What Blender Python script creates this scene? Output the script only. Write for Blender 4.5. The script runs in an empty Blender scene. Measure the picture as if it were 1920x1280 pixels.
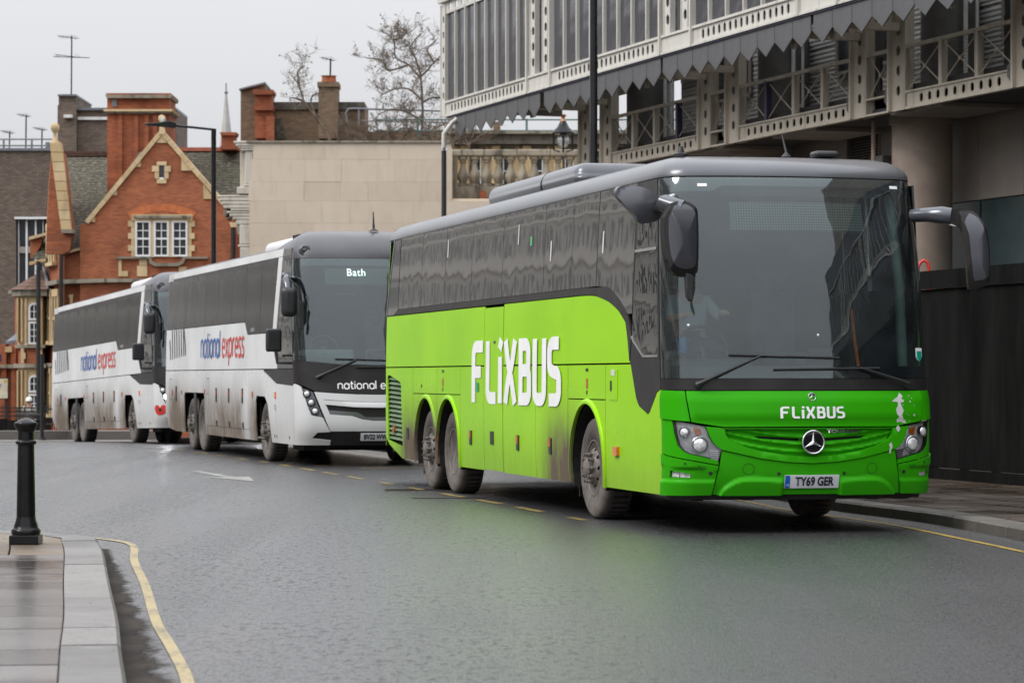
import bpy, bmesh, math, random
from mathutils import Vector, Matrix, noise
from mathutils.geometry import delaunay_2d_cdt
rnd = random.Random(11)
R = math.radians
sc = bpy.context.scene
COL = sc.collection

# ---------------------------------------------------------------- camera
cam_d = bpy.data.cameras.new('camera')
cam = bpy.data.objects.new('camera', cam_d); COL.objects.link(cam)
cam.location = (0, 0, 1.45)
cam.rotation_euler = (R(90), 0, 0)
cam_d.lens = 100.0; cam_d.sensor_width = 36.0
cam_d.shift_y = 66 / 1920
cam_d.clip_start = 0.5; cam_d.clip_end = 3000
cam_d.dof.use_dof = True; cam_d.dof.focus_distance = 27.5; cam_d.dof.aperture_fstop = 5.2
sc.camera = cam

# ---------------------------------------------------------------- overcast sky and weak sun
SUN_EL = R(44)
world = bpy.data.worlds.new('World'); sc.world = world; world.use_nodes = True
wn = world.node_tree; wn.nodes.clear()
w_out = wn.nodes.new('ShaderNodeOutputWorld'); w_bg = wn.nodes.new('ShaderNodeBackground')
w_sky = wn.nodes.new('ShaderNodeTexSky'); w_sky.sky_type = 'NISHITA'; w_sky.sun_disc = False
w_sky.sun_elevation = SUN_EL; w_sky.air_density = 1.5; w_sky.dust_density = 4
w_hs = wn.nodes.new('ShaderNodeHueSaturation'); w_hs.inputs['Saturation'].default_value = 0.25
w_tc = wn.nodes.new('ShaderNodeTexCoord'); w_sep = wn.nodes.new('ShaderNodeSeparateXYZ')
w_rmp = wn.nodes.new('ShaderNodeValToRGB')
w_rmp.color_ramp.elements[0].position = 0.0; w_rmp.color_ramp.elements[0].color = (.47, .475, .49, 1)
w_rmp.color_ramp.elements[1].position = 1.0; w_rmp.color_ramp.elements[1].color = (1.95, 2.0, 2.1, 1)
w_rmp.color_ramp.elements[0].color = (.47, .475, .49, 1)
w_nz = wn.nodes.new('ShaderNodeTexNoise'); w_nz.inputs['Scale'].default_value = 1.7; w_nz.inputs['Detail'].default_value = 5
w_mr = wn.nodes.new('ShaderNodeMapRange'); w_mr.inputs['To Min'].default_value = .86; w_mr.inputs['To Max'].default_value = 1.1
w_vm = wn.nodes.new('ShaderNodeVectorMath'); w_vm.operation = 'SCALE'
w_sc = wn.nodes.new('ShaderNodeVectorMath'); w_sc.operation = 'SCALE'; w_sc.inputs['Scale'].default_value = 9.6
w_mix = wn.nodes.new('ShaderNodeMix'); w_mix.data_type = 'RGBA'; w_mix.inputs['Factor'].default_value = 0.88
wl = wn.links.new
wl(w_tc.outputs['Generated'], w_sep.inputs[0]); wl(w_sep.outputs['Z'], w_rmp.inputs[0])
wl(w_tc.outputs['Generated'], w_nz.inputs['Vector']); wl(w_nz.outputs[0], w_mr.inputs['Value'])
wl(w_rmp.outputs[0], w_vm.inputs[0]); wl(w_mr.outputs[0], w_vm.inputs['Scale'])
wl(w_vm.outputs[0], w_sc.inputs[0])
wl(w_sky.outputs[0], w_hs.inputs['Color']); wl(w_hs.outputs[0], w_mix.inputs['A']); wl(w_sc.outputs[0], w_mix.inputs['B'])
wl(w_mix.outputs['Result'], w_bg.inputs['Color']); w_bg.inputs['Strength'].default_value = 0.1
wl(w_bg.outputs[0], w_out.inputs['Surface'])
sun_d = bpy.data.lights.new('sun', 'SUN'); sun = bpy.data.objects.new('sun', sun_d); COL.objects.link(sun)
sun_d.energy = 1.4; sun_d.angle = R(25); sun_d.color = (1, .97, .93)
_sd = Vector((-.92 * math.cos(SUN_EL), -.39 * math.cos(SUN_EL), math.sin(SUN_EL)))
sun.rotation_euler = _sd.to_track_quat('Z', 'Y').to_euler()
w_sky.sun_rotation = math.atan2(_sd.x, _sd.y)

sc.view_settings.view_transform = 'Standard'; sc.view_settings.look = 'None'
sc.view_settings.exposure = 0.45; sc.view_settings.gamma = 1.0; sc.view_settings.use_curve_mapping = False
sc.cycles.max_bounces = 6; sc.cycles.diffuse_bounces = 3; sc.cycles.glossy_bounces = 4
sc.cycles.transparent_max_bounces = 12; sc.cycles.transmission_bounces = 4
sc.cycles.use_denoising = True; sc.cycles.caustics_reflective = False; sc.cycles.caustics_refractive = False
sc.cycles.sample_clamp_indirect = 6

# ---------------------------------------------------------------- material helper
class X:
    """a float socket with arithmetic"""
    def __init__(s, nt, o): s.nt, s.o = nt, o
    def _m(s, op, *a):
        n = s.nt.nodes.new('ShaderNodeMath'); n.operation = op
        for i, v in enumerate((s,) + a):
            if isinstance(v, X): s.nt.links.new(v.o, n.inputs[i])
            else: n.inputs[i].default_value = v
        return X(s.nt, n.outputs[0])
    def __add__(s, b): return s._m('ADD', b)
    __radd__ = __add__
    def __mul__(s, b): return s._m('MULTIPLY', b)
    __rmul__ = __mul__
    def __sub__(s, b): return s._m('SUBTRACT', b)
    def __rsub__(s, b): return (s * -1) + b
    def __truediv__(s, b): return s._m('DIVIDE', b)
    def pw(s, b): return s._m('POWER', b)
    def mn(s, b): return s._m('MINIMUM', b)
    def mx(s, b): return s._m('MAXIMUM', b)
    def ab(s): return s._m('ABSOLUTE')
    def gt(s, b): return s._m('GREATER_THAN', b)
    def lt(s, b): return s._m('LESS_THAN', b)
    def cl(s): return s.mx(0.0).mn(1.0)
    def ss(s, a, b):      # smoothstep
        n = s.nt.nodes.new('ShaderNodeMapRange'); n.interpolation_type = 'SMOOTHSTEP'
        s.nt.links.new(s.o, n.inputs['Value']); n.inputs['From Min'].default_value = a; n.inputs['From Max'].default_value = b
        return X(s.nt, n.outputs[0])

class MatB:
    def __init__(s, name):
        s.m = bpy.data.materials.new(name); s.m.use_nodes = True; s.nt = s.m.node_tree; s.nt.nodes.clear()
        s.out = s.nt.nodes.new('ShaderNodeOutputMaterial')
        s.tc = s.nt.nodes.new('ShaderNodeTexCoord')
        s.sp = s.nt.nodes.new('ShaderNodeSeparateXYZ'); s.nt.links.new(s.tc.outputs['Object'], s.sp.inputs[0])
        s.x, s.y, s.z = (X(s.nt, s.sp.outputs[i]) for i in range(3))
    def vec(s, sx=1, sy=1, sz=1):
        n = s.nt.nodes.new('ShaderNodeMapping'); n.inputs['Scale'].default_value = (sx, sy, sz)
        s.nt.links.new(s.tc.outputs['Object'], n.inputs['Vector']); return n.outputs[0]
    def noise(s, scale, detail=4, v=None, rough=.55):
        n = s.nt.nodes.new('ShaderNodeTexNoise'); n.inputs['Scale'].default_value = scale; n.inputs['Detail'].default_value = detail
        n.inputs['Roughness'].default_value = rough
        s.nt.links.new(v or s.tc.outputs['Object'], n.inputs['Vector']); return X(s.nt, n.outputs[0])
    def voro(s, scale, v=None, feature='F1', out='Distance'):
        n = s.nt.nodes.new('ShaderNodeTexVoronoi'); n.inputs['Scale'].default_value = scale; n.feature = feature
        s.nt.links.new(v or s.tc.outputs['Object'], n.inputs['Vector']); return X(s.nt, n.outputs[out])
    def mix(s, f, a, b):
        n = s.nt.nodes.new('ShaderNodeMix'); n.data_type = 'RGBA'
        for k, v in (('Factor', f), ('A', a), ('B', b)):
            if isinstance(v, X): s.nt.links.new(v.o, n.inputs[k])
            elif isinstance(v, (tuple, list)): n.inputs[k].default_value = (*v, 1)
            elif isinstance(v, (int, float)): n.inputs[k].default_value = v
            else: s.nt.links.new(v, n.inputs[k])
        return n.outputs['Result']
    def bump(s, h, dist=.01, strength=1.0):
        n = s.nt.nodes.new('ShaderNodeBump'); n.inputs['Distance'].default_value = dist; n.inputs['Strength'].default_value = strength
        s.nt.links.new(h.o, n.inputs['Height']); return n.outputs[0]
    def pbr(s, col, rough=.5, metal=0, spec=.5, coat=0, coatr=.03, normal=None, emit=None, estr=0, ior=1.5, sheen=0):
        p = s.nt.nodes.new('ShaderNodeBsdfPrincipled')
        def put(k, v):
            if v is None: return
            if isinstance(v, X): s.nt.links.new(v.o, p.inputs[k])
            elif isinstance(v, tuple): p.inputs[k].default_value = (*v, 1)
            elif isinstance(v, (int, float)): p.inputs[k].default_value = v
            else: s.nt.links.new(v, p.inputs[k])
        put('Base Color', col); put('Roughness', rough); put('Metallic', metal); put('Specular IOR Level', spec)
        put('Coat Weight', coat); put('Coat Roughness', coatr); put('Normal', normal); put('IOR', ior)
        if emit: put('Emission Color', emit); put('Emission Strength', estr)
        s.nt.links.new(p.outputs[0], s.out.inputs['Surface']); s.p = p
        return s.m

def M(name, col, rough=.5, metal=0, var=.12, vs=3.0, coat=0, bump=0, bs=60, bd=.002, rv=0, spec=.5, ior=1.5):
    b = MatB(name); n = b.noise(vs, 5)
    c = b.mix(n.ss(.3, .72), tuple(max(0, v * (1 - var)) for v in col), tuple(min(1, v * (1 + var)) for v in col))
    r = rough if not rv else b.noise(vs * 2.3, 4) * rv + (rough - rv / 2)
    nm = b.bump(b.noise(bs, 4), bd, bump) if bump else None
    return b.pbr(c, r, metal, spec, coat, normal=nm, ior=ior)

def brick_mat(name, c1, c2, mortar, bw=.225, bh=.075, soot=.35, msize=.010, patches=(.2, .1, .06)):
    b = MatB(name); nt = b.nt
    nr = nt.nodes.new('ShaderNodeSeparateXYZ'); nt.links.new(b.tc.outputs['Normal'], nr.inputs[0])
    sel = X(nt, nr.outputs[0]).ab().gt(.7)
    u = b.x * (1 - sel) + b.y * sel
    cb = nt.nodes.new('ShaderNodeCombineXYZ'); nt.links.new(u.o, cb.inputs[0]); nt.links.new(b.z.o, cb.inputs[1])
    t = nt.nodes.new('ShaderNodeTexBrick'); nt.links.new(cb.outputs[0], t.inputs['Vector'])
    t.inputs['Scale'].default_value = 1; t.inputs['Brick Width'].default_value = bw; t.inputs['Row Height'].default_value = bh
    t.inputs['Mortar Size'].default_value = msize; t.inputs['Mortar Smooth'].default_value = .3; t.inputs['Bias'].default_value = 0
    t.inputs['Color1'].default_value = (*c1, 1); t.inputs['Color2'].default_value = (*c2, 1); t.inputs['Mortar'].default_value = (*mortar, 1)
    n = b.noise(.55, 6); n2 = b.noise(6, 3, b.vec(1, 1, .25)); n3 = b.noise(2.2, 5, b.vec(.5, .5, 2.5))
    c = b.mix(n.ss(.42, .75) * soot, t.outputs['Color'], tuple(v * .35 for v in c1))
    c = b.mix(n2.ss(.55, .8) * .35, c, patches)
    c = b.mix(n3.ss(.55, .8) * .4, c, tuple(min(1, v * 1.35) for v in c2))
    h = X(nt, t.outputs['Fac']) * -1 + b.noise(40, 3) * .4
    return b.pbr(c, .85, normal=b.bump(h, .01, .6))

MT = {}
def mats():
    W = MT
    W['black_plastic'] = M('black_plastic', (.022, .022, .025), .42, var=.3, bump=.15, bs=300, rv=.15)
    W['black_gloss'] = M('black_gloss', (.012, .012, .014), .08, var=.2, coat=.5)
    W['dark_inner'] = M('dark_inner', (.008, .008, .008), .9)
    W['rubber'] = M('rubber', (.02, .02, .021), .75, var=.3, bump=.4, bs=40)
    b = MatB('dusty_tyre'); rr = ((b.x * 0 + b.y * b.y + b.z * b.z).pw(.5))
    n = b.noise(9, 5); c = b.mix(n.ss(.3, .7), (.085, .074, .066), (.145, .128, .115))
    W['tyre'] = b.pbr(c, .85, normal=b.bump(rr * 300 + b.noise(30, 3), .003, .35))
    b = MatB('grimy_wheel'); n = b.noise(14, 5)
    W['rim'] = b.pbr(b.mix(n.ss(.35, .7), (.20, .18, .16), (.11, .095, .085)), .6, .25, normal=b.bump(n, .004, .5))
    W['rim_dark'] = M('grimy_drum', (.035, .03, .028), .7, var=.4)
    W['chrome'] = M('chrome', (.75, .75, .76), .12, 1, var=.08)
    W['lamp_bowl'] = M('lamp_bowl', (.88, .89, .92), .35, .05, var=.2, vs=25, bump=.5, bs=30, bd=.01)
    W['lamp_lens'] = M('lamp_lens', (.80, .81, .83), .10, .3, var=.35, vs=30, bump=.6, bs=22, bd=.01)
    W['lamp_dark'] = M('lamp_dark', (.06, .06, .065), .15, .3, var=.4, vs=20)
    W['orange'] = M('orange_lens', (.75, .18, .01), .25, var=.25, vs=30, coat=.6)
    W['orange_dull'] = M('orange_reflector', (.45, .11, .015), .3, var=.3, vs=20)
    W['white_paint'] = M('white_lettering', (.90, .90, .90), .4, var=.05)
    W['white_dull'] = M('dull_white', (.62, .62, .60), .6, var=.15)
    W['plate_white'] = M('plate_white', (.70, .71, .74), .4, var=.05)
    W['plate_black'] = M('plate_black', (.015, .012, .03), .4)
    W['plate_blue'] = M('plate_blue', (.0, .12, .48), .4)
    W['seat'] = M('seat_fabric', (.10, .11, .12), .9, var=.3)
    W['skin'] = M('skin', (.42, .24, .16), .6, var=.1)
    W['shirt'] = M('shirt', (.35, .38, .42), .9, var=.1)
    W['dash'] = M('dashboard', (.10, .105, .11), .6, var=.2)
    W['cream_inner'] = M('pillar_trim', (.34, .42, .38), .6, var=.1)
    # glazing
    def glass(name, tint, base, k, rough=.02, dust=0.0, dcol=(.3, .3, .3), wave=0, spec_col=(1, 1, 1)):
        b = MatB(name); nt = b.nt
        tr = nt.nodes.new('ShaderNodeBsdfTransparent'); tr.inputs[0].default_value = (*tint, 1)
        gl = nt.nodes.new('ShaderNodeBsdfGlossy'); gl.inputs['Roughness'].default_value = rough; gl.inputs[0].default_value = (*spec_col, 1)
        lw = nt.nodes.new('ShaderNodeFresnel'); lw.inputs['IOR'].default_value = 1.5
        if wave:
            nm = b.bump(b.noise(1.6, 2, b.vec(1, 1, .6)) + b.noise(5, 1) * .12, wave, 1); nt.links.new(nm, gl.inputs['Normal'])
        f = (X(nt, lw.outputs[0]) * k + base).cl()
        mx = nt.nodes.new('ShaderNodeMixShader'); nt.links.new(f.o, mx.inputs[0]); nt.links.new(tr.outputs[0], mx.inputs[1]); nt.links.new(gl.outputs[0], mx.inputs[2])
        last = mx.outputs[0]
        if dust:
            df = nt.nodes.new('ShaderNodeBsdfDiffuse'); df.inputs[0].default_value = (*dcol, 1)
            m2 = nt.nodes.new('ShaderNodeMixShader'); d = b.noise(3, 5).ss(.2, .8) * dust + dust * .5
            nt.links.new(d.o, m2.inputs[0]); nt.links.new(last, m2.inputs[1]); nt.links.new(df.outputs[0], m2.inputs[2]); last = m2.outputs[0]
        nt.links.new(last, b.out.inputs['Surface']); return b.m
    W['windscreen'] = glass('windscreen_glass', (.62, .76, .74), .03, 1.7, .015, .035, (.30, .36, .40), .006, spec_col=(.90, .97, 1.0))
    W['cab_glass'] = glass('cab_window_glass', (.45, .52, .50), .02, 1.1, .02, .03, (.3, .3, .3), .01)
    W['lens_clear'] = glass('clear_lens', (.95, .96, .97), .03, 1.0, .03)
    W['globe'] = glass('lantern_globe', (.75, .78, .8), .12, 1.5, .05, .25, (.8, .82, .84))
    W['house_glass'] = M('house_glass', (.035, .04, .045), .08, var=.4, vs=.7, bump=.4, bs=2, bd=.02)
    b = MatB('privacy_glass')
    h = b.noise(.9, 2, b.vec(1, 1.0, .6)) + b.noise(2.4, 1, b.vec(1, 1.2, .8)) * .25
    W['privacy'] = b.pbr(b.mix(b.noise(2, 5), (.030, .029, .028), (.055, .052, .050)),   .045, spec=1.0, normal=b.bump(h, .009, 1.0), ior=2.0)
    b = MatB('tinted_coach_glass')
    W['dark_glass'] = b.pbr(b.mix(b.noise(2, 5), (.020, .019, .019), (.034, .032, .030)), .12, spec=.10, normal=b.bump(h0(b), .006, 1.0))
def h0(b): return b.noise(.9, 2, b.vec(1, 1.0, .6)) + b.noise(2.4, 1, b.vec(1, 1.2, .8)) * .25
mats()

# ---------------------------------------------------------------- mesh helpers
class MB:
    def __init__(s): s.v, s.f = [], []
    def add(s, vs, fs):
        o = len(s.v); s.v += [tuple(v) for v in vs]; s.f += [tuple(i + o for i in f) for f in fs]; return s
    def box(s, x0, x1, y0, y1, z0, z1, mtx=None):
        vs = [Vector(p) for p in ((x0,y0,z0),(x1,y0,z0),(x1,y1,z0),(x0,y1,z0),(x0,y0,z1),(x1,y0,z1),(x1,y1,z1),(x0,y1,z1))]
        if mtx: vs = [mtx @ v for v in vs]
        return s.add(vs, [(0,3,2,1),(4,5,6,7),(0,1,5,4),(1,2,6,5),(2,3,7,6),(3,0,4,7)])
    def bar(s, p, q, w, h=None, up=(0, 0, 1)):
        p, q = Vector(p), Vector(q); h = h or w; d = (q - p); L = d.length; d.normalize(); u = Vector(up)
        if abs(d.dot(u)) > .98: u = Vector((0, 1, 0))
        a = d.cross(u).normalized(); c = a.cross(d)
        m = Matrix((a, d, c)).transposed().to_4x4(); m.translation = p
        return s.box(-w/2, w/2, 0, L, -h/2, h/2, m)
    def tube(s, pts, r, n=8, cap=True):
        pts = [Vector(p) for p in pts]; rs = r if isinstance(r, (list, tuple)) else [r] * len(pts)
        t0 = (pts[1] - pts[0]).normalized(); a = t0.cross(Vector((0, 0, 1)))
        if a.length < .05: a = t0.cross(Vector((0, 1, 0)))
        a.normalize(); vs, fs = [], []
        for i, p in enumerate(pts):
            t = (pts[min(i + 1, len(pts) - 1)] - pts[max(i - 1, 0)]).normalized()
            a = (a - t * a.dot(t)).normalized(); b2 = t.cross(a)
            for k in range(n):
                g = 2 * math.pi * k / n; vs.append(p + (a * math.cos(g) + b2 * math.sin(g)) * rs[i])
        for i in range(len(pts) - 1):
            for k in range(n):
                k2 = (k + 1) % n; fs.append((i*n+k, i*n+k2, (i+1)*n+k2, (i+1)*n+k))
        if cap: fs.append(tuple(range(n - 1, -1, -1))); fs.append(tuple(range((len(pts)-1)*n, len(pts)*n)))
        return s.add(vs, fs)
    def lathe(s, prof, n=24, mtx=None, arc=None):
        """prof: (radius, height) along local z"""
        vs, fs = [], []
        for r_, z_ in prof:
            for k in range(n):
                g = 2 * math.pi * k / n; v = Vector((r_ * math.cos(g), r_ * math.sin(g), z_)); vs.append(mtx @ v if mtx else v)
        for i in range(len(prof) - 1):
            for k in range(n):
                k2 = (k + 1) % n; fs.append((i*n+k, i*n+k2, (i+1)*n+k2, (i+1)*n+k))
        if prof[0][0] > 1e-4: fs.append(tuple(range(n - 1, -1, -1)))
        if prof[-1][0] > 1e-4: fs.append(tuple(range((len(prof)-1)*n, len(prof)*n)))
        return s.add(vs, fs)
    def prism(s, poly, y0, y1, axis='y', mtx=None):
        """poly in the plane square to axis, extruded y0..y1"""
        def P(a, b, c):
            v = Vector({'y': (a, c, b), 'x': (c, a, b), 'z': (a, b, c)}[axis]); return mtx @ v if mtx else v
        n = len(poly); vs = [P(a, b, y0) for a, b in poly] + [P(a, b, y1) for a, b in poly]
        fs = [tuple(range(n)), tuple(range(2*n-1, n-1, -1))] + [(i, (i+1) % n + 0, (i+1) % n + n, i + n) for i in range(n)]
        return s.add(vs, fs)
    def build(s, name, mat, parent=None, smooth=False, bevel=0, seg=1, recalc=True):
        me = bpy.data.meshes.new(name); me.from_pydata(s.v, [], s.f)
        if recalc:
            bm = bmesh.new(); bm.from_mesh(me); bmesh.ops.recalc_face_normals(bm, faces=bm.faces); bm.to_mesh(me); bm.free()
        o = bpy.data.objects.new(name, me); COL.objects.link(o)
        if isinstance(mat, str): mat = MT[mat]
        me.materials.append(mat)
        if smooth:
            for p in me.polygons: p.use_smooth = True
            if smooth != 'all':
                try: me.set_sharp_from_angle(angle=R(smooth if smooth is not True else 35))
                except Exception: pass
        if bevel:
            b = o.modifiers.new('bevel', 'BEVEL'); b.width = bevel; b.segments = seg; b.limit_method = 'ANGLE'; b.angle_limit = R(40)
        if parent: o.parent = parent
        return o

def tag(o, label=None, cat=None, group=None, kind=None):
    if label: o['label'] = label
    if cat: o['category'] = cat
    if group: o['group'] = group
    if kind: o['kind'] = kind
    return o
def thing(name, label, cat, loc=(0, 0, 0), rz=0.0, group=None, kind=None, rx=0.0):
    o = bpy.data.objects.new(name, None); COL.objects.link(o); o.empty_display_size = .2
    o.location = loc; o.rotation_euler = (rx, 0, rz); return tag(o, label, cat, group, kind)
def link_copy(o, parent=None):
    c = o.copy(); COL.objects.link(c); c.parent = parent
    return c
def kids(o): return [k for k in bpy.data.objects if k.parent == o]
_child_index = None
def copy_tree(o, parent=None):
    global _child_index
    idx = {}
    for k in bpy.data.objects:
        if k.parent: idx.setdefault(k.parent.name, []).append(k)
    def go(a, p):
        c = link_copy(a, p)
        for k in idx.get(a.name, []): go(k, c)
        return c
    return go(o, parent)

def inside(pt, poly):
    x, y = pt; r = False; j = len(poly) - 1
    for i in range(len(poly)):
        xi, yi = poly[i]; xj, yj = poly[j]
        if (yi > y) != (yj > y) and x < (xj - xi) * (y - yi) / (yj - yi) + xi: r = not r
        j = i
    return r
def dense(poly, step, closed=True):
    out = []
    n = len(poly)
    for i in range(n if closed else n - 1):
        a, b = poly[i], poly[(i + 1) % n]; L = math.hypot(b[0]-a[0], b[1]-a[1]); k = max(1, int(math.ceil(L / step)))
        for j in range(k): out.append((a[0] + (b[0]-a[0]) * j / k, a[1] + (b[1]-a[1]) * j / k))
    if not closed: out.append(poly[-1])
    return out
def arc(cx, cy, r, a0, a1, n=14):
    return [(cx + r * math.cos(R(a0 + (a1 - a0) * i / n)), cy + r * math.sin(R(a0 + (a1 - a0) * i / n))) for i in range(n + 1)]
def bez(pts, n=8):
    """Catmull-Rom through pts"""
    out = []
    for i in range(len(pts) - 1):
        p0 = pts[max(i-1, 0)]; p1 = pts[i]; p2 = pts[i+1]; p3 = pts[min(i+2, len(pts)-1)]
        for j in range(n):
            t = j / n
            out.append(tuple(.5 * ((2*p1[k]) + (-p0[k]+p2[k])*t + (2*p0[k]-5*p1[k]+4*p2[k]-p3[k])*t*t + (-p0[k]+3*p1[k]-3*p2[k]+p3[k])*t**3) for k in (0, 1)))
    out.append(tuple(pts[-1])); return out

def fnormal(fm, u, v, ref):
    e = 2e-3; a = Vector(fm(u + e, v)) - Vector(fm(u - e, v)); b = Vector(fm(u, v + e)) - Vector(fm(u, v - e))
    n = a.cross(b); n.normalize()
    if n.dot(Vector(fm(u, v)) - Vector(ref)) < 0: n = -n
    return n
REF = (0, 6, 1.6)
def skin(name, poly, fm, mat, parent, off=0.0, t=.02, step=.2, holes=(), grid=True, relief=None, ref=REF):
    """a sheet with rim cut to a 2-D outline and wrapped on the surface fm(u, v)"""
    loops = [dense(poly, step)] + [dense(h, step) for h in holes]
    vs, es = [], []
    for lp in loops:
        o = len(vs); n = len(lp); vs += lp; es += [(o + i, o + (i + 1) % n) for i in range(n)]
    if grid:
        xs = [p[0] for p in poly]; ys = [p[1] for p in poly]
        nx = int((max(xs) - min(xs)) / step); ny = int((max(ys) - min(ys)) / step)
        edge = list(vs)
        for i in range(1, nx + 1):
            for j in range(1, ny + 1):
                p = (min(xs) + (i - .5 * (j % 2)) * step, min(ys) + j * step)
                if not inside(p, poly) or any(inside(p, h) for h in holes): continue
                if min((p[0]-q[0])**2 + (p[1]-q[1])**2 for q in edge) < (step * .35) ** 2: continue
                vs.append(p)
    r = delaunay_2d_cdt([Vector(p) for p in vs], es, [], 0, 1e-5)
    v2 = [tuple(p) for p in r[0]]; fs = []
    for f in r[2]:
        c = (sum(v2[i][0] for i in f) / len(f), sum(v2[i][1] for i in f) / len(f))
        if inside(c, loops[0]) and not any(inside(c, h) for h in loops[1:]): fs.append(tuple(f))
    def rf(u, v): return off + (relief(u, v) if relief else 0.0)
    def fr(u, v):
        p = Vector(fm(u, v)); return p + fnormal(fm, u, v, ref) * rf(u, v)
    nb = [fnormal(fm, u, v, ref) for u, v in v2]
    pos = [Vector(fm(u, v)) + n * rf(u, v) for (u, v), n in zip(v2, nb)]
    nn = [fnormal(fr, u, v, ref) for u, v in v2] if relief else nb
    # orientation
    out = []
    for f in fs:
        a, b, c = (pos[i] for i in f[:3]); n = (b - a).cross(c - a)
        out.append(f if n.dot(nb[f[0]]) > 0 else f[::-1])
    cnt = {}
    for f in out:
        for i in range(len(f)):
            a, b = f[i], f[(i + 1) % len(f)]; cnt[(a, b)] = 1
    bd = [(a, b) for (a, b) in cnt if (b, a) not in cnt]
    allv = list(pos); inner = {}
    nt = len(out)
    if t:
        for a, b in bd:
            for i in (a, b):
                if i not in inner: inner[i] = len(allv); allv.append(pos[i] - nb[i] * t)
        for a, b in bd: out.append((b, a, inner[a], inner[b]))
    me = bpy.data.meshes.new(name); me.from_pydata([tuple(v) for v in allv], [], out)
    me.materials.append(MT[mat] if isinstance(mat, str) else mat)
    nor = []
    for pi, p in enumerate(me.polygons):
        p.use_smooth = True
        for vi in p.vertices: nor.append(tuple(nn[vi]) if pi < nt else (0, 0, 0))
    for pi in range(nt, len(me.polygons)): me.polygons[pi].use_smooth = False
    me.normals_split_custom_set([n if n != (0, 0, 0) else (0.0, 0.0, 0.0) for n in nor])
    o = bpy.data.objects.new(name, me); COL.objects.link(o); o.parent = parent
    return o

def flatmap(o, ux, uy):
    o, ux, uy = Vector(o), Vector(ux), Vector(uy)
    return lambda u, v: tuple(o + ux * u + uy * v)

def stroke(path, w, cap=0.0):
    """mitred ribbon outline round an open polyline"""
    L, Rr = [], []
    path = [p for i, p in enumerate(path) if i == 0 or math.hypot(p[0] - path[i-1][0], p[1] - path[i-1][1]) > 1e-4]
    n = len(path)
    for i, p in enumerate(path):
        a = path[max(i - 1, 0)]; b = path[min(i + 1, n - 1)]
        if i == 0: dx, dy = b[0]-p[0], b[1]-p[1]; k = 1
        elif i == n - 1: dx, dy = p[0]-a[0], p[1]-a[1]; k = 1
        else:
            d1 = Vector((p[0]-a[0], p[1]-a[1])).normalized(); d2 = Vector((b[0]-p[0], b[1]-p[1])).normalized(); s_ = (d1 + d2)
            if s_.length < .1: s_ = d1
            s_.normalize(); dx, dy = s_.x, s_.y; k = 1 / max(.4, s_.dot(d1))
        l = math.hypot(dx, dy) or 1; nx, ny = -dy / l * w / 2 * k, dx / l * w / 2 * k
        L.append((p[0] + nx, p[1] + ny)); Rr.append((p[0] - nx, p[1] - ny))
    return L + Rr[::-1]

def ribbons(name, strokes, w, to3d, mat, parent, off=.004, ref=REF, eps=.0004):
    """several strokes as one lettering mesh; to3d(u, v) -> point on the surface"""
    mb = MB(); k = 0
    for st in strokes:
        ww = w
        if isinstance(st, tuple) and isinstance(st[0], (int, float)) is False and len(st) == 2 and isinstance(st[1], float): st, ww = st
        st = dense(st, .12, False) if len(st) > 1 else st
        ring = stroke(st, ww); n = len(ring) // 2; k += 1
        vs = []
        for u, v in ring:
            p = Vector(to3d(u, v)); nn = fnormal(to3d, u, v, ref); vs.append(p + nn * (off + eps * k))
        fs = [(i, i + 1, 2*n - 2 - i, 2*n - 1 - i) for i in range(n - 1)]
        mb.add(vs, fs)
    return mb.build(name, mat, parent, recalc=True)

def text(name, body, size, to3d, mat, parent, off=.004, sx=1.0, bold=0.0, align='CENTER', ref=REF, spacing=1.0):
    """flat lettering wrapped on a surface; origin of u, v is the text's anchor"""
    cu = bpy.data.curves.new(name, 'FONT'); cu.body = body; cu.size = size; cu.align_x = align; cu.align_y = 'CENTER'
    cu.offset = bold; cu.resolution_u = 4; cu.space_character = spacing; cu.fill_mode = 'FRONT'
    o = bpy.data.objects.new(name, cu); COL.objects.link(o)
    dg = bpy.context.evaluated_depsgraph_get(); me = bpy.data.meshes.new_from_object(o.evaluated_get(dg))
    COL.objects.unlink(o); bpy.data.objects.remove(o); bpy.data.curves.remove(cu)
    for v in me.vertices:
        u, w = v.co.x * sx, v.co.y
        v.co = Vector(to3d(u, w)) + fnormal(to3d, u, w, ref) * off
    me.materials.clear(); me.materials.append(MT[mat] if isinstance(mat, str) else mat)
    if me.polygons and me.polygons[0].normal.dot(fnormal(to3d, 0, 0, ref)) < 0: me.flip_normals()
    me.name = name; o = bpy.data.objects.new(name, me); COL.objects.link(o); o.parent = parent
    return o
# ---------------------------------------------------------------- coach body shape
def interp(tbl):
    xs = [a for a, b in tbl]; ys = [b for a, b in tbl]; n = len(xs)
    m = []
    for i in range(n):
        a = max(i - 1, 0); b = min(i + 1, n - 1)
        m.append((ys[b] - ys[a]) / (xs[b] - xs[a]))
    def f(x):
        if x <= xs[0]: return ys[0] + m[0] * (x - xs[0])
        if x >= xs[-1]: return ys[-1] + m[-1] * (x - xs[-1])
        i = 0
        while x > xs[i + 1]: i += 1
        h = xs[i + 1] - xs[i]; t = (x - xs[i]) / h
        return ((2*t**3 - 3*t*t + 1) * ys[i] + (t**3 - 2*t*t + t) * h * m[i]
                + (-2*t**3 + 3*t*t) * ys[i + 1] + (t**3 - t*t) * h * m[i + 1])
    return f

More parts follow.
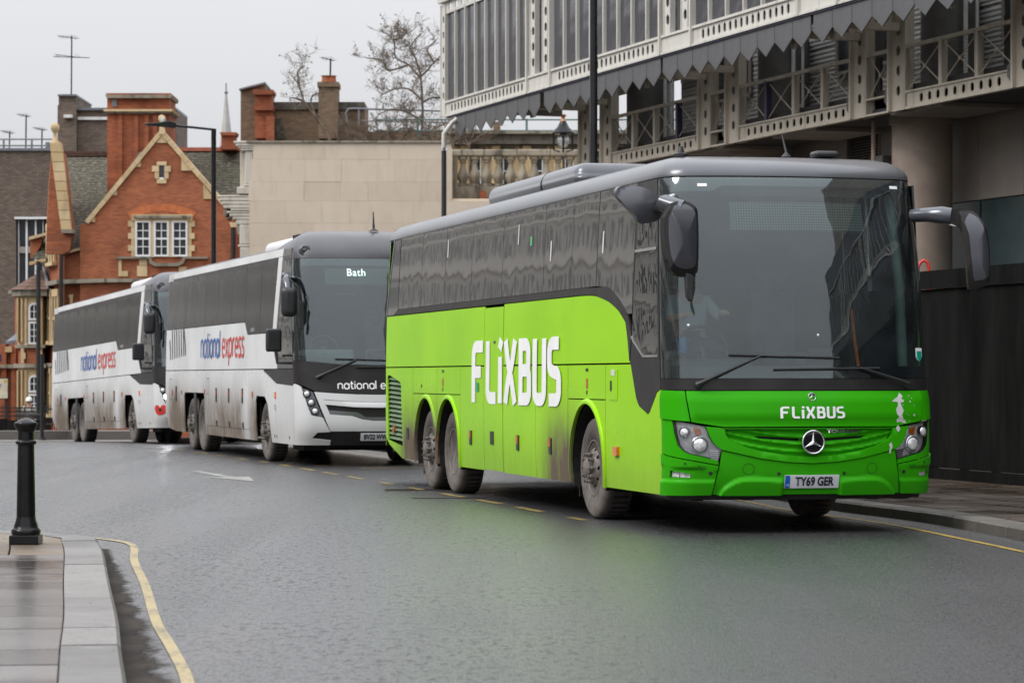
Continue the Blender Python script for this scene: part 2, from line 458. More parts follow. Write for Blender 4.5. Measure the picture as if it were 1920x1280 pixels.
class Shape:
    """front face plus sides of a coach; u runs along the bowed front, y along the side"""
    def __init__(s, ftab, wtab, bow, rad):
        s.f, s.w, s.b, s.r = interp(ftab), interp(wtab), bow, rad
        s.s1ref = s.s1(1.2)
    def s1(s, z): return s.w(z) - s.r + s.r * math.pi / 2
    def plan(s, u, z):
        w, f, r, b = s.w(z), s.f(z), s.r, s.b
        t = u * s.s1(z) / s.s1ref; a = abs(t); sg = 1 if t >= 0 else -1
        k = w - r
        if a <= k: return sg * a, f + b * (a / w) ** 2
        ph = min((a - k) / r, math.pi / 2); sl = 2 * b * k / w / w
        return sg * (k + r * math.sin(ph)), f + b * (k / w) ** 2 + sl * r * math.sin(ph) + r * (1 - math.cos(ph))
    def yc(s, z): return s.plan(s.s1ref, z)[1]
    def front(s, u, z):
        x, y = s.plan(u, z); return (x, y, z)
    def side(s, sg):
        return lambda y, z: (sg * s.w(z), y, z)

FLIX = Shape([(.3, .07), (.55, 0), (.9, -.01), (1.3, .03), (1.45, .05), (1.9, .10), (2.6, .20), (3.2, .33), (3.4, .40)],
             [(.3, 1.30), (.6, 1.315), (1.6, 1.315), (2.3, 1.30), (3.3, 1.25), (3.4, 1.235)], .22, .24)
LEV = Shape([(.3, .10), (.6, .0), (1.0, .03), (1.3, .08), (1.7, .15), (2.4, .30), (3.1, .48), (3.4, .57)],
            [(.3, 1.28), (.7, 1.31), (1.6, 1.31), (2.4, 1.29), (3.4, 1.24), (3.5, 1.23)], .25, .24)
# ---------------------------------------------------------------- paint with road grime
def paint(name, col, col2=None, grime=1.0, wheels=(3.1, 9.7, 11.0), rough=.22, gcol=(.13, .10, .075), ztop=1.15, coat=.6, streak=1.0, flake=0.0, metal=0.0):
    b = MatB(name)
    n1 = b.noise(1.2, 6); n2 = b.noise(7, 4, b.vec(1, 1, .35)); n3 = b.noise(60, 3)
    m = (b.z * -1 + ztop).ss(0, 1.0) * .35
    for i, w in enumerate(wheels):
        d = (b.y - (w + .95)).ab()
        m = m + (1 - d.ss(.25, 1.25)) * (b.z * -1 + ztop + .25).ss(-.1, .8) * .75
    m = (m * (n1 * .9 + .45) * (n2 * .8 + .55) * grime).cl()
    c = b.mix(b.noise(.6, 3).ss(.3, .7), tuple(v * .95 for v in col), col2 or col)
    c = b.mix(m, c, gcol)
    r = (m * .5 + rough + n2 * .05).cl()
    h = b.noise(.9, 2, b.vec(1, .7, 1))
    return b.pbr(c, r, metal, spec=.07, coat=coat * .12, coatr=.05, normal=b.bump(h + n3 * .003, .012, 1))
MT['green_side'] = paint('lime_side_paint', (.29, .64, .000), (.33, .68, .001), 1.15)
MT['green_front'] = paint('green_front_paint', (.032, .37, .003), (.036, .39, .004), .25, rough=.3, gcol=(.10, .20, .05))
MT['white_side'] = paint('white_coach_paint', (.66, .665, .67), (.74, .745, .75), 1.0, wheels=(2.9, 5.0, 6.6, 8.2, 9.9, 11.3, 12.4), ztop=1.35, gcol=(.17, .135, .105))
MT['white_front'] = paint('white_coach_front', (.66, .665, .67), (.72, .725, .73), .9, ztop=1.2, gcol=(.3, .26, .22))
MT['silver_roof'] = M('silver_grey_roof', (.11, .115, .128), .28, .30, var=.07, vs=1.5, coat=.25, bump=.08, bs=30)
MT['mirror_grey'] = M('grey_mirror_cap', (.075, .08, .095), .25, .3, var=.1, coat=.5)
MT['lev_grey'] = M('dark_grey_dome', (.085, .085, .095), .4, .25, var=.12, vs=1.5, coat=.25, rv=.1)
MT['trim_black'] = M('dusty_black_trim', (.022, .020, .020), .42, var=.25, rv=.1, spec=.28)
MT['ne_blue'] = M('blue_lettering', (.02, .10, .38), .4, var=.05)
MT['ne_red'] = M('red_lettering', (.62, .04, .03), .4, var=.05)
MT['stripe_dark'] = M('dark_stripe', (.03, .035, .05), .5)
MT['mirror_glass'] = M('mirror_glass', (.6, .62, .65), .03, 1, var=.02)
MT['vent_grey'] = M('vent_slat_green', (.10, .17, .075), .5, var=.35, vs=5)
MT['interior'] = M('coach_interior', (.05, .055, .055), .8)
MT['green_sticker'] = M('green_sticker', (.0, .35, .22), .4)
MT['blue_bag'] = M('blue_bag', (.02, .22, .5), .4, var=.5, vs=30)
MT['lime_light'] = M('exit_sticker', (.1, .5, .2), .4)

def wheel(kind='steer', dia=1.04):
    """prototype wheel lying in the y-z plane, outer face towards -x, hub at the origin"""
    w = bpy.data.objects.new('wheel', None); COL.objects.link(w); w.empty_display_size = .1
    rot = Matrix.Rotation(R(-90), 4, 'Y')
    r = dia / 2
    tp = [(.275, .0), (.30, .012), (.36, .028), (.42, .030), (.455, .026), (.485, .014), (.505, -.006), (r - .004, -.03), (r, -.06), (r, -.24), (r - .01, -.27), (.45, -.29), (.30, -.27)]
    mb = MB(); mb.lathe(tp, 64, rot); o = mb.build('tyre', 'tyre', w, smooth=50)
    mb = MB()
    for k in range(44):
        a = 2 * math.pi * k / 44
        m = Matrix.Rotation(a, 4, 'X')
        mb.box(.07, .235, -.014, .014, r - .02, r + .004, m)
    mb.build('tread', 'rubber', w)['kind'] = 'stuff'
    if kind == 'steer':
        ring = [(.285, -.04), (.29, .012), (.275, .012), (.262, -.02), (.255, -.06)]
        MB().lathe(ring, 48, rot).build('rim', 'rim', w, smooth=50)
        # dished disc with hand holes
        holes = [arc(.205 * math.cos(2*math.pi*k/10), .205 * math.sin(2*math.pi*k/10), .027, 0, 336, 9) for k in range(10)]
        def cone(u, v):
            rr = math.hypot(u, v); x = .06 - .10 * max(0, min(1, (.262 - rr) / .10)) ; return (x if rr > .15 else -.045, u, v)
        skin('wheel_disc', arc(0, 0, .262, 0, 352, 44), cone, 'rim', w, step=.035, holes=holes, t=.012, ref=(1, 0, 0))
        MB().lathe([(.25, -.11), (.0, -.11)], 24, rot).build('brake_drum', 'rim_dark', w)
        MB().lathe([(.105, .03), (.10, .085), (.075, .105), (0.0, .11)], 24, rot).build('hub', 'rim', w, smooth=40)
        for k in range(10):
            a = 2 * math.pi * k / 10; y, z = .142 * math.cos(a), .142 * math.sin(a)
            m = Matrix.Translation((0, y, z)) @ rot
            MB().lathe([(.021, .04), (.021, .075), (.013, .08), (.013, .105), (0, .106)], 6, m).build('wheel_nut', 'rim', w)
    else:
        ring = [(.285, -.04), (.29, .012), (.272, .010), (.258, -.03), (.250, -.16), (.19, -.175), (.15, -.18)]
        MB().lathe(ring, 48, rot).build('rim', 'rim', w, smooth=50)
        MB().lathe([(.2, -.176), (.16, -.14), (.12, -.12), (.11, -.03), (.09, -.015), (0, -.012)], 32, rot).build('hub', 'rim', w, smooth=35)
        for k in range(10):
            a = 2 * math.pi * k / 10; m = Matrix.Translation((0, .168 * math.cos(a), .168 * math.sin(a))) @ rot
            MB().lathe([(.018, -.17), (.018, -.125), (0, -.12)], 6, m).build('wheel_nut', 'rim', w)
    return w

def put_wheel(proto, parent, x, y, z, first, flip=False):
    o = proto if first else copy_tree(proto)
    o.parent = parent; o.location = (x, y, z); o.rotation_euler = (0, 0, math.pi if flip else 0)
    return o

def plan_ring(S, z, L, inset, kf, zadd, n_front=26, rear_r=.25, zf=None):
    """closed outline of the body at height z, pulled inwards by inset (front by kf * inset)"""
    pts = []
    for i in range(n_front + 1):
        u = -S.s1ref + 2 * S.s1ref * i / n_front; x, y = S.plan(u, z); pts.append((x, y))
    w = S.w(z); y1 = S.yc(z)
    right = [(w, y1 + (L - rear_r - y1) * (i / 14) ** 1) for i in range(1, 15)]
    rear = [(w - rear_r + rear_r * math.cos(R(a)), L - rear_r + rear_r * math.sin(R(a))) for a in (15, 35, 55, 75, 90)]
    pts += right + rear + [(-x, y) for x, y in rear[::-1]] + [(-x, y) for x, y in right[::-1]]
    out = []
    ym = L / 2
    for x, y in pts:
        ix = inset; fx = max(0, w - ix) / w
        # lengthwise inset acts only near the ends
        if y < y1 + .001: ny = y + inset * kf * (1 - .25 * (abs(x) / w) ** 3)
        elif y > L - rear_r - .001: ny = y - inset
        else: ny = y1 + inset * kf * .75 + (y - y1) / (L - rear_r - y1) * ((L - rear_r - inset) - (y1 + inset * kf * .75))
        out.append((x * fx, ny, z + zadd))
    return out

def loft(rings, name, mat, parent, cap=True):
    n = len(rings[0]); vs = [p for r in rings for p in r]; fs = []
    for k in range(len(rings) - 1):
        for i in range(n):
            j = (i + 1) % n; fs.append((k*n+i, k*n+j, (k+1)*n+j, (k+1)*n+i))
    if cap:
        cx = sum(p[0] for p in rings[-1]) / n; o = len(vs)
        # close with a strip ladder left-right so that the cap stays smooth
        top = [(len(rings)-1)*n + i for i in range(n)]
        c = Vector((0, 0, 0))
        for p in rings[-1]: c += Vector(p)
        c /= n; vs.append(tuple(c))
        for i in range(n): fs.append((top[i], top[(i+1) % n], o))
    mb = MB(); mb.v, mb.f = vs, fs
    return mb.build(name, mat, parent, smooth=40)

def arch_cut(y0, y1, z0, z1, cs, r):
    """rectangle y0..y1, z0..z1 with wheel arches (centre y, centre z) cut from its lower edge"""
    pts = [(y0, z1), (y0, z0)]
    for cy, cz in cs:
        a = math.degrees(math.asin((z0 - cz) / r))
        pts += [(cy - r * math.cos(R(a)), z0)] if False else []
        pts += arc(cy, cz, r, 180 - a, a, 20)
    pts += [(y1, z0), (y1, z1)]
    return pts

def rounded_word(word):
    """thin rounded lettering: x-height 1, returns strokes and width"""
    G, x = [], 0.0
    def A(*p): G.append([(x + a, b_) for a, b_ in p])
    def ring(cx, rx, a0, a1): return [(cx + rx * math.cos(R(a0 + (a1 - a0) * i / 14)), .5 + .5 * math.sin(R(a0 + (a1 - a0) * i / 14))) for i in range(15)]
    for ch in word:
        if ch == ' ': x += .45; continue
        if ch == 'n': A((0, 0), (0, 1)); A(*([(0, .6)] + [(.3 - .3 * math.cos(R(a)), .65 + .35 * math.sin(R(a))) for a in range(20, 181, 20)] + [(.6, 0)])); w = .6
        elif ch == 'a': A(*ring(.32, .32, 40, 320)); A((.64, 1), (.64, 0)); w = .64
        elif ch == 't': A((.12, 1.4), (.12, .25), (.2, .05), (.36, 0)); A((-.06, 1), (.36, 1)); w = .34
        elif ch == 'i': A((0, 0), (0, 1)); A((0, 1.25), (0, 1.38)); w = .02
        elif ch == 'o': A(*ring(.34, .34, 0, 360)); w = .68
        elif ch == 'l': A((0, 0), (0, 1.5)); w = .02
        elif ch == 'e': A(*([(.02, .52), (.64, .52)] + ring(.33, .32, 10, 315))); w = .64
        elif ch == 'x': A((0, 0), (.56, 1)); A((0, 1), (.56, 0)); w = .56
        elif ch == 'p': A((0, -.5), (0, 1)); A(*ring(.32, .32, 150, -140)); w = .64
        elif ch == 'r': A((0, 0), (0, 1)); A((0, .6), (.08, .85), (.22, .98), (.36, 1)); w = .34
        elif ch == 's': A((.46, .92), (.34, 1.0), (.16, 1.0), (.03, .88), (.03, .68), (.14, .56), (.36, .46), (.47, .32), (.46, .12), (.34, .0), (.14, 0), (.0, .08)); w = .48
        x += w + .24
    return G, x - .24
def word_on(name, word, u0, u1, z0, xh, wd, to3d, mat, parent, off=.006):
    G, W = rounded_word(word); k = (u1 - u0) / W
    G = [[(a * k, b_ * xh) for a, b_ in st] for st in G]
    return ribbons(name, G, wd, lambda u, v: to3d(u0 + u, z0 + v), mat, parent, off=off)
b = MatB('led_board')
_v = b.voro(55, b.vec(1, 0, 1)); _g = (b.x * 1.0)
_fx = (b.x * 40)._m('FRACT'); _fz = (b.z * 40)._m('FRACT')
_d = ((_fx - .5) * (_fx - .5) + (_fz - .5) * (_fz - .5)).pw(.5)
MT['led_off'] = b.pbr(b.mix(_d.lt(.22), (.10, .11, .10), (.42, .45, .38)), .6)
# ---------------------------------------------------------------- people
def limb_mesh(name, joints, edges, mat, parent, sub=2):
    """one continuous skinned surface: joints = {key: (x, y, z, radius)}"""
    keys = list(joints); me = bpy.data.meshes.new(name)
    me.from_pydata([joints[k][:3] for k in keys], [(keys.index(a), keys.index(b)) for a, b in edges], [])
    o = bpy.data.objects.new(name, me); COL.objects.link(o)
    md = o.modifiers.new('skin', 'SKIN')
    lay = me.skin_vertices[0] if me.skin_vertices else None
    if lay is None:
        bm = bmesh.new(); bm.from_mesh(me); bm.verts.layers.skin.verify(); bm.to_mesh(me); bm.free(); lay = me.skin_vertices[0]
    for i, k in enumerate(keys):
        r = joints[k][3]; rr = r if isinstance(r, tuple) else (r, r)
        lay.data[i].radius = rr; lay.data[i].use_root = (i == 0)
    md.use_smooth_shade = True
    if sub: sm = o.modifiers.new('sub', 'SUBSURF'); sm.levels = sub; sm.render_levels = sub
    me.materials.append(MT[mat]); o.parent = parent
    dg = bpy.context.evaluated_depsgraph_get(); m2 = bpy.data.meshes.new_from_object(o.evaluated_get(dg)); m2.name = name
    o.modifiers.clear(); o.data = m2
    return o

def head_parts(body, cx, cy, cz, face, hair='hair'):
    """hair cap and facial features round a head centre; face = unit direction (x, y)"""
    fx, fy = face; m = Matrix.Translation((cx, cy, cz)) @ Matrix.Rotation(math.atan2(fy, fx), 4, 'Z')
    mb = MB()
    prof = [(.0, .125), (.05, .118), (.085, .09), (.102, .045), (.1, .01), (.09, -.01)]
    mb.lathe(prof, 16, m @ Matrix.Translation((-.02, 0, 0)))
    h = mb.build('hair', hair, body, smooth=60)
    mb = MB(); mb.lathe([(0, .125), (.012, .12), (.02, .09), (0, .085)], 8, m @ Matrix.Translation((.0, 0, -.03)) @ Matrix.Rotation(R(80), 4, 'Y'))
    return h

MT['hair'] = M('dark_hair', (.03, .02, .015), .7)
MT['cap_white'] = M('white_cap', (.72, .70, .66), .8)
MT['jacket_cream'] = M('cream_jacket', (.62, .60, .55), .9, bump=.6, bs=8, bd=.02)
MT['trousers'] = M('dark_trousers', (.03, .035, .05), .9)
MT['backpack'] = M('teal_backpack', (.02, .10, .13), .8)
MT['eye'] = M('eye', (.02, .02, .02), .2)

def seated_driver(parent_loc, rz, label):
    """seated facing -y, hands on the wheel"""
    t = thing('person', label, 'person', parent_loc, rz)
    J = dict(pel=(0, 0, .10, .15), ab=(0, .02, .30, .15), ch=(0, -.01, .50, (.19, .13)), nk=(0, -.02, .66, .06), hd=(0, -.04, .78, .085), tp=(0, -.035, .86, .07),
             sl=(-.19, 0, .57, .065), el=(-.25, -.22, .38, .045), hl=(-.17, -.46, .42, .035), sr=(.19, 0, .57, .065), er=(.27, -.2, .38, .045), hr=(.19, -.46, .44, .035),
             tl=(-.10, -.25, .12, .085), kl=(-.13, -.48, .10, .065), fl=(-.13, -.52, -.30, .045), tr=(.10, -.25, .12, .085), kr=(.13, -.48, .10, .065), fr=(.13, -.52, -.30, .045))
    E = [('pel','ab'),('ab','ch'),('ch','nk'),('nk','hd'),('hd','tp'),('ch','sl'),('sl','el'),('el','hl'),('ch','sr'),('sr','er'),('er','hr'),('pel','tl'),('tl','kl'),('kl','fl'),('pel','tr'),('tr','kr'),('kr','fr')]
    b = limb_mesh('body', J, E, 'skin', t)
    g = 1.12
    K = {k: (v[0], v[1], v[2], tuple(a * g for a in v[3]) if isinstance(v[3], tuple) else v[3] * g) for k, v in J.items() if k in ('pel','ab','ch','sl','el','sr','er')}
    limb_mesh('shirt', K, [('pel','ab'),('ab','ch'),('ch','sl'),('sl','el'),('ch','sr'),('sr','er')], 'shirt', t)
    K = {k: (v[0], v[1], v[2], v[3] * g) for k, v in J.items() if k in ('pel','tl','kl','fl','tr','kr','fr')}
    limb_mesh('trousers', K, [('pel','tl'),('tl','kl'),('kl','fl'),('pel','tr'),('tr','kr'),('kr','fr')], 'trousers', t)
    head_parts(t, 0, -.03, .80, (0, -1))
    for s, hx, hz in ((-1, -.17, .42), (1, .19, .44)):
        fj = {'w': (hx, -.44, hz, .03), 'p': (hx, -.52, hz + .01, .035)}; fe = [('w', 'p')]
        for i in range(4):
            fj['a%d' % i] = (hx + (i - 1.5) * .021, -.565, hz + .012, .010); fj['b%d' % i] = (hx + (i - 1.5) * .023, -.59 + abs(i - 1.5) * .004, hz - .02, .009)
            fe += [('p', 'a%d' % i), ('a%d' % i, 'b%d' % i)]
        fj['t'] = (hx - s * .045, -.51, hz + .02, .011); fe.append(('p', 't'))
        limb_mesh('hand', fj, fe, 'skin', t, 1)
    return t

def star_logo(name, parent, S, cu, cz, r, ref=REF, back=True):
    """round badge: ring and three tapering points, proud of the front"""
    fm = lambda u, v: S.front(cu + u, cz + v)
    if back: skin('badge_disc', arc(0, 0, r * .95, 0, 350, 35), fm, 'black_gloss', parent, off=.022, t=.03, step=.05)
    ring = MB(); n = 48
    pts = [Vector(S.front(cu + r * math.cos(2*math.pi*i/n), cz + r * math.sin(2*math.pi*i/n))) for i in range(n)]
    nn = fnormal(S.front, cu, cz, ref)
    c = Vector(S.front(cu, cz)) + nn * .028
    uu = Vector((1, 0, 0)); vv = nn.cross(uu).normalized() * -1
    if vv.z < 0: vv = -vv
    rt = r * .085
    vs, fs = [], []
    for i in range(n):
        a = 2 * math.pi * i / n; rad = uu * math.cos(a) + vv * math.sin(a)
        for j in range(8):
            g = 2 * math.pi * j / 8; vs.append(c + rad * (r + rt * math.cos(g)) + nn * rt * math.sin(g))
    for i in range(n):
        for j in range(8): fs.append((i*8+j, i*8+(j+1)%8, ((i+1)%n)*8+(j+1)%8, ((i+1)%n)*8+j))
    ring.add(vs, fs); o = ring.build(name, 'chrome', parent, smooth=80)
    st = MB()
    for k in range(3):
        a = math.pi / 2 + k * 2 * math.pi / 3; tip = c + (uu * math.cos(a) + vv * math.sin(a)) * r * .97
        s1 = c + (uu * math.cos(a + math.pi/3) + vv * math.sin(a + math.pi/3)) * r * .17; s2 = c + (uu * math.cos(a - math.pi/3) + vv * math.sin(a - math.pi/3)) * r * .17
        top = c + nn * r * .14
        st.add([s1, tip, s2, top], [(0, 1, 3), (1, 2, 3)])
    st.build('badge_star', 'chrome', o, recalc=False)
    return o

def plate_text(parent, body, cu, cz, w, h, S, off, blue=False):
    fm = lambda u, v: S.front(cu + u, cz + v)
    base = skin('number_plate', [(-w/2, -h/2), (w/2, -h/2), (w/2, h/2), (-w/2, h/2)], fm, 'plate_white', parent, off=off, t=.012)
    if blue: skin('country_band', [(-w/2 + .003, -h/2 + .003), (-w/2 + .05, -h/2 + .003), (-w/2 + .05, h/2 - .003), (-w/2 + .003, h/2 - .003)], fm, 'plate_blue', base, off=off + .002, t=0)
    sh = .022 if blue else 0
    text('plate_lettering', body, .107, lambda u, v: S.front(cu + u + sh, cz + v), 'plate_black', base, off=off + .004, sx=.80, bold=.0035)
    if blue: text('country_code', 'GB', .026, lambda u, v: S.front(cu + u - w/2 + .026, cz + v - .03), 'white_paint', base, off=off + .004)
    return base

def flix_strokes():
    """strokes of the word in a unit em: list of (polyline) with x running right, height 0..1"""
    g = []
    def A(*p): g.append(list(p))
    # F
    A(*([(.10, 0), (.10, .78)] + arc(.24, .78, .14, 180, 90, 6) + [(.60, .92)])); A((.10, .50), (.50, .50))
    # L
    A(*([(.86, 1), (.86, .22)] + arc(1.0, .22, .14, 180, 270, 6) + [(1.28, .08)]))
    # i
    A((1.50, 0), (1.50, .74)); A((1.48, .86), (1.56, 1.02))
    # X
    A(*bez([(1.78, 1.0), (1.90, .66), (1.99, .5), (2.10, .32), (2.24, 0.0)], 4)); A(*bez([(2.24, 1.0), (2.12, .68), (2.01, .5), (1.90, .34), (1.78, 0)], 4))
    # B
    A(*([(2.60, .92), (2.52, .92), (2.52, .08), (2.80, .08)] + arc(2.80, .20, .12, 270, 360, 4) + [(2.92, .40)] + arc(2.80, .40, .12, 0, 80, 4)))
    A(*([(2.56, .92), (2.76, .92)] + arc(2.76, .80, .12, 90, 0, 4) + [(2.88, .64)] + arc(2.78, .62, .10, 0, -80, 4) + [(2.60, .52)]))
    # U
    A(*([(3.18, 1), (3.18, .22)] + arc(3.32, .22, .14, 180, 270, 5) + [(3.44, .08)] + arc(3.46, .22, .14, 270, 360, 5) + [(3.60, 1)]))
    # S
    A(*([(4.24, .92), (3.98, .92)] + arc(3.98, .78, .14, 90, 180, 5) + [(3.84, .66)] + arc(3.97, .64, .13, 180, 260, 4) + [(4.10, .48)] + arc(4.12, .36, .13, 80, 0, 4) + [(4.25, .22)] + arc(4.11, .22, .14, 0, -90, 5) + [(3.82, .08)]))
    return g
FX_W = 4.32

# ---------------------------------------------------------------- the lime green coach
def lime_coach(loc, rz):
    S = FLIX; L = 13.95
    bus = thing('coach', 'lime green three-axle coach with grey roof, nearest in the row and closest to the hoarding', 'coach', loc, rz)
    sd = S.side(-1); sr = S.side(1); BO = .35
    G = 'green_side'; A3 = [(3.1, .53), (9.7, .53), (11.03, .53)]
    # inner carcass: kept out of the cab and wheel housings
    mb = MB()
    for y0, y1 in ((.75, 2.38), (3.82, 8.98), (11.75, 13.6)): mb.box(-1.24, 1.24, y0, y1, .42, 1.26)
    mb.box(-.72, .72, .9, 13.5, .38, 1.25); mb.box(-1.24, 1.24, 2.3, 13.6, 1.22, 1.40)
    mb.box(-1.15, 1.15, 3.0, 13.6, 1.4, 3.28)
    mb.build('chassis', 'dark_inner', bus)
    MB().box(-1.05, 1.05, .42, .75, .42, 1.15).build('front_crossmember', 'dark_inner', bus)
    mb = MB()
    for k in range(9): mb.tube([(rnd.uniform(-1, 1), .55 + rnd.random(), .42), (rnd.uniform(-1, 1), 1.2 + rnd.random(), .30)], .025, 6)
    for x in (-.95, -.45, .2, .8, 1.1): mb.box(x - .05, x + .05, .5, .62, .29, .37)
    mb.build('underbody_pipes', 'dark_inner', bus)
    # roof shell
    rings = [plan_ring(S, 3.33, L, i, k, z) for i, k, z in ((-.004, 1, .0), (.0, 1.2, .035), (.018, 2.2, .085), (.05, 2.4, .13), (.11, 2.2, .175), (.20, 2.0, .205), (.36, 1.8, .225), (.65, 1.7, .24), (.95, 1.6, .245))]
    loft(rings, 'roof', 'silver_roof', bus)
    rings = [plan_ring(S, 3.33, L, i, 1, z) for i, z in ((.03, -.06), (-.002, -.012), (-.008, -.003), (-.002, .004))]
    loft(rings, 'gutter_strip', 'trim_black', bus, cap=False)
    # roof fittings
    pod = MB(); pod.box(-.92, .92, 5.0, 9.3, 3.50, 3.79); pod.build('roof_unit', 'silver_roof', bus, smooth=60, bevel=.16, seg=6)
    pd = MB(); pd.prism([(-.925, 3.58), (.925, 3.58)] + arc(.765, 3.635, .162, 0, 90, 6) + arc(-.765, 3.635, .162, 90, 180, 6), 6.55, 6.58, 'y'); pd.build('roof_unit_joint', 'trim_black', bus)
    MB().lathe([(.10, 0), (.10, .04), (.05, .06), (.03, .14), (0, .14)], 12, Matrix.Translation((-.93, 1.1, 3.55)) @ Matrix.Scale(.7, 4)).build('roof_aerial', 'black_plastic', bus)
    MB().tube([(.13, 1.1, 3.57), (.13, 1.1, 3.61), (.12, 1.2, 3.80)], [.05, .014, .005], 8).build('roof_aerial', 'black_plastic', bus)
    MB().box(.38, .62, .95, 1.15, 3.56, 3.625).build('roof_camera', 'black_plastic', bus, smooth=40, bevel=.03, seg=3)
    # side panels, camera side
    g = .006
    yl = 13.70
    def P(name, poly, mat=G, **k): return skin(name, poly, sd, mat, bus, **k)
    P('side_panel', [(7.74 + g, 1.58 + g), (7.74 + g, 2.275), (yl, 2.275), (yl, 1.58 + g)])
    P('emergency_door', [(6.78 + g, BO + .01), (6.78 + g, 2.255), (7.73 - g, 2.255), (7.73 - g, BO + .01)], off=.002)
    P('side_panel', [(6.77 - g, 1.58 + g), (6.77 - g, 2.28), (3.4, 2.28)] + bez([(3.4, 2.28), (2.85, 2.265), (2.32, 2.19), (1.95, 2.09), (1.68, 1.97), (1.585, 1.80), (1.53, 1.58 + g)], 5)[1:], step=.15)
    fe = [(S.yc(z) + .006, z) for z in (BO, .6, .9, 1.2, 1.33)]
    P('front_wing', fe[::-1][0:0] + fe + [(.60, 1.30), (.83, 1.12), (.90, 1.09), (1.20, 1.165), (1.30, 1.24), (1.50, 1.575 - g), (2.40 - g, 1.575 - g), (2.40 - g, BO)], step=.15)
    P('arch_panel', arch_cut(2.40 + g, 3.86 - g, BO, 1.22 - g, A3[:1], .655), step=.12)
    P('side_flap', [(2.40 + g, 1.22 + g), (2.40 + g, 1.575 - g), (3.86 - g, 1.575 - g), (3.86 - g, 1.22 + g)])
    P('locker_door', [(3.87, BO), (3.87, 1.575 - g), (5.25 - g, 1.575 - g), (5.25 - g, BO)])
    P('locker_door', [(5.25 + g, BO), (5.25 + g, 1.575 - g), (6.77 - g, 1.575 - g), (6.77 - g, BO)])
    P('locker_door', [(7.74 + g, BO), (7.74 + g, 1.575 - g), (9.01 - g, 1.575 - g), (9.01 - g, BO)])
    P('arch_panel', arch_cut(9.01 + g, 10.36 - g, BO, 1.23 - g, A3[1:2], .645), step=.12)
    P('arch_panel', arch_cut(10.37, 11.86 - g, BO, 1.23 - g, A3[2:], .645), step=.12)
    P('side_flap', [(9.01 + g, 1.23 + g), (9.01 + g, 1.575 - g), (10.36, 1.575 - g), (10.36, 1.23 + g)])
    P('side_flap', [(10.37, 1.23 + g), (10.37, 1.575 - g), (11.86 - g, 1.575 - g), (11.86 - g, 1.23 + g)])
    lv = [(13.60, 1.42), (13.56, 1.47), (13.42, 1.47), (12.72, 1.38), (12.66, 1.34), (12.55, .51), (13.52, .58)]
    P('engine_door', [(11.87, BO), (11.87, 1.575 - g), (yl, 1.575 - g), (yl, .62), (13.45, .52), (12.62, BO)], holes=[lv])
    skin('vent_recess', lv, sd, 'dark_inner', bus, off=-.10, t=0)
    for k in range(14):
        z = .60 + k * .062; y0 = 12.60 + (z - .5) * .11; y1 = 13.54
        m = MB(); fz = lambda y, zz: Vector(sd(y, zz))
        a, b = Vector(sd(y0, z)), Vector(sd(y1, z + .02))
        m.add([a + Vector((.005, 0, -.012)), b + Vector((.005, 0, -.012)), b + Vector((.06, 0, .040)), a + Vector((.06, 0, .040)),
               a + Vector((.015, 0, -.016)), b + Vector((.015, 0, -.016)), b + Vector((.07, 0, .036)), a + Vector((.07, 0, .036))],
              [(0, 1, 2, 3), (4, 7, 6, 5), (0, 4, 5, 1), (1, 5, 6, 2), (2, 6, 7, 3), (3, 7, 4, 0)])
        m.build('vent_slat', 'vent_grey', bus)
    # arch lips
    for i, (cy, cz) in enumerate(A3):
        m = MB(); n = 28; prof = [(.648, .0), (.652, .022), (.675, .026), (.70, .012), (.705, .0)]; vs, fs = [], []
        for j in range(n + 1):
            a = R(196 - (212) * j / n)
            for rr, h in prof:
                y, z = cy + rr * math.cos(a), cz + rr * math.sin(a) * .99; vs.append((-S.w(z) - h, y, z))
        k = len(prof)
        for j in range(n):
            for q in range(k - 1): fs.append((j*k+q, j*k+q+1, (j+1)*k+q+1, (j+1)*k+q))
        m.add(vs, fs).build('arch_lip', G, bus, smooth=60)
        m = MB()
        for j in range(16):
            a0, a1 = R(200 - 220 * j / 16), R(200 - 220 * (j + 1) / 16)
            p = [(-1.29, cy + .64 * math.cos(a), cz + .64 * math.sin(a)) for a in (a0, a1)]; q = [(-.72, y, z) for _, y, z in p]
            m.add([p[0], p[1], q[1], q[0]], [(0, 1, 2, 3)])
        m.build('wheel_housing', 'dark_inner', bus, recalc=False)
    MB().box(-1.2, -.75, 11.72, 11.74, .18, .9).build('mud_flap', 'black_plastic', bus)
    MB().box(-1.2, -.75, 3.82, 3.84, .2, .9).build('mud_flap', 'black_plastic', bus)
    # far side, plain
    skin('offside_panel', arch_cut(.62, yl, BO, 2.28, A3, .66), sr, G, bus, step=.5)
    skin('offside_glass', [(2.6, 2.30), (2.6, 3.32), (yl, 3.32), (yl, 2.30)], sr, 'privacy', bus, step=.5)
    skin('entrance_door', [(.62, 1.2), (.62, 3.28), (1.9, 3.28), (1.9, 1.2)], sr, 'cab_glass', bus, step=.5)
    skin('door_pillar', [(1.93, 2.29), (1.93, 3.3), (2.57, 3.3), (2.57, 2.29)], sr, 'black_gloss', bus, step=.5)
    # rear
    m = MB(); m.box(-1.10, 1.10, 13.85, 13.93, .5, 3.3); m.build('rear_panel', G, bus, bevel=.02)
    for s in (-1, 1):
        m = MB(); vs, fs = [], []
        zs = [.5, 1.0, 2.28, 2.8, 3.32]
        for z in zs:
            w = S.w(z)
            for a in range(0, 91, 15): vs.append((s * (w - .25 + .25 * math.cos(R(a))), 13.68 + .25 * math.sin(R(a)), z))
        for j in range(len(zs) - 1):
            for q in range(6): fs.append((j*7+q, j*7+q+1, (j+1)*7+q+1, (j+1)*7+q))
        m.add(vs, fs).build('rear_corner', G if s < 0 else 'black_gloss', bus, smooth=60)
